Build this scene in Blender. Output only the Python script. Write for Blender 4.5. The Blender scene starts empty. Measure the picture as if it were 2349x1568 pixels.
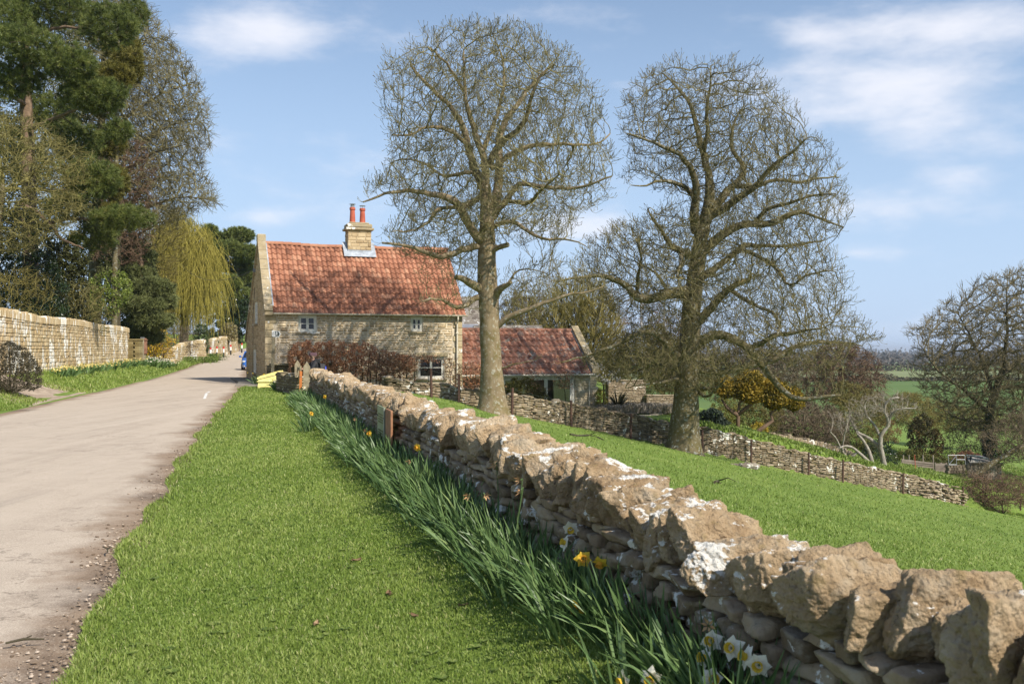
import bpy, math
import numpy as np
from mathutils import Vector, Matrix

# ------------------------------------------------------------------ view
CX, HY, F, EYE = 1174.5, 800.0, 2284.0, 1.65      # photo measured at 2349 x 1568
scene = bpy.context.scene
COL = scene.collection
R = math.radians
UP = np.array([0, 0, 1.0])

def P(x, y, D):
    """world point seen at photo position x, y at a distance D ahead"""
    return np.array([(x - CX) / F * D, D, EYE + (HY - y) / F * D])

# ------------------------------------------------------------------ objects
def rng_(seed):
    return np.random.default_rng(seed)

def link(o, parent=None):
    COL.objects.link(o)
    if parent is not None:
        o.parent = parent
    return o

def tag(o, label=None, cat=None, group=None, kind=None):
    if label: o['label'] = label
    if cat: o['category'] = cat
    if group: o['group'] = group
    if kind: o['kind'] = kind
    return o

def thing(name, label, cat, loc=(0, 0, 0), rz=0.0, group=None):
    o = bpy.data.objects.new(name, None)
    o.empty_display_size = 0.2
    o.location = [float(v) for v in loc]
    o.rotation_euler = (0, 0, rz)
    link(o)
    return tag(o, label, cat, group, 'thing')

class MB:
    def __init__(s):
        s.V, s.F4, s.F3, s.T, s.M4, s.M3, s.n = [], [], [], [], [], [], 0
    def add(s, V, Fc, tint=0.5, mi=0):
        V = np.asarray(V, float).reshape(-1, 3)
        Fc = np.asarray(Fc, int)
        s.V.append(V)
        t = np.asarray(tint, float)
        s.T.append(np.full(len(V), float(t)) if t.ndim == 0 else t)
        if len(Fc):
            if Fc.shape[1] == 4:
                s.F4.append(Fc + s.n); s.M4.append(np.full(len(Fc), mi))
            else:
                s.F3.append(Fc + s.n); s.M3.append(np.full(len(Fc), mi))
        s.n += len(V)
        return s
    def poly(s, pts, tint=0.5, mi=0):
        """fan of a flat polygon"""
        n = len(pts)
        return s.add(pts, [[0, i, i + 1] for i in range(1, n - 1)], tint, mi)
    def box(s, lo, hi, tint=0.5, mi=0, bev=0.0, M=None):
        lo, hi = np.array(lo, float), np.array(hi, float)
        if bev <= 0:
            V = np.array([[lo[0], lo[1], lo[2]], [hi[0], lo[1], lo[2]], [hi[0], hi[1], lo[2]], [lo[0], hi[1], lo[2]],
                          [lo[0], lo[1], hi[2]], [hi[0], lo[1], hi[2]], [hi[0], hi[1], hi[2]], [lo[0], hi[1], hi[2]]])
            Fc = np.array([[0, 3, 2, 1], [4, 5, 6, 7], [0, 1, 5, 4], [1, 2, 6, 5], [2, 3, 7, 6], [3, 0, 4, 7]])
        else:
            V, Fc = BEV_V.copy(), BEV_F
            b = min(bev, *(0.45 * (hi - lo)))
            c, h = (lo + hi) / 2, (hi - lo) / 2
            V = c + np.where(np.abs(V) > 0.75, np.sign(V) * h, np.sign(V) * (h - b))
            # faces are mixed: split below
            if M is not None: V = V @ M[:3, :3].T + M[:3, 3]
            s.add(V, BEV_F, tint, mi)
            s.F3.append(BEV_F3 + s.n - len(V)); s.M3.append(np.full(len(BEV_F3), mi))
            return s
        if M is not None: V = V @ M[:3, :3].T + M[:3, 3]
        return s.add(V, Fc, tint, mi)
    def tube(s, pts, rad, n=8, tint=0.5, mi=0, cap=True):
        pts = np.asarray(pts, float)
        k = len(pts)
        rad = np.full(k, float(rad)) if np.ndim(rad) == 0 else np.asarray(rad, float)
        T = np.gradient(pts, axis=0)
        T /= np.linalg.norm(T, axis=1)[:, None] + 1e-12
        ref = np.array([1.0, 0, 0]) if abs(T[0][0]) < 0.8 else np.array([0, 1.0, 0])
        a = np.linspace(0, 2 * np.pi, n, endpoint=False)
        V = []
        for i in range(k):
            u = ref - T[i] * (ref @ T[i]); u /= np.linalg.norm(u) + 1e-12
            v = np.cross(T[i], u); ref = u
            V.append(pts[i] + rad[i] * (np.cos(a)[:, None] * u + np.sin(a)[:, None] * v))
        V = np.concatenate(V)
        i, j = np.meshgrid(np.arange(k - 1), np.arange(n), indexing='ij')
        j2 = (j + 1) % n
        Fc = np.stack([i * n + j, i * n + j2, (i + 1) * n + j2, (i + 1) * n + j], -1).reshape(-1, 4)
        t = tint if np.ndim(tint) == 0 else np.repeat(tint, n)
        base = s.n
        s.add(V, Fc, t, mi)
        if cap:
            for r0, flip in ((0, True), ((k - 1) * n, False)):
                tri = np.array([[r0, r0 + q, r0 + q + 1] for q in range(1, n - 1)])
                if flip: tri = tri[:, ::-1]
                s.F3.append(tri + base); s.M3.append(np.full(len(tri), mi))
        return s
    def lathe(s, prof, c=(0, 0, 0), n=16, tint=0.5, mi=0):
        """prof: list of (radius, z)"""
        return s.tube([(c[0], c[1], c[2] + z + 1e-6 * i) for i, (r, z) in enumerate(prof)], [max(r, 1e-4) for r, z in prof], n, tint, mi)
    def prism(s, outline, axis, d0, d1, tint=0.5, mi=0):
        """outline: list of 2D points; extruded along axis (0,1,2) from d0 to d1"""
        o = [i for i in range(3) if i != axis]
        n = len(outline)
        V = np.zeros((2 * n, 3))
        for k, d in enumerate((d0, d1)):
            for i, p in enumerate(outline):
                V[k * n + i, o[0]], V[k * n + i, o[1]], V[k * n + i, axis] = p[0], p[1], d
        s.add(V, [[i, (i + 1) % n, n + (i + 1) % n, n + i] for i in range(n)], tint, mi)
        b = s.n - 2 * n
        tris = ear(outline)
        s.F3.append(np.array([t[::-1] for t in tris] + [[n + q for q in t] for t in tris]) + b)
        s.M3.append(np.full(2 * len(tris), mi))
        return s
    def build(s, name, mats, parent=None, smooth=False, loc=None):
        me = bpy.data.meshes.new(name)
        V = np.concatenate(s.V) if s.V else np.zeros((0, 3))
        F4 = np.concatenate(s.F4) if s.F4 else np.zeros((0, 4), int)
        F3 = np.concatenate(s.F3) if s.F3 else np.zeros((0, 3), int)
        me.vertices.add(len(V)); me.vertices.foreach_set('co', V.astype(np.float32).ravel())
        nl = F4.size + F3.size
        me.loops.add(nl); me.polygons.add(len(F4) + len(F3))
        me.loops.foreach_set('vertex_index', np.concatenate([F4.ravel(), F3.ravel()]).astype(np.int32))
        st = np.concatenate([np.arange(len(F4)) * 4, F4.size + np.arange(len(F3)) * 3]).astype(np.int32)
        me.polygons.foreach_set('loop_start', st)
        mi = np.concatenate(s.M4 + s.M3) if (s.M4 or s.M3) else np.zeros(0)
        if mi.any(): me.polygons.foreach_set('material_index', mi.astype(np.int32))
        at = me.attributes.new('tint', 'FLOAT', 'POINT')
        at.data.foreach_set('value', np.concatenate(s.T).astype(np.float32) if s.T else [])
        for m in (mats if isinstance(mats, (list, tuple)) else [mats]):
            me.materials.append(m)
        me.update(calc_edges=True)
        me.validate()
        if not smooth: me.shade_flat()
        o = bpy.data.objects.new(name, me)
        if loc is not None: o.location = [float(v) for v in loc]
        return link(o, parent)

def ear(o):
    """triangles of a simple polygon"""
    pts = [tuple(p) for p in o]
    idx = list(range(len(pts)))
    ar = sum(pts[i][0] * pts[(i + 1) % len(pts)][1] - pts[(i + 1) % len(pts)][0] * pts[i][1] for i in range(len(pts)))
    if ar < 0: idx.reverse()
    out = []
    cr = lambda a, b, c: (b[0] - a[0]) * (c[1] - a[1]) - (b[1] - a[1]) * (c[0] - a[0])
    g = 0
    while len(idx) > 3 and g < 5000:
        g += 1
        done = False
        for k in range(len(idx)):
            a, b, c = idx[k - 1], idx[k], idx[(k + 1) % len(idx)]
            if cr(pts[a], pts[b], pts[c]) <= 1e-12: continue
            if any(q not in (a, b, c) and cr(pts[a], pts[b], pts[q]) >= 0 and cr(pts[b], pts[c], pts[q]) >= 0 and cr(pts[c], pts[a], pts[q]) >= 0 for q in idx): continue
            out.append([a, b, c]); idx.pop(k); done = True
            break
        if not done: idx.pop(0)
    if len(idx) == 3: out.append(idx)
    return out

def _bev():
    V, key = [], {}
    for ax in range(3):
        for sg in (-1, 1):
            for u in (-1, 1):
                for v in (-1, 1):
                    p = [0, 0, 0]; o = [i for i in range(3) if i != ax]
                    p[ax] = sg; p[o[0]] = u * 0.5; p[o[1]] = v * 0.5
                    key[(ax, tuple(np.sign(p).astype(int)))] = len(V); V.append(p)
    V = np.array(V, float)
    F4, F3 = [], []
    def orient(f):
        c = V[f].mean(0); nrm = np.cross(V[f[1]] - V[f[0]], V[f[2]] - V[f[0]])
        return f if nrm @ c > 0 else f[::-1]
    for ax in range(3):
        o = [i for i in range(3) if i != ax]
        for sg in (-1, 1):
            f = []
            for u, v in ((-1, -1), (1, -1), (1, 1), (-1, 1)):
                p = [0, 0, 0]; p[ax] = sg; p[o[0]] = u; p[o[1]] = v
                f.append(key[(ax, tuple(p))])
            F4.append(orient(f))
        for u in (-1, 1):
            for v in (-1, 1):      # edge along ax
                f = []
                for w, a2 in ((-1, o[0]), (1, o[0]), (1, o[1]), (-1, o[1])):
                    p = [0, 0, 0]; p[ax] = w; p[o[0]] = u; p[o[1]] = v
                    f.append(key[(a2, tuple(p))])
                F4.append(orient(f))
    for a in (-1, 1):
        for b in (-1, 1):
            for c in (-1, 1):
                F3.append(orient([key[(0, (a, b, c))], key[(1, (a, b, c))], key[(2, (a, b, c))]]))
    return V, np.array(F4), np.array(F3)
BEV_V, BEV_F, BEV_F3 = _bev()

# ------------------------------------------------------------------ materials
def _nodes(name):
    m = bpy.data.materials.new(name); m.use_nodes = True
    nt = m.node_tree
    nt.nodes.clear()
    return m, nt

class NT:
    """tiny node helper"""
    def __init__(s, nt): s.nt = nt
    def n(s, typ, **kw):
        nd = s.nt.nodes.new(typ)
        for k, v in kw.items():
            if k.startswith('i_'): nd.inputs[k[2:].replace('_', ' ')].default_value = v
            else: setattr(nd, k, v)
        return nd
    def l(s, a, b): s.nt.links.new(a, b)
    def math(s, op, a, b=None, clamp=False):
        nd = s.nt.nodes.new('ShaderNodeMath'); nd.operation = op; nd.use_clamp = clamp
        for i, x in enumerate((a, b)):
            if x is None: continue
            if isinstance(x, (int, float)): nd.inputs[i].default_value = x
            else: s.l(x, nd.inputs[i])
        return nd.outputs[0]
    def noise(s, co, scale, detail=4, rough=0.6, out='Fac'):
        nd = s.n('ShaderNodeTexNoise'); nd.inputs['Scale'].default_value = scale
        nd.inputs['Detail'].default_value = detail; nd.inputs['Roughness'].default_value = rough
        if co is not None: s.l(co, nd.inputs['Vector'])
        return nd.outputs[out]
    def ramp(s, fac, stops, interp='LINEAR'):
        nd = s.n('ShaderNodeValToRGB'); cr = nd.color_ramp; cr.interpolation = interp
        while len(cr.elements) < len(stops): cr.elements.new(0.5)
        for e, (p, c) in zip(cr.elements, stops):
            e.position = p; e.color = (*c, 1) if len(c) == 3 else c
        s.l(fac, nd.inputs['Fac'])
        return nd.outputs['Color']
    def step(s, fac, a, b):
        nd = s.n('ShaderNodeMapRange', interpolation_type='SMOOTHSTEP')
        nd.inputs['From Min'].default_value = a; nd.inputs['From Max'].default_value = b
        s.l(fac, nd.inputs['Value'])
        return nd.outputs[0]
    def mix(s, f, a, b, blend='MIX'):
        nd = s.n('ShaderNodeMix', data_type='RGBA', blend_type=blend)
        for i, x in ((0, f), (6, a), (7, b)):
            if isinstance(x, (int, float)): nd.inputs[i].default_value = x
            elif isinstance(x, tuple): nd.inputs[i].default_value = (*x, 1)
            else: s.l(x, nd.inputs[i])
        return nd.outputs[2]
    def attr(s, name='tint'):
        return s.n('ShaderNodeAttribute', attribute_name=name).outputs['Fac']
    def finish(s, color, rough=0.85, bump=None, bstr=0.3, bdist=0.02, spec=0.3, trans=0.0, metal=0.0, coat=0.0):
        bs = s.n('ShaderNodeBsdfPrincipled')
        if isinstance(color, tuple): bs.inputs['Base Color'].default_value = (*color, 1)
        else: s.l(color, bs.inputs['Base Color'])
        if isinstance(rough, (int, float)): bs.inputs['Roughness'].default_value = rough
        else: s.l(rough, bs.inputs['Roughness'])
        bs.inputs['Specular IOR Level'].default_value = spec
        bs.inputs['Metallic'].default_value = metal
        bs.inputs['Coat Weight'].default_value = coat
        if bump is not None:
            b = s.n('ShaderNodeBump'); b.inputs['Strength'].default_value = bstr; b.inputs['Distance'].default_value = bdist
            s.l(bump, b.inputs['Height']); s.l(b.outputs[0], bs.inputs['Normal'])
        out = s.n('ShaderNodeOutputMaterial')
        if trans > 0:
            tr = s.n('ShaderNodeBsdfTranslucent')
            if isinstance(color, tuple): tr.inputs['Color'].default_value = (*color, 1)
            else: s.l(color, tr.inputs['Color'])
            mx = s.n('ShaderNodeMixShader'); mx.inputs[0].default_value = trans
            s.l(bs.outputs[0], mx.inputs[1]); s.l(tr.outputs[0], mx.inputs[2]); s.l(mx.outputs[0], out.inputs[0])
        else:
            s.l(bs.outputs[0], out.inputs[0])

def mat(name, stops, scale=3.0, tint_w=0.6, rough=0.85, bscale=None, bstr=0.3, bdist=0.02, spec=0.25, trans=0.0, detail=4, coat=0.0, metal=0.0):
    """colour ramp driven by the per-vertex tint and object-space noise"""
    m, nt = _nodes(name); N = NT(nt)
    co = N.n('ShaderNodeTexCoord').outputs['Object']
    if len(stops) == 1:
        col = stops[0][1]
    else:
        nz = N.noise(co, scale, detail)
        nz = N.math('MULTIPLY', N.math('SUBTRACT', nz, 0.5), 1.8)
        f = N.math('ADD', N.math('MULTIPLY', N.attr(), tint_w), N.math('MULTIPLY', N.math('ADD', nz, 0.5), 1 - tint_w), True)
        col = N.ramp(f, stops)
    bump = N.noise(co, bscale, 5) if bscale else None
    N.finish(col, rough, bump, bstr, bdist, spec, trans, metal, coat)
    return m

def plain(name, c, rough=0.6, spec=0.4, metal=0.0, coat=0.0):
    """a painted or plain surface with slight wear"""
    a = tuple(x * 0.86 for x in c); b = tuple(min(1, x * 1.08) for x in c)
    return mat(name, [(0.2, a), (0.8, b)], 5.0, 0.0, rough, None, spec=spec, metal=metal, coat=coat)

def stone_mat(name, stops, tint_w=0.55, scale=2.0, lichen=0.0, lich_scale=3.0, top=False, dark=0.25, dark_col=(0.06, 0.05, 0.035), bstr=0.5, bdist=0.02, bscale=18, streak=0.0, lich_col=(0.8, 0.78, 0.72), moss=0.0):
    m, nt = _nodes(name); N = NT(nt)
    co = N.n('ShaderNodeTexCoord').outputs['Object']
    nz = N.math('ADD', N.math('MULTIPLY', N.math('SUBTRACT', N.noise(co, scale, 6, 0.65), 0.5), 1.9), 0.5)
    f = N.math('ADD', N.math('MULTIPLY', N.attr(), tint_w), N.math('MULTIPLY', nz, 1 - tint_w), True)
    col = N.ramp(f, stops)
    if dark > 0:
        dk = N.step(N.noise(co, scale * 4.3, 5, 0.7), 0.56, 0.72)
        col = N.mix(N.math('MULTIPLY', dk, dark * 2, True), col, dark_col)
    if moss > 0:
        mo = N.step(N.noise(co, scale * 1.7 + 0.3, 4, 0.6), 0.58, 0.68)
        col = N.mix(N.math('MULTIPLY', mo, moss, True), col, (0.14, 0.12, 0.02))
    if lichen > 0:
        v = co
        if streak:
            mp = N.n('ShaderNodeMapping'); mp.inputs['Scale'].default_value = (1, 1, streak)
            N.l(co, mp.inputs['Vector']); v = mp.outputs[0]
        l1 = N.noise(v, lich_scale, 5, 0.62)
        l2 = N.noise(co, lich_scale * 0.22, 2, 0.5)
        lf = N.math('ADD', l1, N.math('MULTIPLY', N.math('SUBTRACT', l2, 0.5), 0.75))
        lf = N.math('ADD', lf, N.math('MULTIPLY', N.math('SUBTRACT', N.noise(co, lich_scale * 6, 3, 0.6), 0.5), 0.16))
        if top:
            g = N.n('ShaderNodeNewGeometry'); sx = N.n('ShaderNodeSeparateXYZ'); N.l(g.outputs['Normal'], sx.inputs[0])
            lf = N.math('ADD', lf, N.math('MULTIPLY', N.math('SUBTRACT', sx.outputs[2], 0.55), 0.16))
        gl = N.step(N.noise(co, lich_scale * 0.55 + 0.7, 6, 0.7), 0.50, 0.66)
        col = N.mix(N.math('MULTIPLY', gl, 0.42), col, (0.40, 0.37, 0.30))
        lm = N.step(lf, 0.66 - lichen * 0.16, 0.71 - lichen * 0.16)
        col = N.mix(N.math('MULTIPLY', lm, 0.9), col, lich_col)
    bump = N.math('ADD', N.noise(co, bscale, 6, 0.7), N.math('MULTIPLY', N.noise(co, bscale * 0.25, 3), 1.5))
    N.finish(col, 0.92, bump, bstr, bdist, 0.15)
    return m
# ------------------------------------------------------------------ terrain
RY = np.array([-60, -10, 0, 4.9, 7.5, 11.4, 20.4, 36, 44, 56, 70, 90, 110, 130, 170, 260])
RX = np.array([14.5, 1.7, -0.9, -2.2, -2.95, -4.0, -6.3, -9.95, -11.85, -14.9, -18.6, -23.9, -28.6, -32.6, -39, -48])
_fy = np.linspace(-60, 260, 1281); _fx = np.interp(_fy, RY, RX)
_k = np.ones(41) / 41; _fx = np.convolve(np.pad(_fx, 20, mode='edge'), _k, 'valid')
_fx = np.where(_fy < -50, np.interp(_fy, RY, RX), _fx)
def road_x(Y): return np.interp(Y, _fy, _fx)
def road_w(Y): return np.interp(Y, [0, 30, 60, 100, 140], [5.6, 5.5, 5.2, 4.6, 4.2])
def road_z(Y): return np.interp(Y, [-60, 60, 80, 100, 125, 160, 220], [0, 0, 0.06, 0.34, 0.98, 2.1, 4.2])

WALL_PX = [(880, 868, 40.5), (1033, 888, 41.5), (1174, 907, 43), (1310, 928, 44.8), (1446, 952, 46.3), (1540, 972, 47.3), (1640, 988, 48.4),
           (1723, 1008, 49.6), (1855, 1043, 51), (1930, 1060, 52), (2071, 1088, 56), (2211, 1122, 60)]
WP = np.array([P(*a) for a in WALL_PX])          # crest of the low field wall
def fence_y(X):
    return np.interp(X, np.concatenate([[-9, -7], WP[:, 0], [32, 60]]), np.concatenate([[39, 39.5], WP[:, 1], [65, 90]]))
def sstep(x, a, b):
    t = np.clip((x - a) / (b - a), 0, 1); return t * t * (3 - 2 * t)
def crest_x(Y): return 2.31 - 0.272 * Y            # the verge wall's centre line

def H(X, Y, noise=True):
    X, Y = np.asarray(X, float), np.asarray(Y, float)
    plane = 0.29 - 0.22 * X - 0.035 * Y
    d = X - crest_x(np.clip(Y, -30, 60))
    field = -np.logaddexp(0, -6 * plane - 0.3) / 6 + 0.05
    field = np.where(plane < -0.9, plane + 0.0, field)
    field = np.where((plane >= -0.9) & (plane < -0.6), plane + (field - plane) * sstep(plane, -0.9, -0.6), field)
    field = np.maximum(field, -13.5)
    field = field - 0.3 * np.exp(-((X + 7.2) ** 2 + (Y - 36) ** 2) / 6)
    garden = np.interp(X, [-15, -12, -8, -2, 3, 8, 14, 20, 30, 45, 80, 200], [0, 0, -0.35, -1.0, -1.65, -1.75, -3.1, -4.8, -7.0, -9.6, -13, -15])
    wg = sstep(Y - fence_y(X), 0.15, 0.9)
    z = field + (garden - field) * wg
    z = np.where(d < 0.3, z * sstep(d, -0.6, 0.3), z)
    z = z + 0.13 * sstep(d, -1.15, -0.5) * (1 - sstep(d, -0.1, 0.4)) * (1 - sstep(Y, 29, 31)) * sstep(Y, -2, 0)
    # bank to the road's far side and the rise of the lane
    u = X - road_x(Y); w = road_w(Y)
    bank = 0.72 * sstep(-u - w, 0.4, 3.6)
    rz = road_z(Y)
    side = sstep(-u, -6, 2)
    lane = rz + np.where(u < -w, bank, 0.0)
    z = np.where(u < 0, lane, z + rz * sstep(-u, -25, -2))
    # far valley
    far = np.where(X > -60, -14 - 0.0047 * np.clip(Y - 300, 0, 1e9), 0)
    wf = sstep(Y, 110, 300) * sstep(X, -60, 0)
    z = z * (1 - wf) + far * wf
    farl = -0.0047 * np.clip(Y - 400, 0, 1e9)
    z = np.where(X <= 0, z + farl * (1 - wf) * sstep(Y, 300, 600), z)
    if noise:
        z = z + 0.018 * np.sin(X * 1.3 + 0.7 * Y) * np.sin(Y * 1.1 - 0.4 * X) * np.where((u > 0.2) | (u < -w - 0.3), 1, 0)
    return z

def ground(x, y, D0=3.0, D1=400.0):
    """first terrain point along the photo ray x, y"""
    Ds = np.linspace(D0, D1, 8000)
    X, Z = (x - CX) / F * Ds, EYE + (HY - y) / F * Ds
    hit = np.nonzero(Z <= H(X, Ds))[0]
    i = hit[0] if len(hit) else len(Ds) - 1
    return np.array([X[i], Ds[i], float(H(X[i], Ds[i]))])
def gz(X, Y): return float(H(X, Y))

# ------------------------------------------------------------------ world, sun, camera
SUN = np.array([0.715, -0.70, 0.0]); SUN /= np.linalg.norm(SUN)
ELEV = R(42.5)
SUN = np.array([SUN[0] * math.cos(ELEV), SUN[1] * math.cos(ELEV), math.sin(ELEV)])

def make_world():
    w = bpy.data.worlds.new("World"); scene.world = w; w.use_nodes = True
    nt = w.node_tree; nt.nodes.clear(); N = NT(nt)
    sky = N.n('ShaderNodeTexSky', sky_type='NISHITA')
    sky.sun_disc = False; sky.sun_elevation = ELEV
    sky.sun_rotation = math.atan2(SUN[0], SUN[1])
    sky.altitude = 100; sky.air_density = 1.0; sky.dust_density = 0.6; sky.ozone_density = 1.6
    co = N.n('ShaderNodeTexCoord').outputs['Generated']
    sp = N.n('ShaderNodeSeparateXYZ'); N.l(co, sp.inputs[0])
    dx, dy, dz = sp.outputs
    dyp = N.math('MAXIMUM', N.math('ABSOLUTE', dy), 0.05)
    gx, gzz = N.math('DIVIDE', dx, dyp), N.math('DIVIDE', dz, dyp)
    mp = N.n('ShaderNodeMapping'); mp.inputs['Scale'].default_value = (3.4, 3.4, 9.5)
    N.l(co, mp.inputs['Vector'])
    nz = N.noise(mp.outputs[0], 1.7, 8, 0.6)
    # cloud banks: bearing, height (tangents), half sizes, weight
    total = None
    for (x, y, sx, sy, wt) in [(500, 60, 200, 80, .48), (620, 85, 110, 45, .22), (1330, 45, 150, 45, .20), (1270, 5, 170, 35, .18), (2230, 60, 300, 50, .52), (1840, 85, 75, 32, .30),
                               (2080, 185, 380, 60, .52), (2080, 262, 330, 50, .46), (2240, 325, 200, 50, .40), (2180, 410, 130, 45, .40), (1990, 582, 95, 20, .42), (2280, 480, 200, 50, .26), (1700, 190, 160, 40, .22), (2000, 480, 140, 30, .18),
                               (600, 495, 75, 22, .34), (1360, 520, 110, 34, .44), (1230, 540, 130, 34, .22), (1440, 200, 60, 22, .18), (-300, 300, 300, 90, .35), (2900, 250, 300, 100, .35), (1700, 40, 120, 25, .14)]:
        a = N.math('DIVIDE', N.math('SUBTRACT', gx, (x - CX) / F), sx / F)
        b = N.math('DIVIDE', N.math('SUBTRACT', gzz, (HY - y) / F), sy / F)
        g = N.math('EXPONENT', N.math('MULTIPLY', N.math('ADD', N.math('MULTIPLY', a, a), N.math('MULTIPLY', b, b)), -1.0))
        g = N.math('MULTIPLY', g, wt)
        total = g if total is None else N.math('ADD', total, g)
    cl = N.step(N.math('ADD', N.math('MULTIPLY', N.math('SUBTRACT', nz, 0.5), 1.55), total), 0.03, 0.72)
    cl = N.math('MULTIPLY', cl, N.step(dz, -0.02, 0.05))
    # thin milky air low in the sky
    low = N.math('SUBTRACT', 1.0, N.step(dz, -0.02, 0.42))
    base = N.mix(N.math('ADD', N.math('MULTIPLY', low, 0.72), 0.16), sky.outputs[0], (3.9, 5.2, 7.3))
    col = N.mix(N.math('MULTIPLY', cl, 0.82), base, (7.3, 7.35, 7.9))
    bg = N.n('ShaderNodeBackground'); bg.inputs['Strength'].default_value = SKY_STRENGTH
    N.l(col, bg.inputs['Color'])
    out = N.n('ShaderNodeOutputWorld'); N.l(bg.outputs[0], out.inputs[0])

SKY_STRENGTH = 0.1
make_world()
sd = bpy.data.lights.new('sun', 'SUN'); sd.energy = 4.8; sd.angle = R(0.53); sd.color = (1.0, 0.93, 0.82)
so = bpy.data.objects.new('sun', sd); so.rotation_euler = Vector([-float(v) for v in SUN]).to_track_quat('-Z', 'Y').to_euler(); so.location = (20, -20, 30); link(so)
cam = bpy.data.cameras.new('camera'); cam.sensor_width = 36; cam.lens = 36 * F / 2349; cam.shift_y = (HY - 784) / 2349
cam.clip_start = 0.1; cam.clip_end = 60000
cam.dof.use_dof = True; cam.dof.focus_distance = 20; cam.dof.aperture_fstop = 7.1
co_ = bpy.data.objects.new('camera', cam); co_.location = (0, 0, EYE); co_.rotation_euler = (R(90), 0, 0); link(co_)
scene.camera = co_
vs = scene.view_settings; vs.view_transform = 'Standard'; vs.look = 'None'; vs.gamma = 1; vs.exposure = 0.45
try: vs.use_curve_mapping = False
except Exception: pass
scene.cycles.max_bounces = 6; scene.cycles.diffuse_bounces = 3; scene.cycles.glossy_bounces = 2; scene.cycles.transparent_max_bounces = 8; scene.cycles.transmission_bounces = 4
scene.cycles.use_denoising = True

# ------------------------------------------------------------------ ground, lane
def grid_faces(nr, nc):
    i, j = np.meshgrid(np.arange(nr - 1), np.arange(nc - 1), indexing='ij')
    return np.stack([i * nc + j, i * nc + j + 1, (i + 1) * nc + j + 1, (i + 1) * nc + j], -1).reshape(-1, 4)

def make_ground():
    def geo(a, b, r=1.22):
        out = [a]; st = 1.2
        while out[-1] < b: out.append(out[-1] + st); st *= r
        return out
    # columns measured from the lane's near edge
    uc = np.concatenate([-np.array(geo(26, 26000))[::-1], np.arange(-25, -8, 1.0), np.arange(-8, -6, .4), [-5.75, -5.62, -5.5, -5.3, -4, -2.5, -1, -0.3, -0.02, 0.12, 0.22, 0.4, 0.6], np.arange(0.8, 4.8, 0.14), np.arange(4.9, 48, 0.45), geo(48.6, 26000)])
    yc = np.concatenate([-np.array(geo(12, 500))[::-1], np.arange(-11, 2, 1.0), np.arange(2, 60, 0.5), np.arange(60, 130, 1.5), geo(131, 30000, 1.12)])
    U, Y = np.meshgrid(uc, yc)
    X = U + road_x(Y)
    Z = H(X, Y)
    w = road_w(Y)
    s = np.where((U < 0.0) & (U > -w + 0.12), -0.11, 0.0)
    s = np.where(U > 0.1, 0.03, s); s = np.where(U <= -w + 0.0, 0.03, s)
    s = s * np.where(Y > 240, 0, 1)
    rj = rng_(5).normal(0, 0.02, U.shape) * (np.abs(U - .12) < 0.02)
    X = X + rj
    Z = Z + s
    V = np.stack([X, Y, Z], -1).reshape(-1, 3)
    mb = MB(); mb.add(V, grid_faces(*U.shape), 0.5)
    m, nt = _nodes('turf'); N = NT(nt)
    co = N.n('ShaderNodeNewGeometry').outputs['Position']
    a = N.noise(co, 0.35, 5, 0.6); b = N.noise(co, 6.0, 5, 0.7); c = N.noise(co, 60, 3, 0.7)
    f = N.math('ADD', N.math('MULTIPLY', a, 0.4), N.math('ADD', N.math('MULTIPLY', b, 0.35), N.math('MULTIPLY', c, 0.25)))
    col = N.ramp(f, [(0.32, (0.075, 0.125, 0.02)), (0.5, (0.14, 0.21, 0.036)), (0.66, (0.22, 0.275, 0.07))])
    bump = N.math('ADD', b, N.math('MULTIPLY', c, 0.6))
    N.finish(col, 0.9, bump, 0.6, 0.06, 0.2)
    o = mb.build('ground', m, smooth=True)
    tag(o, kind='structure')

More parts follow.
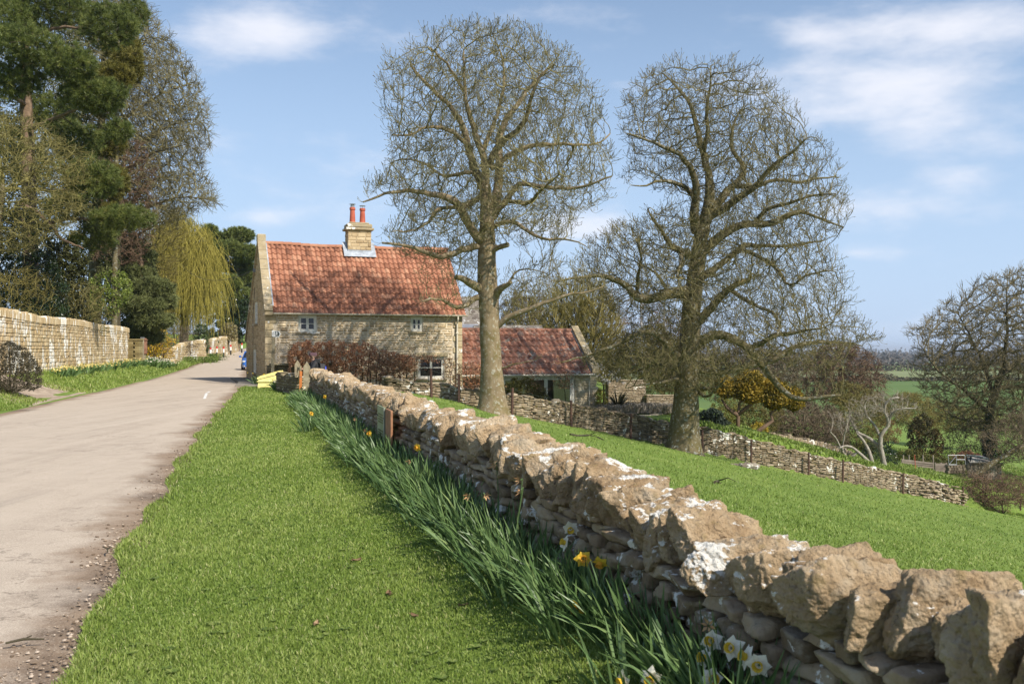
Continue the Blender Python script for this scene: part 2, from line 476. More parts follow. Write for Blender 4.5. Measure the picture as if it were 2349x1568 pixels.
def make_lane():
    yc = np.concatenate([np.arange(-30, 3, 1.0), np.arange(3, 60, 0.4), np.arange(60, 235, 1.5)])
    tc = np.array([-0.03, 0.0, 0.03, 0.08, 0.15, 0.3, 0.45, 0.6, 0.75, 0.85, 0.92, 0.97, 1.0, 1.03, 1.06])
    T, Y = np.meshgrid(tc, yc)
    w = road_w(Y)
    U = (T - 1) * (w + 0.1) + 0.05
    X = U + road_x(Y)
    Z = road_z(Y) + 0.008 + 0.05 * (1 - (2 * T - 1) ** 2)
    mb = MB(); mb.add(np.stack([X, Y, Z], -1).reshape(-1, 3), grid_faces(*T.shape), np.clip(T, 0, 1).ravel())
    m, nt = _nodes('lane_surface'); N = NT(nt)
    co = N.n('ShaderNodeNewGeometry').outputs['Position']
    t = N.attr()
    fine = N.noise(co, 90, 3, 0.8); mid = N.noise(co, 2.2, 5, 0.65); big = N.noise(co, 0.33, 4, 0.6)
    # wheel tracks show as greyer bands along the lane
    mp = N.n('ShaderNodeMapping'); mp.inputs['Rotation'].default_value = (0, 0, R(-14.5)); mp.inputs['Scale'].default_value = (2.2, 0.12, 1); N.l(co, mp.inputs['Vector'])
    lng = N.noise(mp.outputs[0], 1.0, 5, 0.65)
    base = N.ramp(N.math('ADD', N.math('MULTIPLY', lng, 0.6), N.math('MULTIPLY', mid, 0.4)), [(0.3, (0.34, 0.275, 0.215)), (0.5, (0.465, 0.385, 0.305)), (0.7, (0.54, 0.455, 0.365))])
    grey = N.step(N.noise(mp.outputs[0], 2.6, 6, 0.7), 0.52, 0.72)
    mid_lane = N.math('SUBTRACT', 1.0, N.math('MULTIPLY', N.math('ABSOLUTE', N.math('SUBTRACT', t, 0.66)), 4.2), True)
    base = N.mix(N.math('MULTIPLY', N.math('MULTIPLY', grey, mid_lane), 0.55), base, (0.22, 0.195, 0.165))
    base = N.mix(N.step(fine, 0.36, 0.72), N.mix(0.34, base, (0.16, 0.13, 0.10)), N.mix(0.35, base, (0.8, 0.68, 0.54)))
    ck = N.math('ABSOLUTE', N.math('SUBTRACT', N.noise(co, 0.9, 6, 0.6), 0.5))
    ckm = N.math('MULTIPLY', N.math('SUBTRACT', 1.0, N.step(ck, 0.002, 0.008)), N.step(N.noise(co, 0.4, 3, 0.5), 0.5, 0.62))
    base = N.mix(N.math('MULTIPLY', ckm, 0.55), base, (0.12, 0.095, 0.07))
    grit = N.noise(co, 38, 4, 0.85)
    base = N.mix(N.math('MULTIPLY', N.step(grit, 0.58, 0.7), 0.35), base, (0.20, 0.17, 0.14))
    # muddy, gravelly edge near the verges
    ed = N.math('MULTIPLY', N.math('ABSOLUTE', N.math('SUBTRACT', t, 0.5)), 2.0)
    ed = N.math('ADD', ed, N.math('MULTIPLY', N.math('SUBTRACT', N.noise(co, 0.8, 6, 0.7), 0.5), 0.62))
    mud = N.step(ed, 0.76, 0.97)
    dark = N.step(N.noise(co, 0.55, 5, 0.6), 0.50, 0.64)
    mudc = N.mix(dark, (0.22, 0.15, 0.095), (0.085, 0.055, 0.035))
    mudc = N.mix(N.step(fine, 0.5, 0.75), mudc, (0.36, 0.29, 0.22))
    col = N.mix(N.math('MULTIPLY', mud, 0.9), base, mudc)
    N.finish(col, 0.88, N.math('ADD', fine, N.math('MULTIPLY', mid, 0.8)), 0.45, 0.012, 0.25)
    tag(mb.build('road', m, smooth=True), kind='structure')
    # white centre dash worn down
    wm = stone_mat('road_paint', [(0.2, (0.55, 0.53, 0.5)), (0.8, (0.75, 0.74, 0.7))], 0, 4, dark=0.5, dark_col=(0.3, 0.25, 0.2), bscale=60, bstr=0.2)
    def dash(x, y, y2, wpx):
        a, b = ground(x, y), ground(x + 5, y2)
        mb = MB()
        n = 12
        V = []
        for i in range(n + 1):
            p = a + (b - a) * i / n
            t = (p[0] - road_x(p[1]) + road_w(p[1])) / road_w(p[1])
            z = road_z(p[1]) + 0.008 + 0.05 * (1 - (2 * t - 1) ** 2) + 0.006
            hw = 0.055 * (0.6 + 0.5 * math.sin(i * 2.3) ** 2)
            V += [[p[0] - hw, p[1], z], [p[0] + hw, p[1], z]]
        mb.add(V, [[2 * i, 2 * i + 1, 2 * i + 3, 2 * i + 2] for i in range(n)])
        tag(mb.build('road_marking', wm), kind='structure')
    dash(469, 917, 904, 5); dash(476, 903, 900, 4)
    # gravel entrance on the far side
    yc = np.arange(29.5, 41.5, 0.4); uc = np.concatenate([np.arange(-14, -5.8, 0.35), [-5.62, -5.5]])
    U, Y = np.meshgrid(uc, yc)
    fr = (U + 5.2) / -8.8
    Yc = 33.8 + (Y - 35.5) * (0.95 - 0.62 * sstep(fr, 0, 0.45)) + 2.2 * fr
    X = U + road_x(Yc)
    Z = H(X, Yc) + np.where(U > -5.55, -0.02, 0.04)
    mb = MB(); mb.add(np.stack([X, Yc, Z], -1).reshape(-1, 3), grid_faces(*U.shape))
    gm = mat('gravel_drive', [(0.3, (0.25, 0.19, 0.14)), (0.7, (0.42, 0.34, 0.26))], 3, 0, bscale=70, bstr=0.4)
    tag(mb.build('gravel_path', gm, smooth=True), kind='structure')
make_ground(); make_lane()

# far fields, hedges and woods of the plain
def make_plain():
    def patch(name, px, mat_, lift=0.25):
        P2 = []
        for (x, D) in px:
            X = (x - CX) / F * D
            P2.append([X, D])
        P2 = np.array(P2)
        n = 16; V = []
        for i in range(n + 1):
            a = P2[0] + (P2[3] - P2[0]) * i / n; b = P2[1] + (P2[2] - P2[1]) * i / n
            for j in range(n + 1):
                q = a + (b - a) * j / n; V.append([q[0], q[1], gz(*q) + lift])
        tag(MB().add(V, grid_faces(n + 1, n + 1)).build(name, mat_, smooth=True), kind='structure')
    patch('field', [(1500, 235), (2700, 235), (2600, 505), (1400, 505)], mat('crop_field', [(0.3, (0.075, 0.13, 0.022)), (0.7, (0.10, 0.155, 0.03))], 0.02, 0))
    patch('field', [(1300, 520), (2700, 520), (2700, 800), (1300, 800)], mat('pale_field', [(0.3, (0.16, 0.19, 0.07)), (0.7, (0.2, 0.22, 0.09))], 0.02, 0), 0.3)
    patch('field', [(1200, 1150), (2700, 1150), (2700, 1700), (1200, 1700)], mat('hill_field', [(0.3, (0.12, 0.17, 0.07)), (0.7, (0.17, 0.2, 0.08))], 0.01, 0), 0.6)
make_plain()

def cards(mb, C, size, rng, tint, aspect=0.5, nrm=None, fold=0.25):
    """leaf shaped quads at C"""
    n = len(C)
    d = rng.normal(size=(n, 3)); d /= np.linalg.norm(d, axis=1)[:, None]
    if nrm is not None:
        d = d + nrm; d /= np.linalg.norm(d, axis=1)[:, None] + 1e-9
    q = rng.normal(size=(n, 3)); s = np.cross(d, q); s /= np.linalg.norm(s, axis=1)[:, None] + 1e-9
    up = np.cross(s, d)
    L = (size * rng.uniform(0.6, 1.3, n))[:, None] if np.ndim(size) == 0 else (size * rng.uniform(0.7, 1.25, n))[:, None]
    V = np.stack([C - d * L * .5, C + s * L * aspect * .5 + up * L * fold * .3, C + d * L * .5, C - s * L * aspect * .5 + up * L * fold * .3], 1).reshape(-1, 3)
    mb.add(V, np.arange(4 * n).reshape(-1, 4), np.repeat(tint, 4) if np.ndim(tint) else tint)
    return mb

def haze():
    m = bpy.data.materials.new('haze_air'); m.use_nodes = True; nt = m.node_tree; nt.nodes.clear(); N = NT(nt)
    v = N.n('ShaderNodeVolumePrincipled'); v.inputs['Color'].default_value = (.78, .87, 1.0, 1); v.inputs['Density'].default_value = 1.1e-4; v.inputs['Anisotropy'].default_value = 0.2
    out = N.n('ShaderNodeOutputMaterial'); N.l(v.outputs[0], out.inputs['Volume'])
    o = MB().box([-33000, -3000, -175], [33000, 33000, 48]).build('haze', m); tag(o, kind='stuff')
haze()
# ------------------------------------------------------------------ stones
_ico = {}
def ico(sub):
    if sub in _ico: return _ico[sub]
    t = (1 + 5 ** .5) / 2
    V = [(-1, t, 0), (1, t, 0), (-1, -t, 0), (1, -t, 0), (0, -1, t), (0, 1, t), (0, -1, -t), (0, 1, -t), (t, 0, -1), (t, 0, 1), (-t, 0, -1), (-t, 0, 1)]
    V = np.array(V, float); V /= np.linalg.norm(V, axis=1)[:, None]
    Fc = np.array([(0, 11, 5), (0, 5, 1), (0, 1, 7), (0, 7, 10), (0, 10, 11), (1, 5, 9), (5, 11, 4), (11, 10, 2), (10, 7, 6), (7, 1, 8), (3, 9, 4), (3, 4, 2), (3, 2, 6), (3, 6, 8), (3, 8, 9), (4, 9, 5), (2, 4, 11), (6, 2, 10), (8, 6, 7), (9, 8, 1)])
    for _ in range(sub):
        E = np.concatenate([Fc[:, [0, 1]], Fc[:, [1, 2]], Fc[:, [2, 0]]]); E.sort(axis=1)
        Eu, inv = np.unique(E, axis=0, return_inverse=True); inv = inv.ravel()
        mid = V[Eu].mean(1); mid /= np.linalg.norm(mid, axis=1)[:, None]
        n = len(Fc); a, b, c = inv[:n] + len(V), inv[n:2 * n] + len(V), inv[2 * n:] + len(V)
        V = np.concatenate([V, mid])
        Fc = np.concatenate([np.stack([Fc[:, 0], a, c], 1), np.stack([Fc[:, 1], b, a], 1), np.stack([Fc[:, 2], c, b], 1), np.stack([a, b, c], 1)])
    _ico[sub] = (V, Fc)
    return V, Fc

def wob(p, rng, freq, octs=3, gain=0.5):
    """smooth pseudo noise: sums of random sine products"""
    out = np.zeros(len(p)); a = 1.0
    for o in range(octs):
        for k in range(4):
            w = rng.normal(size=3) * freq; w2 = rng.normal(size=3) * freq
            out += a * np.sin(p @ w + rng.uniform(0, 6.28)) * np.cos(p @ w2 + rng.uniform(0, 6.28)) * 0.5
        freq *= 2.1; a *= gain
    return out

def rock(dim, rng, sub=3, planes=10, rough=0.03, keep=0.92):
    """a broken limestone block of half sizes dim: flat cleft faces, worn edges, pitted skin"""
    D, Fc = ico(sub)
    nrm = [[1, 0, 0], [-1, 0, 0], [0, 1, 0], [0, -1, 0], [0, 0, 1], [0, 0, -1]]
    hh = [1.0] * 6
    N6 = np.array(nrm) + rng.normal(0, 0.13, (6, 3))
    N2 = rng.normal(size=(planes, 3)); Nn = np.concatenate([N6, N2]); Nn /= np.linalg.norm(Nn, axis=1)[:, None]
    hh = np.concatenate([rng.uniform(0.82, 1.0, 6), rng.uniform(0.84, 1.22, planes)])
    dt = D @ Nn.T
    k = 34.0
    r = hh / np.maximum(dt, 0.12)
    r = -np.log(np.exp(-k * r).sum(1)) / k
    V = D * r[:, None]
    m = float(np.mean(dim))
    V = V * np.array(dim)
    nz = wob(V / m, rng, 2.0, 4 if sub >= 3 else 2, 0.55)
    V = V + D * (nz * rough * m * 2)[:, None]
    if sub >= 4:
        nz1 = wob(V / m, rng, 5.0, 2, 0.6)
        V = V + D * ((np.abs(nz1) - .35) * -rough * m * 1.5)[:, None]
        nz2 = wob(V / m, rng, 13.0, 3, 0.65)
        V = V + D * (np.abs(nz2) * -rough * m * 0.9)[:, None]
    return V, Fc

STONE = [(0.12, (0.18, 0.12, 0.068)), (0.36, (0.35, 0.245, 0.14)), (0.6, (0.46, 0.34, 0.21)), (0.92, (0.58, 0.47, 0.33))]
COPE = stone_mat('weathered_limestone', STONE, 0.3, 6.0, lichen=0.25, lich_scale=8.5, top=True, dark=0.42, bscale=42, bstr=1.0, bdist=0.03, moss=0.3, lich_col=(0.82, 0.8, 0.74))
WALLM = stone_mat('dry_wall_stone', [(0.1, (0.14, 0.10, 0.06)), (0.5, (0.28, 0.205, 0.13)), (0.9, (0.42, 0.33, 0.22))], 0.6, 5.0, lichen=0.18, lich_scale=9, dark=0.3, bscale=28, bstr=0.7, moss=0.35)

def verge_wall():
    root = thing('dry_stone_wall', 'long dry stone wall with rough upright coping stones running along the grass verge', 'wall', (crest_x(12), 12, 0))
    L = np.array(root.location)
    dirv = np.array([-0.27, 1.0, 0]); dirv /= np.linalg.norm(dirv)
    side = np.array([dirv[1], -dirv[0], 0])          # towards the field
    rng = rng_(11)
    def top(Y): return float(np.interp(Y, [2, 5, 8, 12, 30], [.60, .62, .65, .70, .73])) + 0.03 * math.sin(Y * 0.9) + 0.025 * math.sin(Y * 2.3 + 1)
    # coursed body, both faces
    mb = MB()
    # core keeps light from passing through
    n = 60; V = []
    for i in range(n + 1):
        Y = 1.3 + (30.2 - 1.3) * i / n; c = np.array([crest_x(Y), Y, 0])
        for s_, z in ((-.15, -.5), (-.12, top(Y) - .06), (.12, top(Y) - .06), (.15, -1.2)):
            V.append(c + side * s_ + UP * z)
    Fc = [[4 * i + j, 4 * i + j + 1, 4 * i + 5 + j, 4 * i + 4 + j] for i in range(n) for j in range(3)]
    mb.add(np.array(V) - L, Fc, 0.1)
    for sgn in (-1, 1):
        lvl = -0.15 if sgn < 0 else -0.5
        row = 0
        z = lvl
        while z < 0.74:
            h = rng.uniform(0.05, 0.1)
            Y = 1.3 + rng.uniform(0, .2)
            while Y < 30.2:
                l = rng.uniform(0.1, 0.34)
                Yc = Y + l / 2
                if z + h < top(Yc) + 0.03:
                    near = Yc < 9
                    sub = 3 if Yc < 6 else (2 if Yc < 13 else 1)
                    v, f = rock((l / 2 * 1.02, 0.11, h / 2 * 1.04), rng, sub, 5, 0.034)
                    off = 0.155 - 0.03 * (z / 0.7) + rng.uniform(-.025, .03)
                    a = rng.normal(0, .05); t = rng.normal(0, .05)
                    v = v[:, :1] * (dirv * math.cos(t) + UP * math.sin(t)) + v[:, 1:2] * side + v[:, 2:] * UP + v[:, :1] * side * a
                    mb.add(v + np.array([crest_x(Yc), Yc, z + h / 2]) + side * (sgn * off) - L, f, rng.uniform(0, 1))
                Y += l + 0.006
            z += h * 0.97
    mb.build('wall_courses', WALLM, root, smooth=True)
    # coping stones on edge
    Y = 2.0; k = 0; far = MB()
    while Y < 30.1:
        t = rng.uniform(0.10, 0.225) if Y < 9 else rng.uniform(0.13, 0.27)
        hgt = rng.uniform(0.25, 0.345)
        wid = rng.uniform(0.42, 0.58)
        if rng.random() < 0.2: hgt *= 0.8
        if rng.random() < 0.08: hgt *= 1.12
        sub = 5 if Y < 7.5 else (4 if Y < 16 else 3)
        v, f = rock((t / 2 * 1.12, wid / 2, hgt / 2), rng, sub, 13, 0.036)
        lean = rng.normal(0.26, 0.2); yaw = rng.normal(0, 0.2); roll = rng.normal(0, 0.12)
        c1, s1 = math.cos(lean), math.sin(lean)
        # lean along the wall, then roll across it
        x, y, zz = v[:, 0] * c1 + v[:, 2] * s1, v[:, 1], -v[:, 0] * s1 + v[:, 2] * c1
        y, zz = y * math.cos(roll) - zz * math.sin(roll), y * math.sin(roll) + zz * math.cos(roll)
        x, y = x * math.cos(yaw) - y * math.sin(yaw), x * math.sin(yaw) + y * math.cos(yaw)
        Yc = Y + t / 2
        base = np.array([crest_x(Yc), Yc, top(Yc) + hgt * 0.41]) + side * rng.normal(0, .03)
        w = x[:, None] * dirv + y[:, None] * side + zz[:, None] * UP + base
        if k < 97:
            mb = MB(); mb.add(w - L, f, float(np.clip(rng.normal(.55, .22), 0, 1)))
            mb.build('coping_stone', COPE, root, smooth=True)
        else:
            far.add(w - L, f, float(np.clip(rng.normal(.55, .22), 0, 1)))
        k += 1
        Y += t * 0.93
    if far.n: tag(far.build('coping_stones', COPE, root, smooth=True), kind='stuff')
    print('coping', k)
verge_wall()

def rubble(mb, path, zb, zt, rng, course=(0.07, 0.12), length=(0.15, 0.4), depth=0.1, holes=(), jit=0.012, back=True, mi_back=1, batter=0.0, normal=1, bev=0.022, gap=0.008, quoin=0):
    """courses of squared stones on the vertical face along path (list of 2D points, outward normal on the right hand side when normal=1).
    zb, zt: functions of the distance along the path. holes: (s0, s1, z0, z1)"""
    path = np.array(path, float)
    seg = np.diff(path, axis=0); sl = np.linalg.norm(seg, axis=1); cum = np.concatenate([[0], np.cumsum(sl)])
    Ltot = cum[-1]
    def at(s):
        i = min(max(np.searchsorted(cum, s) - 1, 0), len(sl) - 1)
        d = seg[i] / sl[i]
        p = path[i] + d * (s - cum[i])
        return p, d, np.array([d[1], -d[0]]) * normal
    ss = np.linspace(0, Ltot, 25)
    zmin = min(zb(s) for s in ss); zmax = max(zt(s) for s in ss)
    def blocked(s0, s1, z0, z1):
        for (a, b, c, d) in holes:
            if s0 < b - .004 and s1 > a + .004 and z0 < d - .004 and z1 > c + .004: return (a, b, c, d)
        return None
    z = zmin; row = 0
    while z < zmax:
        h = rng.uniform(*course)
        s = -rng.uniform(0, length[0]); row += 1
        while s < Ltot:
            l = rng.uniform(*length)
            if quoin and s < 0.02: l = quoin * (1.0 if row % 2 else 0.6)
            s0, s1 = max(s, 0), min(s + l, Ltot)
            s += l
            if s1 - s0 < 0.05: continue
            sc = (s0 + s1) / 2
            z0, z1 = max(z, zb(sc)), min(z + h, zt(sc))
            if z1 - z0 < 0.025: continue
            hb = blocked(s0, s1, z0, z1)
            if hb:
                if s0 < hb[0] - .05: s1 = hb[0]
                elif s1 > hb[1] + .05: s0 = hb[1]
                else: continue
                if blocked(s0, s1, z0, z1): continue
                sc = (s0 + s1) / 2
            p, d, nr = at(sc)
            j = rng.uniform(-jit, jit)
            M = np.eye(4); M[:2, 0] = d; M[:2, 1] = nr; M[:3, 2] = [0, 0, 1]
            M[:2, 3] = p + nr * (j - batter * (z0 - zmin)); M[2, 3] = (z0 + z1) / 2
            g = gap
            r = rng.uniform(-.02, .02)
            M2 = M.copy(); M2[:3, 0] = [d[0], d[1], r]
            mb.box([-(s1 - s0) / 2 + g, -depth, -(z1 - z0) / 2 + g * .8], [(s1 - s0) / 2 - g, 0, (z1 - z0) / 2 - g * .8], float(np.clip(rng.normal(.5, .24), 0, 1)), 0, bev, M2)
        z += h
    if back:
        S = sorted(set(list(np.linspace(0, Ltot, 13)) + list(cum)))
        V = []
        for s in S:
            p, d, nr = at(min(max(s, 1e-6), Ltot - 1e-6))
            q = p - nr * (0.024 + 0.0)
            V += [[q[0], q[1], zb(s)], [q[0], q[1], zt(s) - 0.01]]
        if not holes:
            mb.add(V, [[2 * i, 2 * i + 2, 2 * i + 3, 2 * i + 1] for i in range(len(S) - 1)], 0.5, mi_back)
    return at, Ltot

MORTAR = mat('lime_mortar', [(0.3, (0.50, 0.42, 0.31)), (0.7, (0.62, 0.54, 0.41))], 8, 0, bscale=60)
GAPM = mat('shadowed_core', [(0.3, (0.09, 0.07, 0.05)), (0.7, (0.16, 0.125, 0.085))], 8, 0)
# ------------------------------------------------------------------ cottage and its wing
WHITE = plain('cream_paint', (0.74, 0.71, 0.62), 0.45)
GUTTER = plain('cream_gutter', (0.60, 0.55, 0.44), 0.4)
GLASS = None
def glass_mat():
    m, nt = _nodes('window_glass'); N = NT(nt)
    bs = N.n('ShaderNodeBsdfPrincipled'); bs.inputs['Base Color'].default_value = (0.012, 0.012, 0.014, 1)
    bs.inputs['Roughness'].default_value = 0.04; bs.inputs['Specular IOR Level'].default_value = 0.55
    out = N.n('ShaderNodeOutputMaterial'); N.l(bs.outputs[0], out.inputs[0])
    return m
GLASS = glass_mat()
FACADE = stone_mat('cottage_rubble', [(0.05, (0.24, 0.165, 0.09)), (0.4, (0.44, 0.33, 0.195)), (0.7, (0.56, 0.44, 0.275)), (0.95, (0.64, 0.53, 0.36))], 0.6, 3.0, dark=0.22, bscale=24, bstr=0.5)
QUOIN = stone_mat('dressed_stone', [(0.1, (0.30, 0.23, 0.13)), (0.5, (0.42, 0.335, 0.20)), (0.9, (0.52, 0.43, 0.28))], 0.4, 2.2, lichen=0.1, dark=0.3, dark_col=(0.16, 0.12, 0.07), bscale=22, bstr=0.4)
CAPSTONE = stone_mat('parapet_stone', [(0.1, (0.22, 0.17, 0.10)), (0.5, (0.36, 0.29, 0.18)), (0.9, (0.46, 0.39, 0.26))], 0.4, 3, lichen=0.22, lich_scale=5, dark=0.4, bscale=26, bstr=0.5)
TILE = stone_mat('clay_pantile', [(0.05, (0.13, 0.062, 0.042)), (0.3, (0.26, 0.115, 0.07)), (0.6, (0.37, 0.17, 0.105)), (0.95, (0.47, 0.265, 0.17))], 0.62, 1.1, lichen=0.0, dark=0.30, dark_col=(0.11, 0.05, 0.032), bscale=30, bstr=0.25)
TILE2 = stone_mat('wing_pantile', [(0.05, (0.17, 0.078, 0.052)), (0.4, (0.33, 0.152, 0.10)), (0.7, (0.40, 0.195, 0.13)), (0.95, (0.43, 0.32, 0.25))], 0.6, 1.4, lichen=0.1, lich_scale=6, dark=0.2, dark_col=(0.11, 0.05, 0.04), bscale=30, bstr=0.25, lich_col=(0.4, 0.36, 0.3))
LEAD = mat('lead_flashing', [(0.3, (0.26, 0.29, 0.33)), (0.7, (0.40, 0.44, 0.5))], 5, 0, 0.5, spec=0.5)
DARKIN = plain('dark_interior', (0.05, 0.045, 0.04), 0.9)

def pantiles(mb, a0, a1, eave, ridge, nu, nv, rng, rise=0.07, skip=None):
    """S-shaped tiles between the lines eave(a) and ridge(a) (functions giving (b, z)); a runs along the roof"""
    per = 8
    wave = np.array([0.0, .45, .85, 1.0, .85, .42, .06, -.08])
    us = np.linspace(a0, a1, nu * per + 1)
    hh = np.concatenate([np.tile(wave, nu), [0.0]]) * rise
    e = np.array([eave(a) for a in us]); r = np.array([ridge(a) for a in us])
    d = r - e; ln = np.linalg.norm(d, axis=1)[:, None]; dn = d / ln
    nrm = np.stack([-dn[:, 1], dn[:, 0]], 1)
    nrm[nrm[:, 1] < 0] *= -1
    for c in range(nv):
        jog = rng.normal(0, 0.004, nu); jog = np.concatenate([np.repeat(jog, per), [jog[-1]]])
        rows = []
        for (t, lift) in ((c / nv - 0.010, 0.004), (c / nv - 0.010, 0.05), ((c + 0.5) / nv, 0.022), ((c + 1.02) / nv, 0.006)):
            t = t + jog / 3
            q = e + d * t[:, None] + nrm * (hh + lift)[:, None]
            rows.append(np.stack([us, q[:, 0], q[:, 1]], 1))
        tn = np.clip(rng.normal(0.5, 0.27, nu), 0, 1)
        tint = np.concatenate([np.repeat(tn, per), [tn[-1]]])
        for k in range(3):
            V = np.concatenate([rows[k], rows[k + 1]]); n = len(us)
            f = np.stack([np.arange(n - 1), np.arange(1, n), n + np.arange(1, n), n + np.arange(n - 1)], 1)
            if skip is not None:
                cm = V[f].mean(1); f = f[~skip(cm)]
            mb.add(V, f, np.concatenate([tint, tint]))

def window(parent, a0, a1, z0, z1, b, lights=2, bars=1, depth=0.06, sill=True, axis='a', name='window', frame_t=0.075, cols=None):
    """casement standing on the plane b (facing -b)"""
    M = np.eye(4)
    if axis == 'g':      # gable side: runs along b, faces -a
        M[:3, :3] = np.array([[0, 1, 0], [1, 0, 0], [0, 0, 1]]).T
    w = MB()
    t = frame_t
    y0, y1 = b - 0.0, b + depth
    w.box([a0, y0, z0], [a1, y1, z0 + t], .5, 0, .008, M); w.box([a0, y0, z1 - t], [a1, y1, z1], .5, 0, .008, M)
    w.box([a0, y0 + .002, z0 + t], [a0 + t, y1, z1 - t], .5, 0, .008, M); w.box([a1 - t, y0 + .002, z0 + t], [a1, y1, z1 - t], .5, 0, .008, M)
    wo = w.build(name, WHITE, parent)
    iw = (a1 - a0 - 2 * t) / lights
    for i in range(lights):
        s = MB(); x0 = a0 + t + i * iw; x1 = x0 + iw; u = 0.055
        q0 = y0 + .012; q1 = y1 - .005
        s.box([x0 + .004, q0, z0 + t], [x0 + u, q1, z1 - t], .5, 0, .006, M); s.box([x1 - u, q0, z0 + t], [x1 - .004, q1, z1 - t], .5, 0, .006, M)
        s.box([x0 + u, q0 + .002, z0 + t], [x1 - u, q1, z0 + t + u], .5, 0, .006, M); s.box([x0 + u, q0 + .002, z1 - t - u], [x1 - u, q1, z1 - t], .5, 0, .006, M)
        for k in range(bars):
            zz = z0 + (z1 - z0) * (k + 1) / (bars + 1)
            s.box([x0 + u, q0 + .006, zz - .014], [x1 - u, q1, zz + .014], .5, 0, 0, M)
        if cols:
            xx = (x0 + x1) / 2
            s.box([xx - .012, q0 + .009, z0 + t + u], [xx + .012, q1, z1 - t - u], .5, 0, 0, M)
        so = s.build('sash', WHITE, wo)
    g = MB(); g.box([a0 + t, y0 + .03, z0 + t], [a1 - t, y0 + .04, z1 - t], .5, 0, 0, M)
    g.build('pane', GLASS, wo)
    if sill:
        s = MB(); s.box([a0 - .12, b - .16, z0 - .10], [a1 + .12, b + .05, z0 - .003], .4, 0, .012, M)
        s.build('sill', CAPSTONE, wo)
    return wo

CO = np.array([-11.4, 46.0, 0.0]); CROT = math.atan2(0.342, 0.94)
def cw(a, b, z=0):
    return np.array([CO[0] + a * math.cos(CROT) - b * math.sin(CROT), CO[1] + a * math.sin(CROT) + b * math.cos(CROT), z])

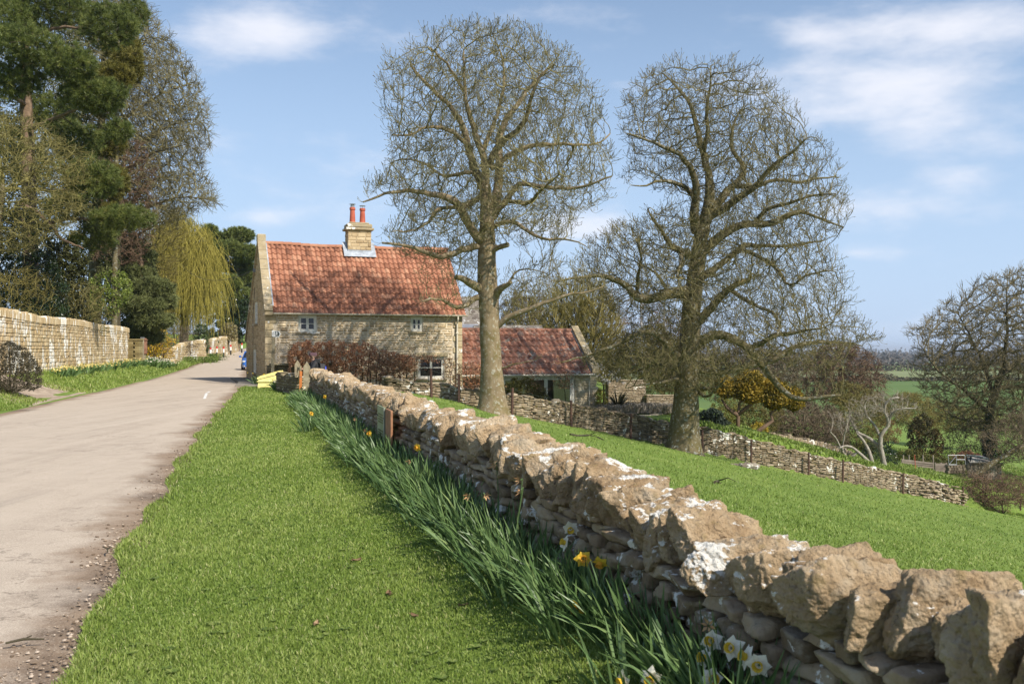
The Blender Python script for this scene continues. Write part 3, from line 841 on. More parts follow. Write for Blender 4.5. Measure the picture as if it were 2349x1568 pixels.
def cottage():
    root = thing('stone_cottage', 'two storey rubble stone cottage with orange pantile roof and two red chimney pots', 'cottage', CO, CROT)
    rng = rng_(21)
    EZ, RZ, RB, BZ, BB, LEN = 3.50, 6.80, 3.0, 2.15, 9.6, 9.5
    wins = [(1.52, 2.37, 2.45, 3.22), (6.92, 7.51, 2.5, 3.2), (7.28, 8.6, 0.2, 1.27)]
    # walls: front face
    mb = MB()
    holes = [(a - .01, b + .01, c - .01, d + .02) for a, b, c, d in wins]
    holes2 = holes + [(-.1, .52, -3, 9), (9.02, 9.7, -3, 9), (7.1, 8.8, 1.27, 1.48), (7.1, 8.8, .06, .2)]
    rubble(mb, [(0, 0), (LEN, 0)], lambda s: -1.6, lambda s: EZ, rng, (0.07, 0.16), (0.14, 0.5), 0.1, holes2, 0.02, False, bev=.035, gap=.016)
    mb.build('front_wall_stones', FACADE, root)
    for x0, x1 in ((0, .5), (9.04, LEN)):
        q = MB(); z = -1.6; i = 0
        while z < EZ - .05:
            h = min(rng.uniform(.26, .42), EZ - z); sh = 0.0 if i % 2 else 0.14
            if x0 == 0: q.box([-.015, -.02, z + .006], [x1 - sh, .12, z + h - .006], rng.uniform(0.2, .9), 0, .018)
            else: q.box([x0 + sh, -.02, z + .006], [x1 + .012, .12, z + h - .006], rng.uniform(0.2, .9), 0, .018)
            z += h; i += 1
        q.build('corner_quoin', QUOIN, root)
    q = MB(); q.box([7.12, -.025, 1.275], [8.78, .1, 1.475], .6, 0, .015); q.build('lintel', QUOIN, root)
    # mortar backing with openings, and the other walls
    w = MB()
    xs = sorted({0.0, LEN, *[v for h in wins for v in h[:2]]}); zs = sorted({-1.6, EZ, *[v for h in wins for v in h[2:]]})
    for i in range(len(xs) - 1):
        for j in range(len(zs) - 1):
            xc, zc = (xs[i] + xs[i + 1]) / 2, (zs[j] + zs[j + 1]) / 2
            if any(h[0] < xc < h[1] and h[2] < zc < h[3] for h in wins): continue
            w.add([[xs[i], .026, zs[j]], [xs[i + 1], .026, zs[j]], [xs[i + 1], .026, zs[j + 1]], [xs[i], .026, zs[j + 1]]], [[0, 1, 2, 3]])
    for a0, a1, z0, z1 in wins:   # reveals
        for p in ([[a0, .026, z0], [a0, .2, z0], [a0, .2, z1], [a0, .026, z1]], [[a1, .026, z0], [a1, .026, z1], [a1, .2, z1], [a1, .2, z0]],
                  [[a0, .026, z1], [a0, .2, z1], [a1, .2, z1], [a1, .026, z1]], [[a0, .026, z0], [a1, .026, z0], [a1, .2, z0], [a0, .2, z0]]):
            w.add(p, [[0, 1, 2, 3]])
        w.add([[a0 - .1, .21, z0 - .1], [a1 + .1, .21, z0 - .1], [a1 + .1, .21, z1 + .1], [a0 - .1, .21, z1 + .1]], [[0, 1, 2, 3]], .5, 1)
    w.add([[.026, .026, -1.6], [.026, BB, -1.6], [.026, BB, BZ], [.026, RB, RZ], [.026, .026, EZ]], [[0, 1, 2], [0, 2, 3], [0, 3, 4]])
    w.add([[LEN, .026, -1.6], [LEN, BB, -1.6], [LEN, BB, BZ], [LEN, RB, RZ], [LEN, .026, EZ]], [[0, 1, 2], [0, 2, 3], [0, 3, 4]])
    w.add([[0, BB, -1.6], [LEN, BB, -1.6], [LEN, BB, BZ], [0, BB, BZ]], [[0, 1, 2, 3]])
    w.build('wall', [MORTAR, DARKIN], root)
    # gable facing the lane
    g = MB()
    def gt(s):
        b = s
        return EZ + (RZ - EZ) * b / RB if b < RB else RZ + (BZ - RZ) * (b - RB) / (BB - RB)
    rubble(g, [(0, BB), (0, 0.13)], lambda s: -1.0, lambda s: gt(BB - s) - .02, rng, (0.08, 0.14), (0.15, 0.4), 0.1,
           [(BB - 5.2, BB - 4.3, .45, 1.62), (BB - 4.7, BB - 3.6, 2.9, 4.0)], 0.012, False, normal=1)
    g.build('gable_stones', FACADE, root)
    for i, v in enumerate(wins):
        window(root, *v, b=0.09, lights=2 if i != 1 else 2, bars=1 if i != 1 else 1, sill=True)
    window(root, 4.3, 5.2, .45, 1.62, b=-.03, lights=2, bars=2, axis='g')
    window(root, 3.6, 4.7, 2.9, 4.0, b=-.01, lights=2, bars=1, axis='g')
    li = MB(); li.box([-.05, 4.15, 1.63], [.06, 5.35, 1.85], .6, 0, .01); li.build('lintel', QUOIN, root); li = MB(); li.box([-.05, 3.45, 4.01], [.06, 4.85, 4.2], .6, 0, .01); li.build('lintel', QUOIN, root)
    # roof
    r = MB()
    cham = lambda c: (c[:, 0] > 4.32) & (c[:, 0] < 5.5) & (c[:, 1] > 2.57) & (c[:, 1] < 3.3)
    sag = lambda a: -.05 * math.sin(math.pi * a / LEN) + .02 * math.sin(a * 1.7)
    pantiles(r, .30, LEN + .14, lambda a: (-.2, EZ + .02 - .2 * (RZ - EZ) / RB + sag(a) * .4), lambda a: (RB, RZ + .02 + sag(a)), 39, 13, rng, skip=cham)
    pantiles(r, .30, LEN + .14, lambda a: (BB + .25, BZ - .1), lambda a: (RB, RZ + .02 + sag(a)), 39, 20, rng)
    # underside keeps the loft dark
    r.add([[0.2, -.15, EZ - .2], [LEN + .1, -.15, EZ - .2], [LEN + .1, RB, RZ - .06], [0.2, RB, RZ - .06]], [[0, 1, 2, 3]], .2)
    r.add([[0.2, BB + .2, BZ - .15], [LEN + .1, BB + .2, BZ - .15], [LEN + .1, RB, RZ - .06], [0.2, RB, RZ - .06]], [[0, 1, 2, 3]], .2)
    ro = r.build('roof', TILE, root, smooth=False)
    # ridge tiles
    for xa, xb in ((.3, 3.9), (5.42, LEN + .1)):
        x = xa; rt = MB()
        while x < xb:
            n = 9; A = np.linspace(-.25, math.pi + .25, n); pr = np.stack([RB + .145 * np.cos(A), RZ + .02 + sag(x) + .125 * np.sin(A)], 1)
            x1 = min(x + .43, LEN + .15)
            V = np.concatenate([np.column_stack([np.full(n, x), pr]), np.column_stack([np.full(n, x1), pr + [0, .006]])])
            rt.add(V, [[i, i + 1, n + i + 1, n + i] for i in range(n - 1)], rng.uniform(.55, .95))
            x += .435
        rt.build('ridge_tiles', TILE, ro)
    # gable coping
    c = MB()
    def slope(bA, zA, bB, zB, a0, a1, th, n):
        for k in range(n):
            t0, t1 = k / n, (k + 1) / n - .004
            p = [(bA + (bB - bA) * t, zA + (zB - zA) * t) for t in (t0, t1)]
            dd = np.array([bB - bA, zB - zA]); dd /= np.linalg.norm(dd); nn = np.array([-dd[1], dd[0]]); nn *= np.sign(nn[1])
            o = [p[0], p[1], tuple(p[1] + nn * th), tuple(p[0] + nn * th)]
            c.prism(o, 0, a0, a1, rng.uniform(.2, .9))
    slope(-.22, EZ - .2, RB, RZ + .05, -.07, .31, .2, 7)
    slope(BB + .2, BZ - .1, RB + .02, RZ + .05, -.07, .31, .16, 9)
    c.box([-.09, RB - .2, RZ + .1], [.33, RB + .22, RZ + .47], .9, 0, .04)
    c.box([-.08, -.3, EZ - .3], [.32, .02, EZ + .02], .5, 0, .03)
    c.build('gable_coping', CAPSTONE, root)
    fl = MB(); fl.prism([(-.1, EZ + .14), (RB - .05, RZ + .10), (RB - .05, RZ + .15), (-.1, EZ + .19)], 0, .315, .37); fl.build('flashing', LEAD, ro)
    # gutter and downpipe
    gu = MB(); A = np.linspace(math.pi, 2 * math.pi, 9)
    gz0 = EZ - .20
    for (ra, mi) in ((.06, 0), (.052, 0)):
        pr = np.stack([-.255 + ra * np.cos(A), gz0 + ra * np.sin(A)], 1)
        V = np.concatenate([np.column_stack([np.full(9, .34), pr]), np.column_stack([np.full(9, LEN + .2), pr])])
        gu.add(V, [[i, i + 1, 10 + i, 9 + i] for i in range(8)])
    gu.box([.34, -.318, gz0 - .006], [LEN + .2, -.306, gz0 + .012])
    guo = gu.build('gutter', GUTTER, root)
    for a in (.6, 1.35, 2.9, 3.9, 4.8, 5.8, 6.6, 7.8, 8.7):
        b_ = MB(); b_.tube([(a, -.05, gz0 - .16), (a, -.1, gz0 - .14), (a, -.24, gz0 - .065)], .011, 5); b_.build('bracket', GUTTER, guo)
    dp = MB(); dp.tube([(9.22, -.25, gz0 - .04), (9.22, -.25, gz0 - .2), (9.22, -.1, gz0 - .42), (9.22, -.095, -1.4)], .042, 10); 
    for z in (2.4, .9, -.5): dp.box([9.15, -.155, z], [9.29, -.035, z + .07], .5, 0, .01)
    dp.build('downpipe', GUTTER, root)
    # chimney
    ch = MB(); a0, a1, b0, b1 = 4.32, 5.50, 2.56, 3.36
    z = 5.7
    while z < 7.62:
        h = rng.uniform(.13, .26)
        for (pa, fx) in (([(a0, b0), (a1, b0)], 0), ([(a1, b0), (a1, b1)], 0), ([(a1, b1), (a0, b1)], 0), ([(a0, b1), (a0, b0)], 0)):
            rubble(ch, pa, lambda s: z, lambda s: min(z + h, 7.64), rng, (h, h + .001), (.2, .5), .14, (), .008, False, bev=.018, gap=.006, quoin=.28)
        z += h
    ch.box([a0 + .03, b0 + .03, 5.7], [a1 - .03, b1 - .03, 7.6], .5, 1)
    cho = ch.build('chimney', [FACADE, MORTAR], root)
    cp = MB()
    cp.box([a0 - .12, b0 - .12, 7.62], [a1 + .12, b1 + .12, 7.74], .35, 0, .02); cp.box([a0 - .05, b0 - .05, 7.742], [a1 + .05, b1 + .05, 7.95], .45, 0, .05)
    cp.box([a0 + .08, b0 + .08, 7.952], [a1 - .08, b1 - .08, 8.03], .9, 0, .035)
    cp.build('chimney_cap', CAPSTONE, cho)
    POT = mat('red_clay_pot', [(0.3, (0.36, 0.085, 0.05)), (0.7, (0.46, 0.12, 0.07))], 3, 0, 0.7)
    STEEL = plain('steel_cowl', (0.45, 0.45, 0.45), 0.35, metal=0.8)
    for k, x in enumerate((4.62, 5.13)):
        p = MB(); yb = 2.95; h = .80 - .02 * k
        p.lathe([(.155, 0), (.15, .08), (.125, .55), (.12, h - .14), (.15, h - .12), (.15, h - .03), (.125, h), (.09, h - .02)], (x, yb, 8.0), 16)
        po = p.build('chimney_pot', POT, cho, smooth=False)
        w_ = MB()
        if k == 0:
            w_.lathe([(.10, h), (.10, h + .12), (.098, h + .125)], (x, yb, 8.0), 12); w_.lathe([(.17, h + .155), (.15, h + .17), (.02, h + .185)], (x, yb, 8.0), 14)
        else:
            for an in range(4): w_.tube([(x + .1 * math.cos(an * 1.57), yb + .1 * math.sin(an * 1.57), 8.0 + h), (x + .1 * math.cos(an * 1.57), yb + .1 * math.sin(an * 1.57), 8.0 + h + .11)], .008, 4)
            w_.lathe([(.165, h + .105), (.14, h + .13), (.02, h + .14)], (x, yb, 8.0), 14)
        w_.build('cowl', STEEL, po)
    lf = MB()
    sl = (RZ - EZ) / RB
    zr = lambda b: EZ + sl * b + .20
    lf.add([[a0 - .22, b0 - .22, zr(b0 - .22)], [a1 + .22, b0 - .22, zr(b0 - .22)], [a1 + .22, b0 + .02, zr(b0 + .02) + .03], [a0 - .22, b0 + .02, zr(b0 + .02) + .03]], [[0, 1, 2, 3]])
    for s0, s1 in ((a0 - .22, a0 + .005), (a1 - .005, a1 + .22)):
        lf.add([[s0, b0 - .1, zr(b0 - .1) + .012], [s1, b0 - .1, zr(b0 - .1) + .012], [s1, RB, zr(RB) + .05], [s0, RB, zr(RB) + .05]], [[0, 1, 2, 3]])
    for i in range(5):
        h1, h0 = zr(b0 + i * .09), zr(b0 + i * .09) - .1
        for xa in (a0 - .012, a1 + .012): lf.box([min(xa, xa), b0 + i * .09, h0], [xa + .004, b0 + i * .09 + .1, h1 + .14])
    lf.box([a0 - .01, b0 - .016, zr(b0) - .1], [a1 + .01, b0 - .012, zr(b0) + .10])
    lf.build('lead_flashing', LEAD, ro)
    cb = MB(); cb.tube([(-.02, 5.6, -.5), (-.02, 5.62, 3.3), (-.03, 4.6, 4.75)], .012, 5); cb.build('cable', plain('black_cable', (.02, .02, .02)), root)
cottage()

def wing():
    root = thing('garden_wing', 'single storey cottage wing with dull red pantile roof and white glazed doors', 'house wing', CO, CROT)
    rng = rng_(22)
    B0, A0, A1, EZ, RB, RZ, BB, BZ = 0.8, 9.56, 17.15, 0.44, 3.4, 2.66, 6.0, 0.44
    LO = -2.6
    mb = MB()
    rubble(mb, [(15.95, B0), (A1, B0), (A1, BB)], lambda s: LO, lambda s: (EZ + .02) if s < 1.2 else min(EZ + (s - 1.2) / 2.6 * 2.2, EZ + (6.4 - s) / 2.6 * 2.2) , rng, (.08, .16), (.2, .5), .1, (), .01, False, bev=.02, gap=.006)
    mb.build('pier_stones', mat('pale_stone', [(0.1, (.42, .33, .2)), (.5, (.56, .47, .32)), (.9, (.66, .58, .43))], 3, .6, bscale=30), root)
    w = MB()
    w.add([[15.95, B0 + .03, LO], [A1 - .03, B0 + .03, LO], [A1 - .03, B0 + .03, EZ], [15.95, B0 + .03, EZ]], [[0, 1, 2, 3]])
    w.add([[A1 - .03, B0 + .03, LO], [A1 - .03, BB, LO], [A1 - .03, BB, EZ], [A1 - .03, RB, RZ - .1], [A1 - .03, B0 + .03, EZ]], [[0, 1, 2], [0, 2, 3], [0, 3, 4]])
    w.add([[A0, BB, LO], [A1, BB, LO], [A1, BB, EZ], [A0, BB, EZ]], [[0, 1, 2, 3]])
    w.add([[15.95, B0 + .03, LO], [15.95, B0 + .5, LO], [15.95, B0 + .5, EZ], [15.95, B0 + .03, EZ]], [[0, 1, 2, 3]])
    w.build('wall', MORTAR, root)
    fl = MB(); fl.box([A0, B0 + .1, LO - .1], [A1 - .1, BB - .05, -1.75]); fl.build('floor_slab', mat('oak_boards', [(.3, (.3, .2, .1)), (.7, (.4, .28, .16))], 3, 0), root)
    iw = MB(); iw.box([A0, 4.6, LO], [A1 - .1, 4.66, EZ], .5); iw.box([13.2, B0 + .5, LO], [13.3, 4.6, EZ], .5); iw.build('inner_wall', mat('cream_plaster', [(.3, (.45, .37, .24)), (.7, (.55, .46, .31))], 2, 0), root)
    # glazed screen: posts, head rail, doors
    pst = MB()
    for a in (9.75, 11.9, 15.86): pst.box([a - .07, B0 + .06, LO], [a + .07, B0 + .2, EZ - .12], .5, 0, .01)
    pst.box([9.6, B0 + .05, EZ - .30], [15.95, B0 + .21, EZ - .115], .5, 0, .01)
    pst.build('door_frame', WHITE, root)
    fa = MB(); fa.box([A0, B0 - .04, EZ - .11], [15.95, B0 + .2, EZ - .002], .5, 0, .01); fa.build('timber_lintel', mat('grey_oak', [(.3, (.22, .19, .15)), (.7, (.33, .29, .23))], 6, 0), root)
    for k, (a0, a1) in enumerate(((11.99, 13.28), (13.29, 14.33), (14.34, 15.78))):
        d = MB(); t = .09; z0, z1 = -1.74, EZ - .31
        d.box([a0, B0 + .08, z0], [a0 + t, B0 + .15, z1], .5, 0, .008); d.box([a1 - t, B0 + .08, z0], [a1, B0 + .15, z1], .5, 0, .008)
        d.box([a0 + t, B0 + .083, z0], [a1 - t, B0 + .147, z0 + .2], .5, 0, .008); d.box([a0 + t, B0 + .083, z1 - t], [a1 - t, B0 + .147, z1], .5, 0, .008)
        do = d.build('glazed_door', WHITE, root)
        gl = MB(); gl.box([a0 + t, B0 + .11, z0 + .2], [a1 - t, B0 + .118, z1 - t])
        gl.build('pane', CLEAR, do)
        if k == 1:
            h = MB(); h.box([a1 - .07, B0 + .05, -.82], [a1 - .03, B0 + .08, -.66], .5, 0, .005); h.tube([(a1 - .05, B0 + .045, -.72), (a1 - .16, B0 + .04, -.72)], .01, 6); h.build('handle', plain('black_iron', (.03, .03, .03), .5), do)
    # roof
    r = MB()
    pantiles(r, A0, A1 - .28, lambda a: (B0 - .18, EZ + .0 - .1), lambda a: (RB, RZ), 25, 8, rng)
    pantiles(r, A0, A1 - .28, lambda a: (BB + .18, BZ - .1), lambda a: (RB, RZ), 25, 8, rng)
    r.add([[A0, B0 - .12, EZ - .14], [A1 - .2, B0 - .12, EZ - .14], [A1 - .2, RB, RZ - .06], [A0, RB, RZ - .06]], [[0, 1, 2, 3]], .2)
    r.add([[A0, BB + .12, EZ - .14], [A1 - .2, BB + .12, EZ - .14], [A1 - .2, RB, RZ - .06], [A0, RB, RZ - .06]], [[0, 1, 2, 3]], .2)
    ro = r.build('roof', TILE2, root)
    x = A0; rt = MB()
    while x < A1 - .35:
        n = 9; A = np.linspace(-.25, math.pi + .25, n); pr = np.stack([RB + .14 * np.cos(A), RZ + .0 + .12 * np.sin(A)], 1); x1 = min(x + .43, A1 - .29)
        rt.add(np.concatenate([np.column_stack([np.full(n, x), pr]), np.column_stack([np.full(n, x1), pr])]), [[i, i + 1, n + i + 1, n + i] for i in range(n - 1)], rng.uniform(.4, .8)); x += .435
    rt.build('ridge_tiles', TILE2, ro)
    c = MB()
    for s in (1, -1):
        for k in range(5):
            t0, t1 = k / 5, (k + 1) / 5 - .004
            bb = lambda t: (RB - s * (RB - B0 + .2) * (1 - t)); zz = lambda t: EZ - .06 + (RZ + .04 - EZ + .06) * t
            o = [(bb(t0), zz(t0)), (bb(t1), zz(t1)), (bb(t1), zz(t1) + .24), (bb(t0), zz(t0) + .24)]
            c.prism(o, 0, A1 - .3, A1 + .1, rng.uniform(.4, .9))
    c.build('gable_coping', QUOIN, root)
    lf = MB(); lf.prism([(B0 - .15, EZ + .02), (RB, RZ + .10), (RB, RZ + .14), (B0 - .15, EZ + .06)], 0, A1 - .38, A1 - .302); lf.build('flashing', plain('dark_lead', (.10, .10, .11)), ro)
    gu = MB(); gu.tube([(A0, B0 - .24, EZ - .14), (A1 - .2, B0 - .24, EZ - .14)], .055, 8); guo = gu.build('gutter', GUTTER, root)
    dp = MB(); dp.tube([(16.72, B0 - .24, EZ - .18), (16.72, B0 - .22, EZ - .3), (16.72, B0 - .08, EZ - .5), (16.72, B0 - .08, LO)], .04, 10); dp.build('downpipe', GUTTER, root)

def clear_mat():
    m, nt = _nodes('clear_glass'); N = NT(nt)
    tr = N.n('ShaderNodeBsdfTransparent'); tr.inputs['Color'].default_value = (.82, .84, .84, 1)
    gl = N.n('ShaderNodeBsdfGlossy'); gl.inputs['Roughness'].default_value = 0.02
    mx = N.n('ShaderNodeMixShader'); mx.inputs[0].default_value = 0.1
    out = N.n('ShaderNodeOutputMaterial'); N.l(tr.outputs[0], mx.inputs[1]); N.l(gl.outputs[0], mx.inputs[2]); N.l(mx.outputs[0], out.inputs[0])
    return m
CLEAR = clear_mat()
wing()

def barn():
    """stone tiled roofs that stand behind the cottage"""
    rng = rng_(23)
    SLATE = stone_mat('stone_slates', [(0.1, (.11, .09, .075)), (.5, (.19, .165, .14)), (.9, (.27, .24, .2))], .65, 2, lichen=.32, lich_scale=7, dark=.2, bscale=20, lich_col=(.6, .6, .58))
    def slates(mb, x0, x1, y0, z0, y1, z1, n):
        for k in range(n):
            t0, t1 = k / n, (k + 1.15) / n
            x = x0
            while x < x1:
                w = min(rng.uniform(.16, .34), x1 - x)
                ya, za, yb, zb = y0 + (y1 - y0) * t0, z0 + (z1 - z0) * t0 + .045, y0 + (y1 - y0) * t1, z0 + (z1 - z0) * t1 + .01
                mb.add([[x, ya, za], [x + w - .01, ya, za], [x + w - .01, yb, zb], [x, yb, zb], [x, ya, za - .035], [x + w - .01, ya, za - .035]], [[0, 1, 2, 3], [4, 5, 1, 0]], rng.uniform(0, 1))
                x += w
    p0 = P(1030, 762, 60); p1 = P(1105, 762, 60)
    root = thing('stone_barn', 'tall house with grey stone slate roof showing behind the cottage end', 'house', (0, 0, 0))
    r = MB(); x0, x1 = p0[0] - 8, p1[0] + .1
    e, g = P(0, 757, 60), P(0, 681, 63.5)
    slates(r, x0, x1, 60, e[2], 63.5, g[2], 16)
    r.add([[x0, 67, e[2]], [x1, 67, e[2]], [x1, 63.5, g[2]], [x0, 63.5, g[2]]], [[0, 1, 2, 3]])
    r.build('roof', SLATE, root)
    w = MB(); w.box([x0 + .1, 60.3, -3], [x1 - .1, 66.7, e[2]], .5); w.prism([(60.3, e[2]), (66.7, e[2]), (63.5, g[2] - .1)], 0, x0 + .1, x1 - .1); w.build('wall', FACADE, root)
    rl = MB(); q = P(1068, 752, 59.9); rl.box([q[0] - .6, 59.55, q[2] - .15], [q[0] + .75, 60.3, q[2] + .22], .5, 0, .02); rl.build('skylight', plain('grey_lead_box', (.3, .33, .4), .4), root)
    root = thing('low_barn', 'low barn with mottled stone slate roof just above the red wing roof', 'barn', (0, 0, 0))
    r = MB(); x0, x1 = P(1085, 0, 58)[0], P(1246, 0, 58)[0]
    e, g = P(0, 775, 57), P(0, 746.5, 59.5)
    slates(r, x0, x1, 57, e[2], 59.5, g[2], 10)
    r.add([[x0, 62, e[2]], [x1, 62, e[2]], [x1, 59.5, g[2]], [x0, 59.5, g[2]]], [[0, 1, 2, 3]])
    r.build('roof', SLATE, root)
    w = MB(); w.box([x0 + .1, 57.3, -3.5], [x1 - .1, 61.7, e[2]]); w.prism([(57.3, e[2]), (61.7, e[2]), (59.5, g[2] - .1)], 0, x0 + .1, x1 - .1); w.build('wall', FACADE, root)
barn()

# ------------------------------------------------------------------ tall wall and the low walls beyond the lane
def tall_wall():
    rng = rng_(31)
    GOLD = stone_mat('golden_limestone', [(0.05, (.29, .20, .095)), (.4, (.44, .325, .175)), (.7, (.54, .43, .26)), (.95, (.63, .54, .37))], .55, 1.6, lichen=.60, lich_scale=3.2, dark=.2, bscale=14, streak=.22, bstr=.4, lich_col=(.8, .78, .72))
    a, b = np.array([-26.6, 69.2]), np.array([-19.8, 41.8]); d = (b - a) / np.linalg.norm(b - a); c = b + d * 16
    root = thing('tall_stone_wall', 'tall golden limestone garden wall streaked with white lichen beside the lane', 'wall', (b[0], b[1], 0)); L = np.array([b[0], b[1], 0])
    zb = .66; ztop = lambda s: zb + 2.42 + .04 * math.sin(s * .4)
    mb = MB()
    at, T = rubble(mb, [a - b, c - b], lambda s: zb - .3, lambda s: ztop(s) - .32, rng, (.08, .19), (.16, .55), .16, (), .02, True, batter=0.0, normal=-1, bev=.02, gap=.006)
    mb.build('wall_courses', [GOLD, GAPM], root)
    cp = MB(); s = 0
    while s < T:
        w = rng.uniform(.09, .17); h = rng.uniform(.28, .36) * (1 if s < T - 18 else rng.uniform(.75, 1.12))
        p, dd, nr = at(min(s + w / 2, T - .01)); M = np.eye(4); M[:2, 0] = dd; M[:2, 1] = nr; M[:2, 3] = p; M[2, 3] = ztop(s) - .32
        cp.box([-w / 2 + .004, -.45, 0], [w / 2 - .004, .02, h], rng.uniform(0, 1), 0, .02, M); s += w
    cp.build('coping_course', GOLD, root)
    # thickness and far side
    bk = MB(); p0, p1 = np.array(a - b), np.array(c - b); n2 = np.array([-d[1], d[0]]);
    if n2[0] > 0: n2 = -n2
    V = []
    for p in (p0, p1):
        for off, z in ((.03, zb - .3), (.03, 2.74 + zb - .66), (.45, 2.74 + zb - .66), (.45, zb - .3)): V.append([p[0] + n2[0] * off, p[1] + n2[1] * off, z])
    bk.add(V, [[1, 2, 6, 5], [2, 3, 7, 6], [0, 1, 2, 3]]); bk.build('wall_back', GOLD, root)
    # end pier beyond the far end
    root = thing('gate_pier', 'mossy stone pier in shade at the far end of the tall wall', 'pier', P(309, 836, 69)); z = float(root.location.z)
    pm = MB(); k = 0; zz = 0
    for k in range(15):
        h = .145
        for i in range(2):
            x0 = -.45 + i * .45 + (0.1 if k % 2 else 0) * (1 if i else 0)
            pm.box([x0, -.3, zz - .5 + .004], [x0 + .44 - (.1 if (k % 2 and i) else 0), .3, zz - .5 + h - .004], rng.uniform(0, 1), 0, .025)
        zz += h
    pm.box([-.52, -.36, zz - .5], [.5, .36, zz - .4], .5, 0, .03)
    pm.build('pier_stones', stone_mat('mossy_stone', [(.1, (.13, .10, .045)), (.5, (.24, .19, .09)), (.9, (.33, .27, .14))], .5, 2, moss=.8, dark=.2), root)
tall_wall()

def far_walls():
    rng = rng_(32)
    M1 = stone_mat('far_wall_stone', [(0.05, (.30, .21, .10)), (.5, (.46, .35, .19)), (.95, (.58, .48, .31))], .6, 1.2, lichen=.42, lich_scale=2.2, dark=.25, bscale=8, bstr=.4)
    def wall(name, label, pts, hgt, cop=.25, course=(.12, .2)):
        W = [P(x, yb, D) for x, yb, D in pts]; o = W[0].copy(); path = [(p[:2] - o[:2]) for p in W]
        cum = np.concatenate([[0], np.cumsum([np.linalg.norm(path[i + 1] - path[i]) for i in range(len(path) - 1)])]); zz = [p[2] for p in W]
        root = thing(name, label, 'wall', (o[0], o[1], 0)); mb = MB()
        hf = lambda s: np.interp(s, cum, hgt)
        at, T = rubble(mb, path, lambda s: np.interp(s, cum, zz) - .4, lambda s: np.interp(s, cum, zz) + hf(s) - cop, rng, course, (.25, .6), .2, (), .02, True, normal=1, bev=.03, gap=.01)
        mb.build('wall_courses', [M1, GAPM], root)
        cp = MB(); s = 0
        while s < T:
            w = rng.uniform(.12, .26); h = cop * rng.uniform(.8, 1.35); p, dd, nr = at(min(s + w / 2, T - .01)); M = np.eye(4); M[:2, 0] = dd; M[:2, 1] = nr; M[:2, 3] = p; M[2, 3] = np.interp(s, cum, zz) + hf(s) - cop
            cp.box([-w / 2 + .01, -.42, -.03], [w / 2 - .01, .03, h], rng.uniform(0, 1), 0, .03, M); s += w
        cp.build('coping_course', M1, root)
        bk = MB(); V = []
        for i, p in enumerate(path):
            s = cum[i]; _, dd, nr = at(min(max(s, .001), T - .001)); q = p - nr * .4
            V += [[p[0] - nr[0] * .03, p[1] - nr[1] * .03, zz[i] + hf(s) - cop], [q[0], q[1], zz[i] + hf(s) - cop], [q[0], q[1], zz[i] - .4]]
        bk.add(V, [[3 * i + j, 3 * i + 3 + j, 3 * i + 4 + j, 3 * i + 1 + j] for i in range(len(path) - 1) for j in range(2)]); bk.build('wall_back', M1, root)
    wall('roadside_wall', 'low rubble wall with upright coping behind the speed limit sign', [(380, 834, 82), (402, 836, 83), (422, 826, 93), (474, 818, 100)], [1.35, 1.35, 1.6, 1.75])
    wall('roadside_wall', 'golden roadside wall beyond the ivy behind the farthest bollards', [(476, 818, 106), (500, 814, 112), (525, 809, 122), (548, 803, 135)], [1.8, 1.95, 2.0, 1.7])
    # steps of stone at the gap
    root = thing('stone_block', 'pale rough stone block in the grass at the low wall corner', 'stone', P(390, 842, 79)); m = MB()
    for k in range(3):
        v, f = rock((.45 - .1 * k, .3, .12), rng, 2, 5, .05); m.add(v + [.1 * k, 0, .1 + .2 * k], f, rng.uniform(.3, .8))
    m.build('block', M1, root)
far_walls()
# ------------------------------------------------------------------ trees
def inpoly(poly, x, y):
    poly = np.asarray(poly, float); n = len(poly); c = np.zeros(len(x), bool); j = n - 1
    for i in range(n):
        xi, yi, xj, yj = *poly[i], *poly[j]
        m = ((yi > y) != (yj > y)) & (x < (xj - xi) * (y - yi) / (yj - yi + 1e-12) + xi)
        c ^= m; j = i
    return c

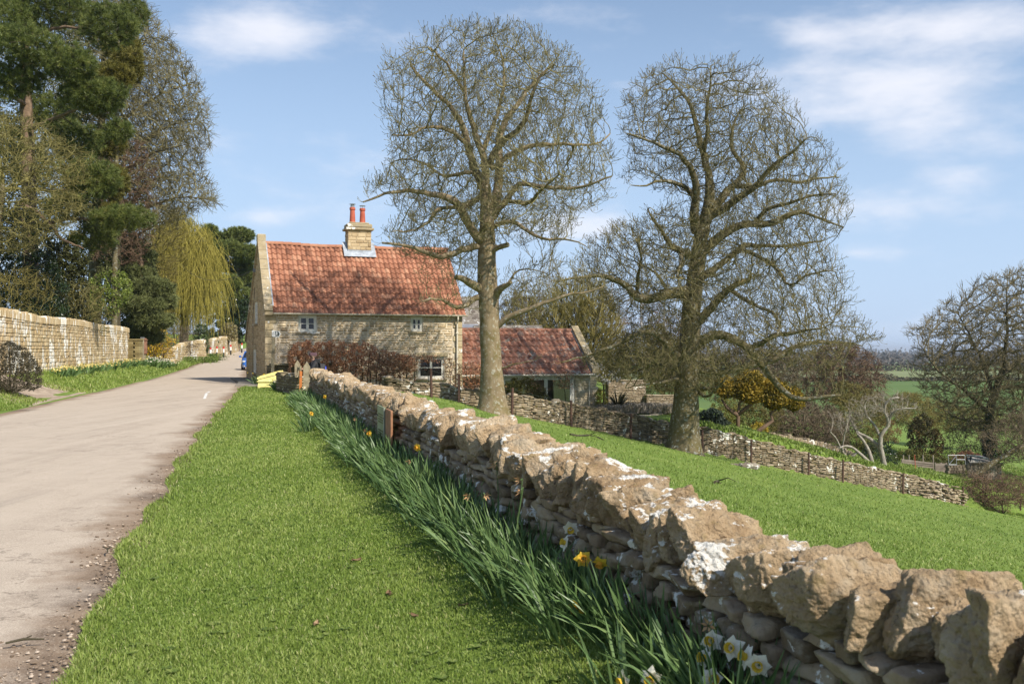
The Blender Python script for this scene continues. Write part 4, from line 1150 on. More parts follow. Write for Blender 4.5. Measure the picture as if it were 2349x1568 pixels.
def fill(poly, n, rng, D, depth=1.0, shell=0.0, ymax=None, maxdep=None, front=0.0):
    """points through the volume whose outline, seen from the lane, is poly; its thickness at each height is like its width"""
    poly = np.asarray(poly, float)
    lo, hi = poly.min(0), poly.max(0)
    ys = np.linspace(lo[1], hi[1], 60); xl, xr = np.full(60, np.nan), np.full(60, np.nan)
    gx = np.linspace(lo[0], hi[0], 200)
    for i, yy in enumerate(ys):
        m = inpoly(poly, gx, np.full(200, yy + 1e-3))
        if m.any(): xl[i], xr[i] = gx[m].min(), gx[m].max()
    ok = ~np.isnan(xl); xl, xr = np.interp(ys, ys[ok], xl[ok]), np.interp(ys, ys[ok], xr[ok])
    out = []; tot = 0; ph = rng.uniform(0, 6.28, 4)
    while tot < n:
        x, y, d = rng.uniform(lo[0], hi[0], 4 * n), rng.uniform(lo[1], hi[1], 4 * n), rng.uniform(-1, 1, 4 * n)
        sx = (hi[0] - lo[0]) * .034
        m = inpoly(poly, x + sx * (np.sin(y / sx * .45 + ph[0]) + .8 * np.sin(y / sx * 1.1 + d * 3 + ph[1])), y + sx * (np.sin(x / sx * .5 + ph[2]) + .8 * np.sin(x / sx * 1.2 + d * 3 + ph[3])))
        m &= rng.random(4 * n) < .97
        a, b = np.interp(y, ys, xl), np.interp(y, ys, xr); c, h = (a + b) / 2, (b - a) / 2 + 1e-6
        rr = ((x - c) / h) ** 2 + d ** 2
        m &= rr < 1
        if shell > 0: m &= rng.random(4 * n) < (1 - shell + shell * rr)
        x, y, d, h = x[m], y[m], d[m], h[m]
        cxm, cym = poly[:, 0].mean(), poly[:, 1].mean(); ex = 1 + np.where(rng.random(len(x)) < .10, rng.uniform(0, .07, len(x)), 0); x, y = cxm + (x - cxm) * ex, cym + (y - cym) * ex
        dep = d * h / F * D * depth
        if maxdep: dep = np.clip(dep, -maxdep, maxdep)
        q = np.stack([(x - CX) / F * D, D + dep + front, EYE + (HY - y) / F * D], 1)
        out.append(q); tot += len(q)
    return np.concatenate(out)[:n]

def grow(pos, par, att, step, kill, rng, jit=0.25, up=0.0, iters=140, infl=1e9, out=None):
    """branches grow step by step from the given skeleton towards the points"""
    pos = [np.asarray(p, float) for p in pos]; par = list(par)
    A = att.copy(); nd = np.full(len(A), 1e9); ni = np.zeros(len(A), int)
    def upd(new, base):
        nonlocal nd, ni
        for c in range(0, len(new), 400):
            N = new[c:c + 400]
            d2 = (A ** 2).sum(1)[:, None] - 2 * A @ N.T + (N ** 2).sum(1)[None]
            k = d2.argmin(1); v = d2[np.arange(len(A)), k]
            m = v < nd; nd = np.where(m, v, nd); ni = np.where(m, base + c + k, ni)
    upd(np.array(pos), 0)
    kids = np.zeros(200000, int)
    dirs = {}
    for it in range(iters):
        keep = nd > kill ** 2
        A, nd, ni = A[keep], nd[keep], ni[keep]
        if not len(A): break
        act = nd < infl ** 2
        if not act.any(): act = nd <= nd.min() + 1e-9
        u, inv = np.unique(ni[act], return_inverse=True)
        P_ = np.array(pos)
        dv = A[act] - P_[ni[act]]; dv /= np.linalg.norm(dv, axis=1)[:, None] + 1e-9
        S = np.zeros((len(u), 3)); np.add.at(S, inv.ravel(), dv)
        S /= np.linalg.norm(S, axis=1)[:, None] + 1e-9
        S = S + rng.normal(0, jit, S.shape) + [0, 0, up]
        # keep some of the parent's heading so that limbs sweep
        pr = np.array(par)[u]; has = pr >= 0
        hd = P_[u] - P_[np.where(has, pr, 0)]; ln = np.linalg.norm(hd, axis=1)[:, None]
        S = S + np.where(has[:, None], hd / (ln + 1e-9), 0) * 0.35
        S /= np.linalg.norm(S, axis=1)[:, None] + 1e-9
        ok = kids[u] < 3
        if not ok.any():
            bad = np.isin(ni, u); A, nd, ni = A[~bad], nd[~bad], ni[~bad]; continue
        # points that only tug at exhausted nodes are dropped
        ex = u[~ok]
        if len(ex):
            bad = np.isin(ni, ex); A, nd, ni = A[~bad], nd[~bad], ni[~bad]
        new = P_[u[ok]] + S[ok] * step * rng.uniform(.75, 1.2, (ok.sum(), 1))
        base = len(pos)
        pos.extend(list(new)); par.extend(u[ok].tolist()); kids[u[ok]] += 1
        if len(pos) > 150000: break
        if len(A): upd(new, base)
    return np.array(pos), np.array(par)

def radii(par, n, tip, p, given):
    r = np.full(n, 0.0); acc = np.zeros(n)
    for i in range(n - 1, -1, -1):
        r[i] = max(tip, acc[i] ** (1 / p))
        if i in given: r[i] = max(r[i], given[i]) if False else given[i]
        if par[i] >= 0: acc[par[i]] += r[i] ** p
    return r

def seg_tubes(mb, P0, P1, R0, R1, n=3, tint=0.5, mi=0):
    d = P1 - P0; L = np.linalg.norm(d, axis=1)[:, None] + 1e-9; d = d / L
    ref = np.where(np.abs(d[:, 2:]) < .8, [[0, 0, 1.0]], [[1.0, 0, 0]])
    u = np.cross(d, ref); u /= np.linalg.norm(u, axis=1)[:, None] + 1e-9; v = np.cross(d, u)
    a = np.linspace(0, 2 * np.pi, n, endpoint=False)
    ring = np.cos(a)[None, :, None] * u[:, None] + np.sin(a)[None, :, None] * v[:, None]
    V = np.concatenate([P0[:, None] + ring * R0[:, None, None], P1[:, None] + ring * R1[:, None, None]], 1)
    k = np.arange(n); base = (np.arange(len(P0)) * 2 * n)[:, None, None]
    f = np.stack([k, (k + 1) % n, n + (k + 1) % n, n + k], -1)[None] + base
    t = np.repeat(tint, 2 * n) if np.ndim(tint) else tint
    mb.add(V.reshape(-1, 3), f.reshape(-1, 4), t, mi)

def twigs(mb, B, D0, rng, length, r0, r1, segs=3, spread=.7, up=.25, curl=.5, n=3, tint=None, bud=0.0, ends=None, mi=0):
    d = D0 + rng.normal(0, spread, B.shape) + [0, 0, up]; d /= np.linalg.norm(d, axis=1)[:, None] + 1e-9
    ln = length * rng.uniform(.5, 1.3, len(B)) / segs
    p = B.copy(); t = rng.uniform(0, 1, len(B)) if tint is None else tint
    for s in range(segs):
        q = p + d * ln[:, None]
        ra = r0 + (r1 - r0) * s / segs; rb = r0 + (r1 - r0) * (s + 1) / segs
        if bud and s == segs - 1: rb = bud
        seg_tubes(mb, p, q, np.full(len(B), ra), np.full(len(B), rb), n, t, mi)
        if ends is not None: ends.append((q.copy(), d.copy()))
        d = d + rng.normal(0, curl, d.shape) + [0, 0, up * .6]; d /= np.linalg.norm(d, axis=1)[:, None] + 1e-9
        p = q
    return p, d

class Tree:
    """skeleton: hand-placed trunk and limbs (photo positions), then growth through the crown's volume"""
    def __init__(s, name, label, cat, base, D, seed, group=None):
        s.root = thing(name, label, cat, base, 0, group); s.o = np.array(base, float); s.D = D; s.rng = rng_(seed)
        s.pos, s.par, s.rad, s.limb = [], [], {}, {}
        s.nl = 0
    def line(s, px, r, dd=0.0, step=.3, start=None, wig=0.0):
        """px: photo points (x, y) or (x, y, depth offset); r: (first, last) radius in metres; dd: depth reached at the end"""
        k = len(px); W = []
        for i, q in enumerate(px):
            e = q[2] if len(q) > 2 else dd * i / max(k - 1, 1)
            W.append(P(q[0], q[1], s.D + e) if True else 0)
        W = np.array(W)
        cum = np.concatenate([[0], np.cumsum(np.linalg.norm(np.diff(W, axis=0), axis=1))])
        m = max(2, int(cum[-1] / step) + 1); t = np.linspace(0, cum[-1], m)
        # smooth through the points
        Q = np.stack([np.interp(t, cum, W[:, j]) for j in range(3)], 1)
        if m > 4:
            for _ in range(2): Q[1:-1] = .25 * Q[:-2] + .5 * Q[1:-1] + .25 * Q[2:]
        if wig: Q[1:] += s.rng.normal(0, wig, Q[1:].shape)
        rr = np.interp(t / cum[-1], np.linspace(0, 1, len(r)), r)
        if not s.pos: p = -1
        else:
            Z = np.array(s.pos); p = int(np.argmin(((Z - Q[0]) ** 2).sum(1)))
            if np.linalg.norm(Z[p] - Q[0]) < .5 * step: Q, rr = Q[1:], rr[1:]
        first = len(s.pos)
        for q, a in zip(Q, rr):
            i = len(s.pos); s.pos.append(q); s.par.append(p); s.rad[i] = float(a); s.limb[i] = s.nl; p = i
        s.nl += 1
    def grow(s, att, step, kill, jit=.25, up=0.0, iters=140, infl=1e9):
        s.pos, s.par = grow(s.pos, s.par, att, step, kill, s.rng, jit, up, iters, infl)
        s.pos, s.par = list(s.pos), list(s.par)
    def finish(s, bark, twigm, tip=.011, p=2.3, thick=.035, tw=(2, .32, .009, .006), up=.25, curl=.45, spread=.7, bud=0.0, crown='crown', n_thin=3, trunk_n=14, flare=0.0, thin_only=2.0, lumps=0.0, ends=None, tw_max=None, crown_obj=True, twig_all=False):
        pos, par = np.array(s.pos), np.array(s.par); N = len(pos); s.pos_a, s.par_a = pos, par
        r = radii(par, N, tip, p, s.rad); s.r = r
        for i in range(N):
            if par[i] >= 0: r[i] = min(r[i], r[par[i]])
        kids = [[] for _ in range(N)]
        for i in range(N):
            if par[i] >= 0: kids[par[i]].append(i)
        hd = np.zeros((N, 3)); m = par >= 0; hd[m] = pos[m] - pos[par[m]]; hd /= np.linalg.norm(hd, axis=1)[:, None] + 1e-9
        s.hd = hd
        limbs, crown = {}, MB()
        lp = pos - s.o
        done = np.zeros(N, bool)
        rt = s.rng.uniform(.2, .8, N)
        # thick chains
        for i in range(N):
            if done[i] or (par[i] >= 0 and r[i] < thick and i not in s.limb): continue
            if par[i] >= 0 and i in s.limb and done[i]: continue
            ch = [par[i]] if par[i] >= 0 else []
            lid = s.limb.get(i, -1)
            c = i
            while True:
                ch.append(c); done[c] = True
                nx = [q for q in kids[c] if not done[q] and (s.limb.get(q, -2) == lid if lid >= 0 else (q not in s.limb and r[q] >= thick))]
                if lid >= 0 and not nx and False: break
                if not nx: break
                c = max(nx, key=lambda q: r[q])
            if len(ch) < 2: continue
            pts = lp[ch]; rr = r[ch].copy()
            if par[i] >= 0: rr[0] = min(r[par[i]] * .8, rr[1] * 1.25)
            if lid == 0 and flare:
                h = pts[:, 2] - pts[0, 2]; rr = rr * (1 + flare * np.exp(-h / .35))
            n = trunk_n if rr.max() > .25 else (9 if rr.max() > .1 else 6)
            dest = limbs.setdefault(lid, MB()) if lid >= 0 else crown
            # more rings and lumps on big wood
            if rr.max() > .2 and lumps:
                t = np.arange(len(pts)); tt = np.linspace(0, len(pts) - 1, len(pts) * 3)
                pts = np.stack([np.interp(tt, t, pts[:, j]) for j in range(3)], 1); rr = np.interp(tt, t, rr)
                a0 = dest.n
                dest.tube(pts, rr, n + 8, .5)
                V = dest.V[-1]; cen = np.repeat(pts, n + 8, 0); dv = V - cen
                nz = wob(V * [1, 1, .55], rng_(7), 2.6, 3, .6)
                if lid == 0 and flare:
                    ang = np.arctan2(dv[:, 1], dv[:, 0]); hh = V[:, 2] - pts[0, 2]
                    nz = nz + 1.6 * np.sin(ang * 5 + 1) * np.exp(-hh / .45)
                dest.V[-1] = cen + dv * (1 + lumps * nz)[:, None]
            else:
                dest.tube(pts, rr, n, .5)
        thin = [i for i in range(N) if par[i] >= 0 and not done[i]]
        thin = np.array(thin, int)
        if len(thin): seg_tubes(crown, lp[par[thin]], lp[thin], np.minimum(r[par[thin]], r[thin] * 1.25), r[thin], n_thin, rt[thin])
        # twigs on the thin wood
        k, ln, r0, r1 = tw
        T = np.nonzero((r <= tip * thin_only) | (np.array([len(q) == 0 for q in kids]) & (r < thick * 2)))[0] if not twig_all else np.nonzero(r < .06)[0]
        if k and len(T):
            B = np.repeat(T, k)
            if tw_max and len(B) > tw_max: B = s.rng.choice(B, tw_max, replace=False)
            twigs(crown, lp[B], hd[B], s.rng, ln, r0, r1, 3, spread, up, curl, n_thin, None, bud, ends)
        for lid, mb in sorted(limbs.items()):
            mb.build('trunk' if lid == 0 else 'limb', bark, s.root, smooth=True)
        if crown.n and crown_obj: s.crown = crown.build(crown, twigm, s.root, smooth=True) if False else crown.build('crown', twigm, s.root, smooth=True)
        s.tips = T
        return s

def bark(name, stops, lich=0.0, moss=0.0, scale=2.0, stretch=.25, lc=(.42, .42, .36), bstr=.6):
    m, nt = _nodes(name); N = NT(nt)
    co = N.n('ShaderNodeTexCoord').outputs['Object']
    mp = N.n('ShaderNodeMapping'); mp.inputs['Scale'].default_value = (1, 1, stretch); N.l(co, mp.inputs['Vector'])
    a = N.noise(mp.outputs[0], scale * 3, 6, .7); b = N.noise(co, scale * .8, 4, .6)
    f = N.math('ADD', N.math('MULTIPLY', a, .45), N.math('ADD', N.math('MULTIPLY', b, .35), N.math('MULTIPLY', N.attr(), .2)))
    col = N.ramp(f, stops)
    if moss: col = N.mix(N.math('MULTIPLY', N.step(N.noise(co, scale * .9, 5, .65), .48, .62), moss), col, (.105, .085, .018))
    if lich: col = N.mix(N.math('MULTIPLY', N.step(N.noise(co, scale * 3.4, 4, .6), .55, .63), lich), col, lc)
    N.finish(col, .9, N.math('ADD', a, N.math('MULTIPLY', N.noise(co, scale * 14, 4), .5)), bstr, .03, .15)
    return m
BARK = bark('sycamore_bark', [(.3, (.11, .083, .05)), (.5, (.215, .165, .10)), (.7, (.32, .255, .165))], .45, .55, 2.4)
LIMB = bark('mossy_bark', [(.3, (.05, .042, .022)), (.5, (.10, .085, .042)), (.7, (.17, .15, .085))], .35, .7, 3.0)
TWIG = mat('lichened_twig', [(.1, (.075, .063, .038)), (.4, (.155, .135, .066)), (.7, (.24, .21, .095)), (.95, (.35, .315, .17))], 1.2, .55, .85)

def zc(ox, oy, sc, pts):
    """positions measured on an enlarged detail of the photo"""
    return [((ox + p[0] / sc) / 1.7437, (oy + p[1] / sc) / 1.7437, *p[2:]) for p in pts]

def sycamore_one():
    D = 39.0; b = ground(1130, 948)
    t = Tree('bare_sycamore', 'tall bare sycamore with straight pale trunk standing in front of the cottage end', 'tree', b, b[1], 101)
    Z1 = lambda p: zc(1450, 80, 1.7048, p); Z4 = lambda p: zc(1700, 900, 1.96, p)
    t.line([(1130, 962, 0), (1130, 945, 0), (1128, 850, 0), (1124, 760, 0), (1121, 700, 0), (1117, 640, 0), (1117, 560, 0), (1118, 500, 0), (1116, 450, 0), (1108, 400, 0)], (.60, .50, .43, .405, .415, .41, .355, .31, .25, .19), 0, .3)
    S = [  # points, radii, depth at the end
        (Z1([(840, 1540), (770, 1470), (710, 1400), (690, 1300), (682, 1275), (640, 1230), (560, 1200), (430, 1180), (300, 1165), (200, 1165), (100, 1205), (0, 1240)]), (.2, .17, .15, .1, .06, .03), -2.0),
        (Z1([(682, 1275), (750, 1245), (820, 1190)]), (.13, .11), .3),
        (Z1([(690, 1290), (560, 1265), (500, 1290), (420, 1420), (300, 1450), (200, 1440)]), (.09, .05, .02), -2.6),
        (Z1([(830, 1180), (780, 1050), (730, 900), (690, 720), (640, 640), (560, 540), (480, 480), (400, 390), (330, 310)]), (.2, .14, .09, .05), 1.8),
        (Z1([(835, 1150), (850, 1000), (800, 880), (770, 760), (700, 560), (695, 430), (690, 200)]), (.18, .13, .08, .03), -.8),
        (Z1([(900, 1330), (930, 1100), (935, 950), (925, 800), (1000, 640), (1080, 560), (1140, 450), (1220, 380), (1300, 300)]), (.2, .16, .1, .04), 2.2),
        (Z1([(870, 980), (930, 830), (1040, 790), (1110, 700), (1135, 620), (1150, 480), (1260, 330)]), (.15, .12, .08, .03), -2.2),
        (Z1([(880, 1010), (1050, 880), (1250, 840), (1450, 850), (1600, 860), (1690, 780)]), (.12, .09, .06, .03), 1.2),
        (Z1([(870, 1340), (980, 1240), (1060, 1090), (1200, 1140), (1420, 1150), (1550, 1130), (1700, 1060)]), (.15, .1, .07, .03), -1.6),
        (Z1([(980, 1230), (1130, 1265), (1200, 1170), (1350, 1050)]), (.09, .07, .03), -3.0),
        (Z1([(880, 1420), (960, 1370), (1050, 1375), (1150, 1460), (1250, 1500), (1400, 1480), (1520, 1540)]), (.1, .08, .05, .02), -1.5),
        (Z1([(740, 880), (600, 740), (430, 720), (300, 800), (200, 780)]), (.1, .06, .025), -2.4),
        (Z1([(700, 1040), (560, 1080), (400, 960), (250, 940), (190, 980)]), (.08, .05, .02), 2.0),
        (Z1([(830, 880), (950, 560), (970, 300), (900, 120)]), (.1, .06, .02), 1.0),
        (Z1([(690, 480), (580, 300), (450, 190)]), (.07, .03), -1.5),
        (Z4([(430, 165), (380, 160), (250, 205), (130, 262), (70, 245), (0, 205), (-160, 150), (-330, 140)]), (.16, .12, .08, .04), -2.2),
        (Z4([(490, 260), (560, 165), (600, 150), (650, 158)]), (.13, .11, .10), -.8),
        (Z4([(440, 500), (340, 440), (240, 398)]), (.2, .15, .10), -1.6),
        (Z4([(440, 560), (370, 560), (340, 640), (220, 665), (185, 600), (80, 560), (-20, 600)]), (.13, .10, .06, .03), -2.0),
        (Z4([(560, 800), (600, 765), (640, 730), (720, 680), (820, 660), (960, 590), (1120, 550), (1250, 540), (1400, 480)]), (.13, .10, .06, .02), -.8),
        (Z4([(540, 580), (600, 470), (680, 450)]), (.18, .13, .06), -1.0),
        (Z4([(590, 1120), (640, 1100), (740, 1085), (850, 1050)]), (.05, .03, .012), -.8),
        (Z4([(640, 470), (720, 350), (830, 330), (950, 380)]), (.06, .03, .015), 1.2),
    ]
    for px, r, dd in S: t.line(px, r, dd, .3, wig=.02)
    crown = [(1110, 60), (1060, 72), (1000, 85), (960, 108), (930, 118), (890, 150), (866, 190), (860, 240), (880, 262), (872, 300), (900, 345), (892, 385), (860, 400), (828, 448), (850, 465), (885, 478), (905, 500), (880, 530), (870, 565), (930, 600), (1010, 590), (1060, 640),
             (1110, 620), (1150, 570), (1220, 560), (1290, 552), (1345, 545), (1322, 500), (1395, 470), (1402, 430), (1418, 380), (1400, 330), (1390, 260), (1370, 225), (1335, 160), (1310, 122), (1262, 95), (1200, 84), (1150, 78)]
    rng = t.rng
    att = np.concatenate([fill(crown, 7400, rng, t.D, 1.0, .2), fill([(950, 570), (1110, 600), (1110, 720), (1040, 740), (960, 700)], 240, rng, t.D, .5, 0, front=-1.4),
                          fill([(1130, 630), (1200, 590), (1330, 590), (1400, 640), (1380, 690), (1260, 720), (1180, 750), (1135, 760)], 520, rng, t.D, .5, 0)])
    t.grow(att, .19, .27, .28, .16, 170)
    t.finish(BARK, TWIG, .0085, 2.12, .035, (3, .42, .0066, .0042), .6, .28, .55, .012, flare=.5, lumps=.035, thin_only=1.8)
    print('syc1', len(t.pos))
    # broken end of the stub
sycamore_one()

def sycamore_two():
    b = ground(1567, 1036)
    t = Tree('bare_sycamore', 'broad bare sycamore with thick mossy trunk and drooping lower limb in the sloping field', 'tree', b, b[1], 102)
    Z2 = lambda p: zc(2400, 200, 1.568, p); Z5 = lambda p: zc(2300, 1000, 1.742, p)
    t.line([(1566, 1052, 0), *[(x, y, 0) for x, y in Z5([(755, 1400), (765, 1200), (775, 1000), (790, 800), (800, 600), (812, 400), (835, 200), (862, 60)])], *[(x, y, 0) for x, y in Z2([(618, 1300), (625, 1200), (655, 1080), (690, 960), (690, 850), (680, 760)])]], (.86, .70, .62, .56, .50, .46, .43, .40, .38, .35, .32, .28, .22, .17), 0, .35)
    S = [
        (Z2([(600, 1130), (588, 1040), (598, 900), (610, 850), (560, 720), (500, 640), (440, 630), (300, 560), (170, 520)]), (.24, .18, .12, .07, .03), -2.4),
        (Z2([(590, 920), (540, 855), (430, 820), (370, 820), (260, 860), (200, 850)]), (.12, .09, .05, .02), -3.2),
        (Z2([(680, 760), (650, 640), (610, 520), (590, 400), (570, 330), (470, 220), (400, 150)]), (.18, .13, .08, .03), 1.5),
        (Z2([(650, 640), (690, 520), (660, 380), (700, 250), (690, 120)]), (.12, .08, .03), -1.4),
        (Z2([(670, 1030), (740, 960), (790, 890), (860, 830), (920, 760), (900, 710), (830, 650), (820, 500), (900, 350)]), (.24, .17, .12, .07, .03), 2.4),
        (Z2([(690, 1040), (800, 980), (900, 900), (980, 870), (1060, 740), (1180, 660), (1300, 560)]), (.2, .15, .1, .04), -2.6),
        (Z2([(980, 860), (1120, 800), (1230, 840), (1380, 800), (1500, 800)]), (.1, .07, .03), 1.6),
        (Z2([(640, 1260), (780, 1140), (880, 1090), (960, 1090), (1050, 1100), (1140, 1060), (1250, 1000), (1330, 1040), (1440, 1080), (1530, 1110)]), (.24, .18, .14, .08, .03), -1.5),
        (Z2([(960, 1090), (1040, 990), (1200, 960), (1350, 900), (1480, 900)]), (.1, .07, .025), -3.0),
        (Z2([(650, 1420), (760, 1340), (860, 1260), (900, 1210), (1040, 1230), (1200, 1230), (1400, 1190)]), (.17, .12, .08, .03), 2.0),
        (Z2([(880, 1250), (1000, 1290), (1120, 1370), (1180, 1500), (1300, 1400), (1450, 1380)]), (.1, .07, .03), -2.2),
        (Z2([(600, 1300), (520, 1270), (440, 1220), (400, 1150), (340, 1080), (300, 1000)]), (.17, .12, .07, .03), -2.6),
        (Z2([(540, 1250), (505, 1300), (510, 1350), (480, 1420)]), (.11, .1, .07), -3.2),
        (Z5([(780, 290), (740, 290), (620, 310), (500, 355), (430, 340), (350, 240), (270, 190), (150, 170), (0, 190), (-120, 220)]), (.3, .22, .17, .12, .07, .03), -2.8),
        (Z5([(430, 300), (440, 150), (470, 60), (440, -60)]), (.09, .06, .03), -2.4),
        (Z5([(640, 280), (560, 140), (480, 120), (380, 60)]), (.08, .05, .02), -1.8),
        (Z5([(840, 520), (930, 430), (1010, 320), (1100, 250), (1130, 240), (1215, 207)]), (.22, .19, .17, .13, .10), -1.6),
        (Z5([(830, 680), (880, 620), (950, 590), (1040, 580), (1130, 630), (1210, 680), (1260, 750), (1330, 820), (1380, 900), (1430, 970), (1500, 1030), (1570, 1055), (1650, 1030), (1740, 1015), (1850, 1010)]), (.24, .2, .17, .14, .10, .05), -2.4),
        (Z5([(1210, 680), (1330, 640), (1420, 560), (1480, 600), (1560, 560), (1740, 540)]), (.13, .09, .03), -3.2),
        (Z5([(850, 830), (1060, 850), (1270, 790), (1400, 770), (1480, 700), (1560, 655), (1700, 640), (1850, 640), (2000, 660)]), (.17, .14, .1, .03), 1.5),
        (Z5([(1060, 270), (1220, 360), (1300, 420), (1370, 410), (1420, 470), (1440, 540), (1400, 600)]), (.11, .08, .06, .05), -2.6),
        (Z5([(760, 760), (700, 740), (640, 660), (590, 590), (500, 550), (400, 600), (200, 700), (0, 760), (-100, 780)]), (.18, .13, .1, .06, .025), -1.8),
        (Z5([(760, 900), (700, 900), (620, 920), (450, 940), (350, 960)]), (.12, .08, .04, .02), -1.8),
        (Z5([(740, 850), (640, 790), (540, 800), (400, 860)]), (.11, .07, .03), 1.6),
        (Z5([(800, 980), (930, 960), (1010, 970), (1040, 900)]), (.12, .08, .03), -1.5),
        (Z5([(850, 960), (900, 1040), (960, 1000), (1000, 940)]), (.09, .06, .025), -2.0),
    ]
    for px, r, dd in S: t.line(px, r, dd, .34, wig=.02)
    crown = [(1415, 230), (1440, 190), (1480, 168), (1550, 155), (1600, 150), (1635, 143), (1660, 165), (1720, 172), (1775, 198), (1795, 235), (1830, 255), (1845, 300), (1885, 330), (1898, 365), (1925, 400), (1945, 440), (1945, 490), (1935, 525), (1900, 545), (1912, 600), (1955, 650), (1970, 690), (1960, 720),
             (2025, 790), (1960, 800), (1940, 830), (1870, 860), (1770, 850), (1730, 800), (1700, 850), (1680, 900), (1620, 890), (1590, 880), (1540, 900), (1480, 890), (1440, 850), (1380, 880), (1340, 850), (1320, 825), (1400, 790), (1440, 740), (1360, 700), (1310, 650), (1312, 590), (1335, 545), (1400, 520), (1452, 500),
             (1480, 466), (1560, 480), (1575, 440), (1500, 420), (1432, 430), (1425, 395), (1440, 345), (1420, 300)]
    rng = t.rng
    att = np.concatenate([fill(crown, 13000, rng, t.D, .9, .2, maxdep=5.5), fill([(1480, 790), (1560, 770), (1660, 800), (1680, 880), (1640, 905), (1480, 905)], 700, rng, t.D, .6, 0)])
    t.grow(att, .21, .29, .29, .15, 170)
    t.finish(LIMBARK2, TWIG2, .0095, 2.12, .04, (3, .42, .0078, .005), .55, .3, .58, .011, flare=.35, lumps=.04, thin_only=1.8)
    sp = MB(); q0, q1 = P(*Z5([(1150, 232)])[0], t.D - 1.4), P(*Z5([(1228, 200)])[0], t.D - 1.7)
    d = q1 - q0
    for k in range(4):
        o = t.rng.normal(0, .04, 3); sp.tube([q0 + o - t.o, q0 + o + d * t.rng.uniform(.6, 1.05) - t.o], (.07, .012), 5)
    sp.build('torn_wood', mat('torn_heartwood', [(.3, (.42, .28, .13)), (.7, (.6, .43, .22))], 6, 0), t.root)
    print('syc2', len(t.pos))
LIMBARK2 = bark('dark_mossy_bark', [(.3, (.065, .053, .03)), (.5, (.125, .105, .058)), (.7, (.2, .165, .105))], .6, .5, 2.2, lc=(.36, .37, .33))  # dark brown bark tone, mottled with moss and pale lichen
TWIG2 = mat('olive_twig', [(.1, (.06, .05, .03)), (.4, (.13, .112, .054)), (.7, (.205, .175, .076)), (.95, (.30, .26, .135))], .8, .55, .85)
sycamore_two()
# ------------------------------------------------------------------ evergreen and background planting
def leafm(name, stops, rough=.55, trans=.25, spec=.3, w=.75, scale=1.2):
    return mat(name, stops, scale, w, rough, None, spec=spec, trans=trans)
NEEDLE = leafm('pine_needles', [(.1, (.045, .065, .018)), (.4, (.11, .142, .036)), (.7, (.19, .22, .057)), (.95, (.29, .285, .085))], .5, .3)
NEEDLE_Y = leafm('yellowed_needles', [(.1, (.06, .06, .014)), (.5, (.15, .14, .03)), (.9, (.25, .21, .045))], .55, .2)
NEEDLE_F = leafm('far_pine_needles', [(.1, (.05, .07, .02)), (.4, (.115, .145, .036)), (.75, (.21, .235, .06)), (.95, (.30, .30, .09))], .6, .2)
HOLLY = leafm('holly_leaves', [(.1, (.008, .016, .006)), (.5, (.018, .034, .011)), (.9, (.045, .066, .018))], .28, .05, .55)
LAUREL = leafm('laurel_leaves', [(.1, (.08, .115, .02)), (.5, (.18, .235, .04)), (.9, (.34, .37, .09))], .4, .3, .45)
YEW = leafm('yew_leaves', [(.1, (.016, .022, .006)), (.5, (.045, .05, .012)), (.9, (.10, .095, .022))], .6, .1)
IVY = leafm('ivy_leaves', [(.1, (.02, .036, .012)), (.5, (.05, .075, .022)), (.9, (.10, .125, .04))], .4, .1, .45)
GOLD_F = leafm('golden_conifer_sprays', [(.05, (.05, .045, .01)), (.35, (.14, .115, .016)), (.6, (.35, .24, .03)), (.95, (.54, .37, .06))], .6, .25)
WOODT = mat('pine_bark', [(.2, (.085, .058, .04)), (.5, (.17, .115, .075)), (.8, (.26, .185, .125))], 4, .1, .9, 20, .6, .03)
DARKWOOD = mat('dark_branch', [(.2, (.035, .03, .018)), (.8, (.10, .085, .05))], 4, .3, .9)

def needles(mb, C, Dv, rng, k=22, ln=.13, w=.016, spread=.75, tint=None):
    """tufts: bunches of thin needles fanning out around the shoot direction"""
    n = len(C)
    d = np.repeat(Dv, k, 0) * .75 + rng.normal(0, spread, (n * k, 3)) * .8; d /= np.linalg.norm(d, axis=1)[:, None] + 1e-9
    q = rng.normal(size=d.shape); s = np.cross(d, q); s /= np.linalg.norm(s, axis=1)[:, None] + 1e-9
    B = np.repeat(C, k, 0); L = (ln * rng.uniform(.7, 1.25, n * k))[:, None]
    V = np.stack([B - s * w / 2 + d * L * .1, B + s * w / 2 + d * L * .1, B + d * L], 1).reshape(-1, 3)
    t = np.repeat(np.clip(rng.normal(.5, .2, n), 0, 1), k) if tint is None else np.repeat(tint, k)
    t = np.clip(t + rng.normal(0, .12, n * k), 0, 1)
    mb.add(V, np.arange(3 * n * k).reshape(-1, 3), np.repeat(t, 3))

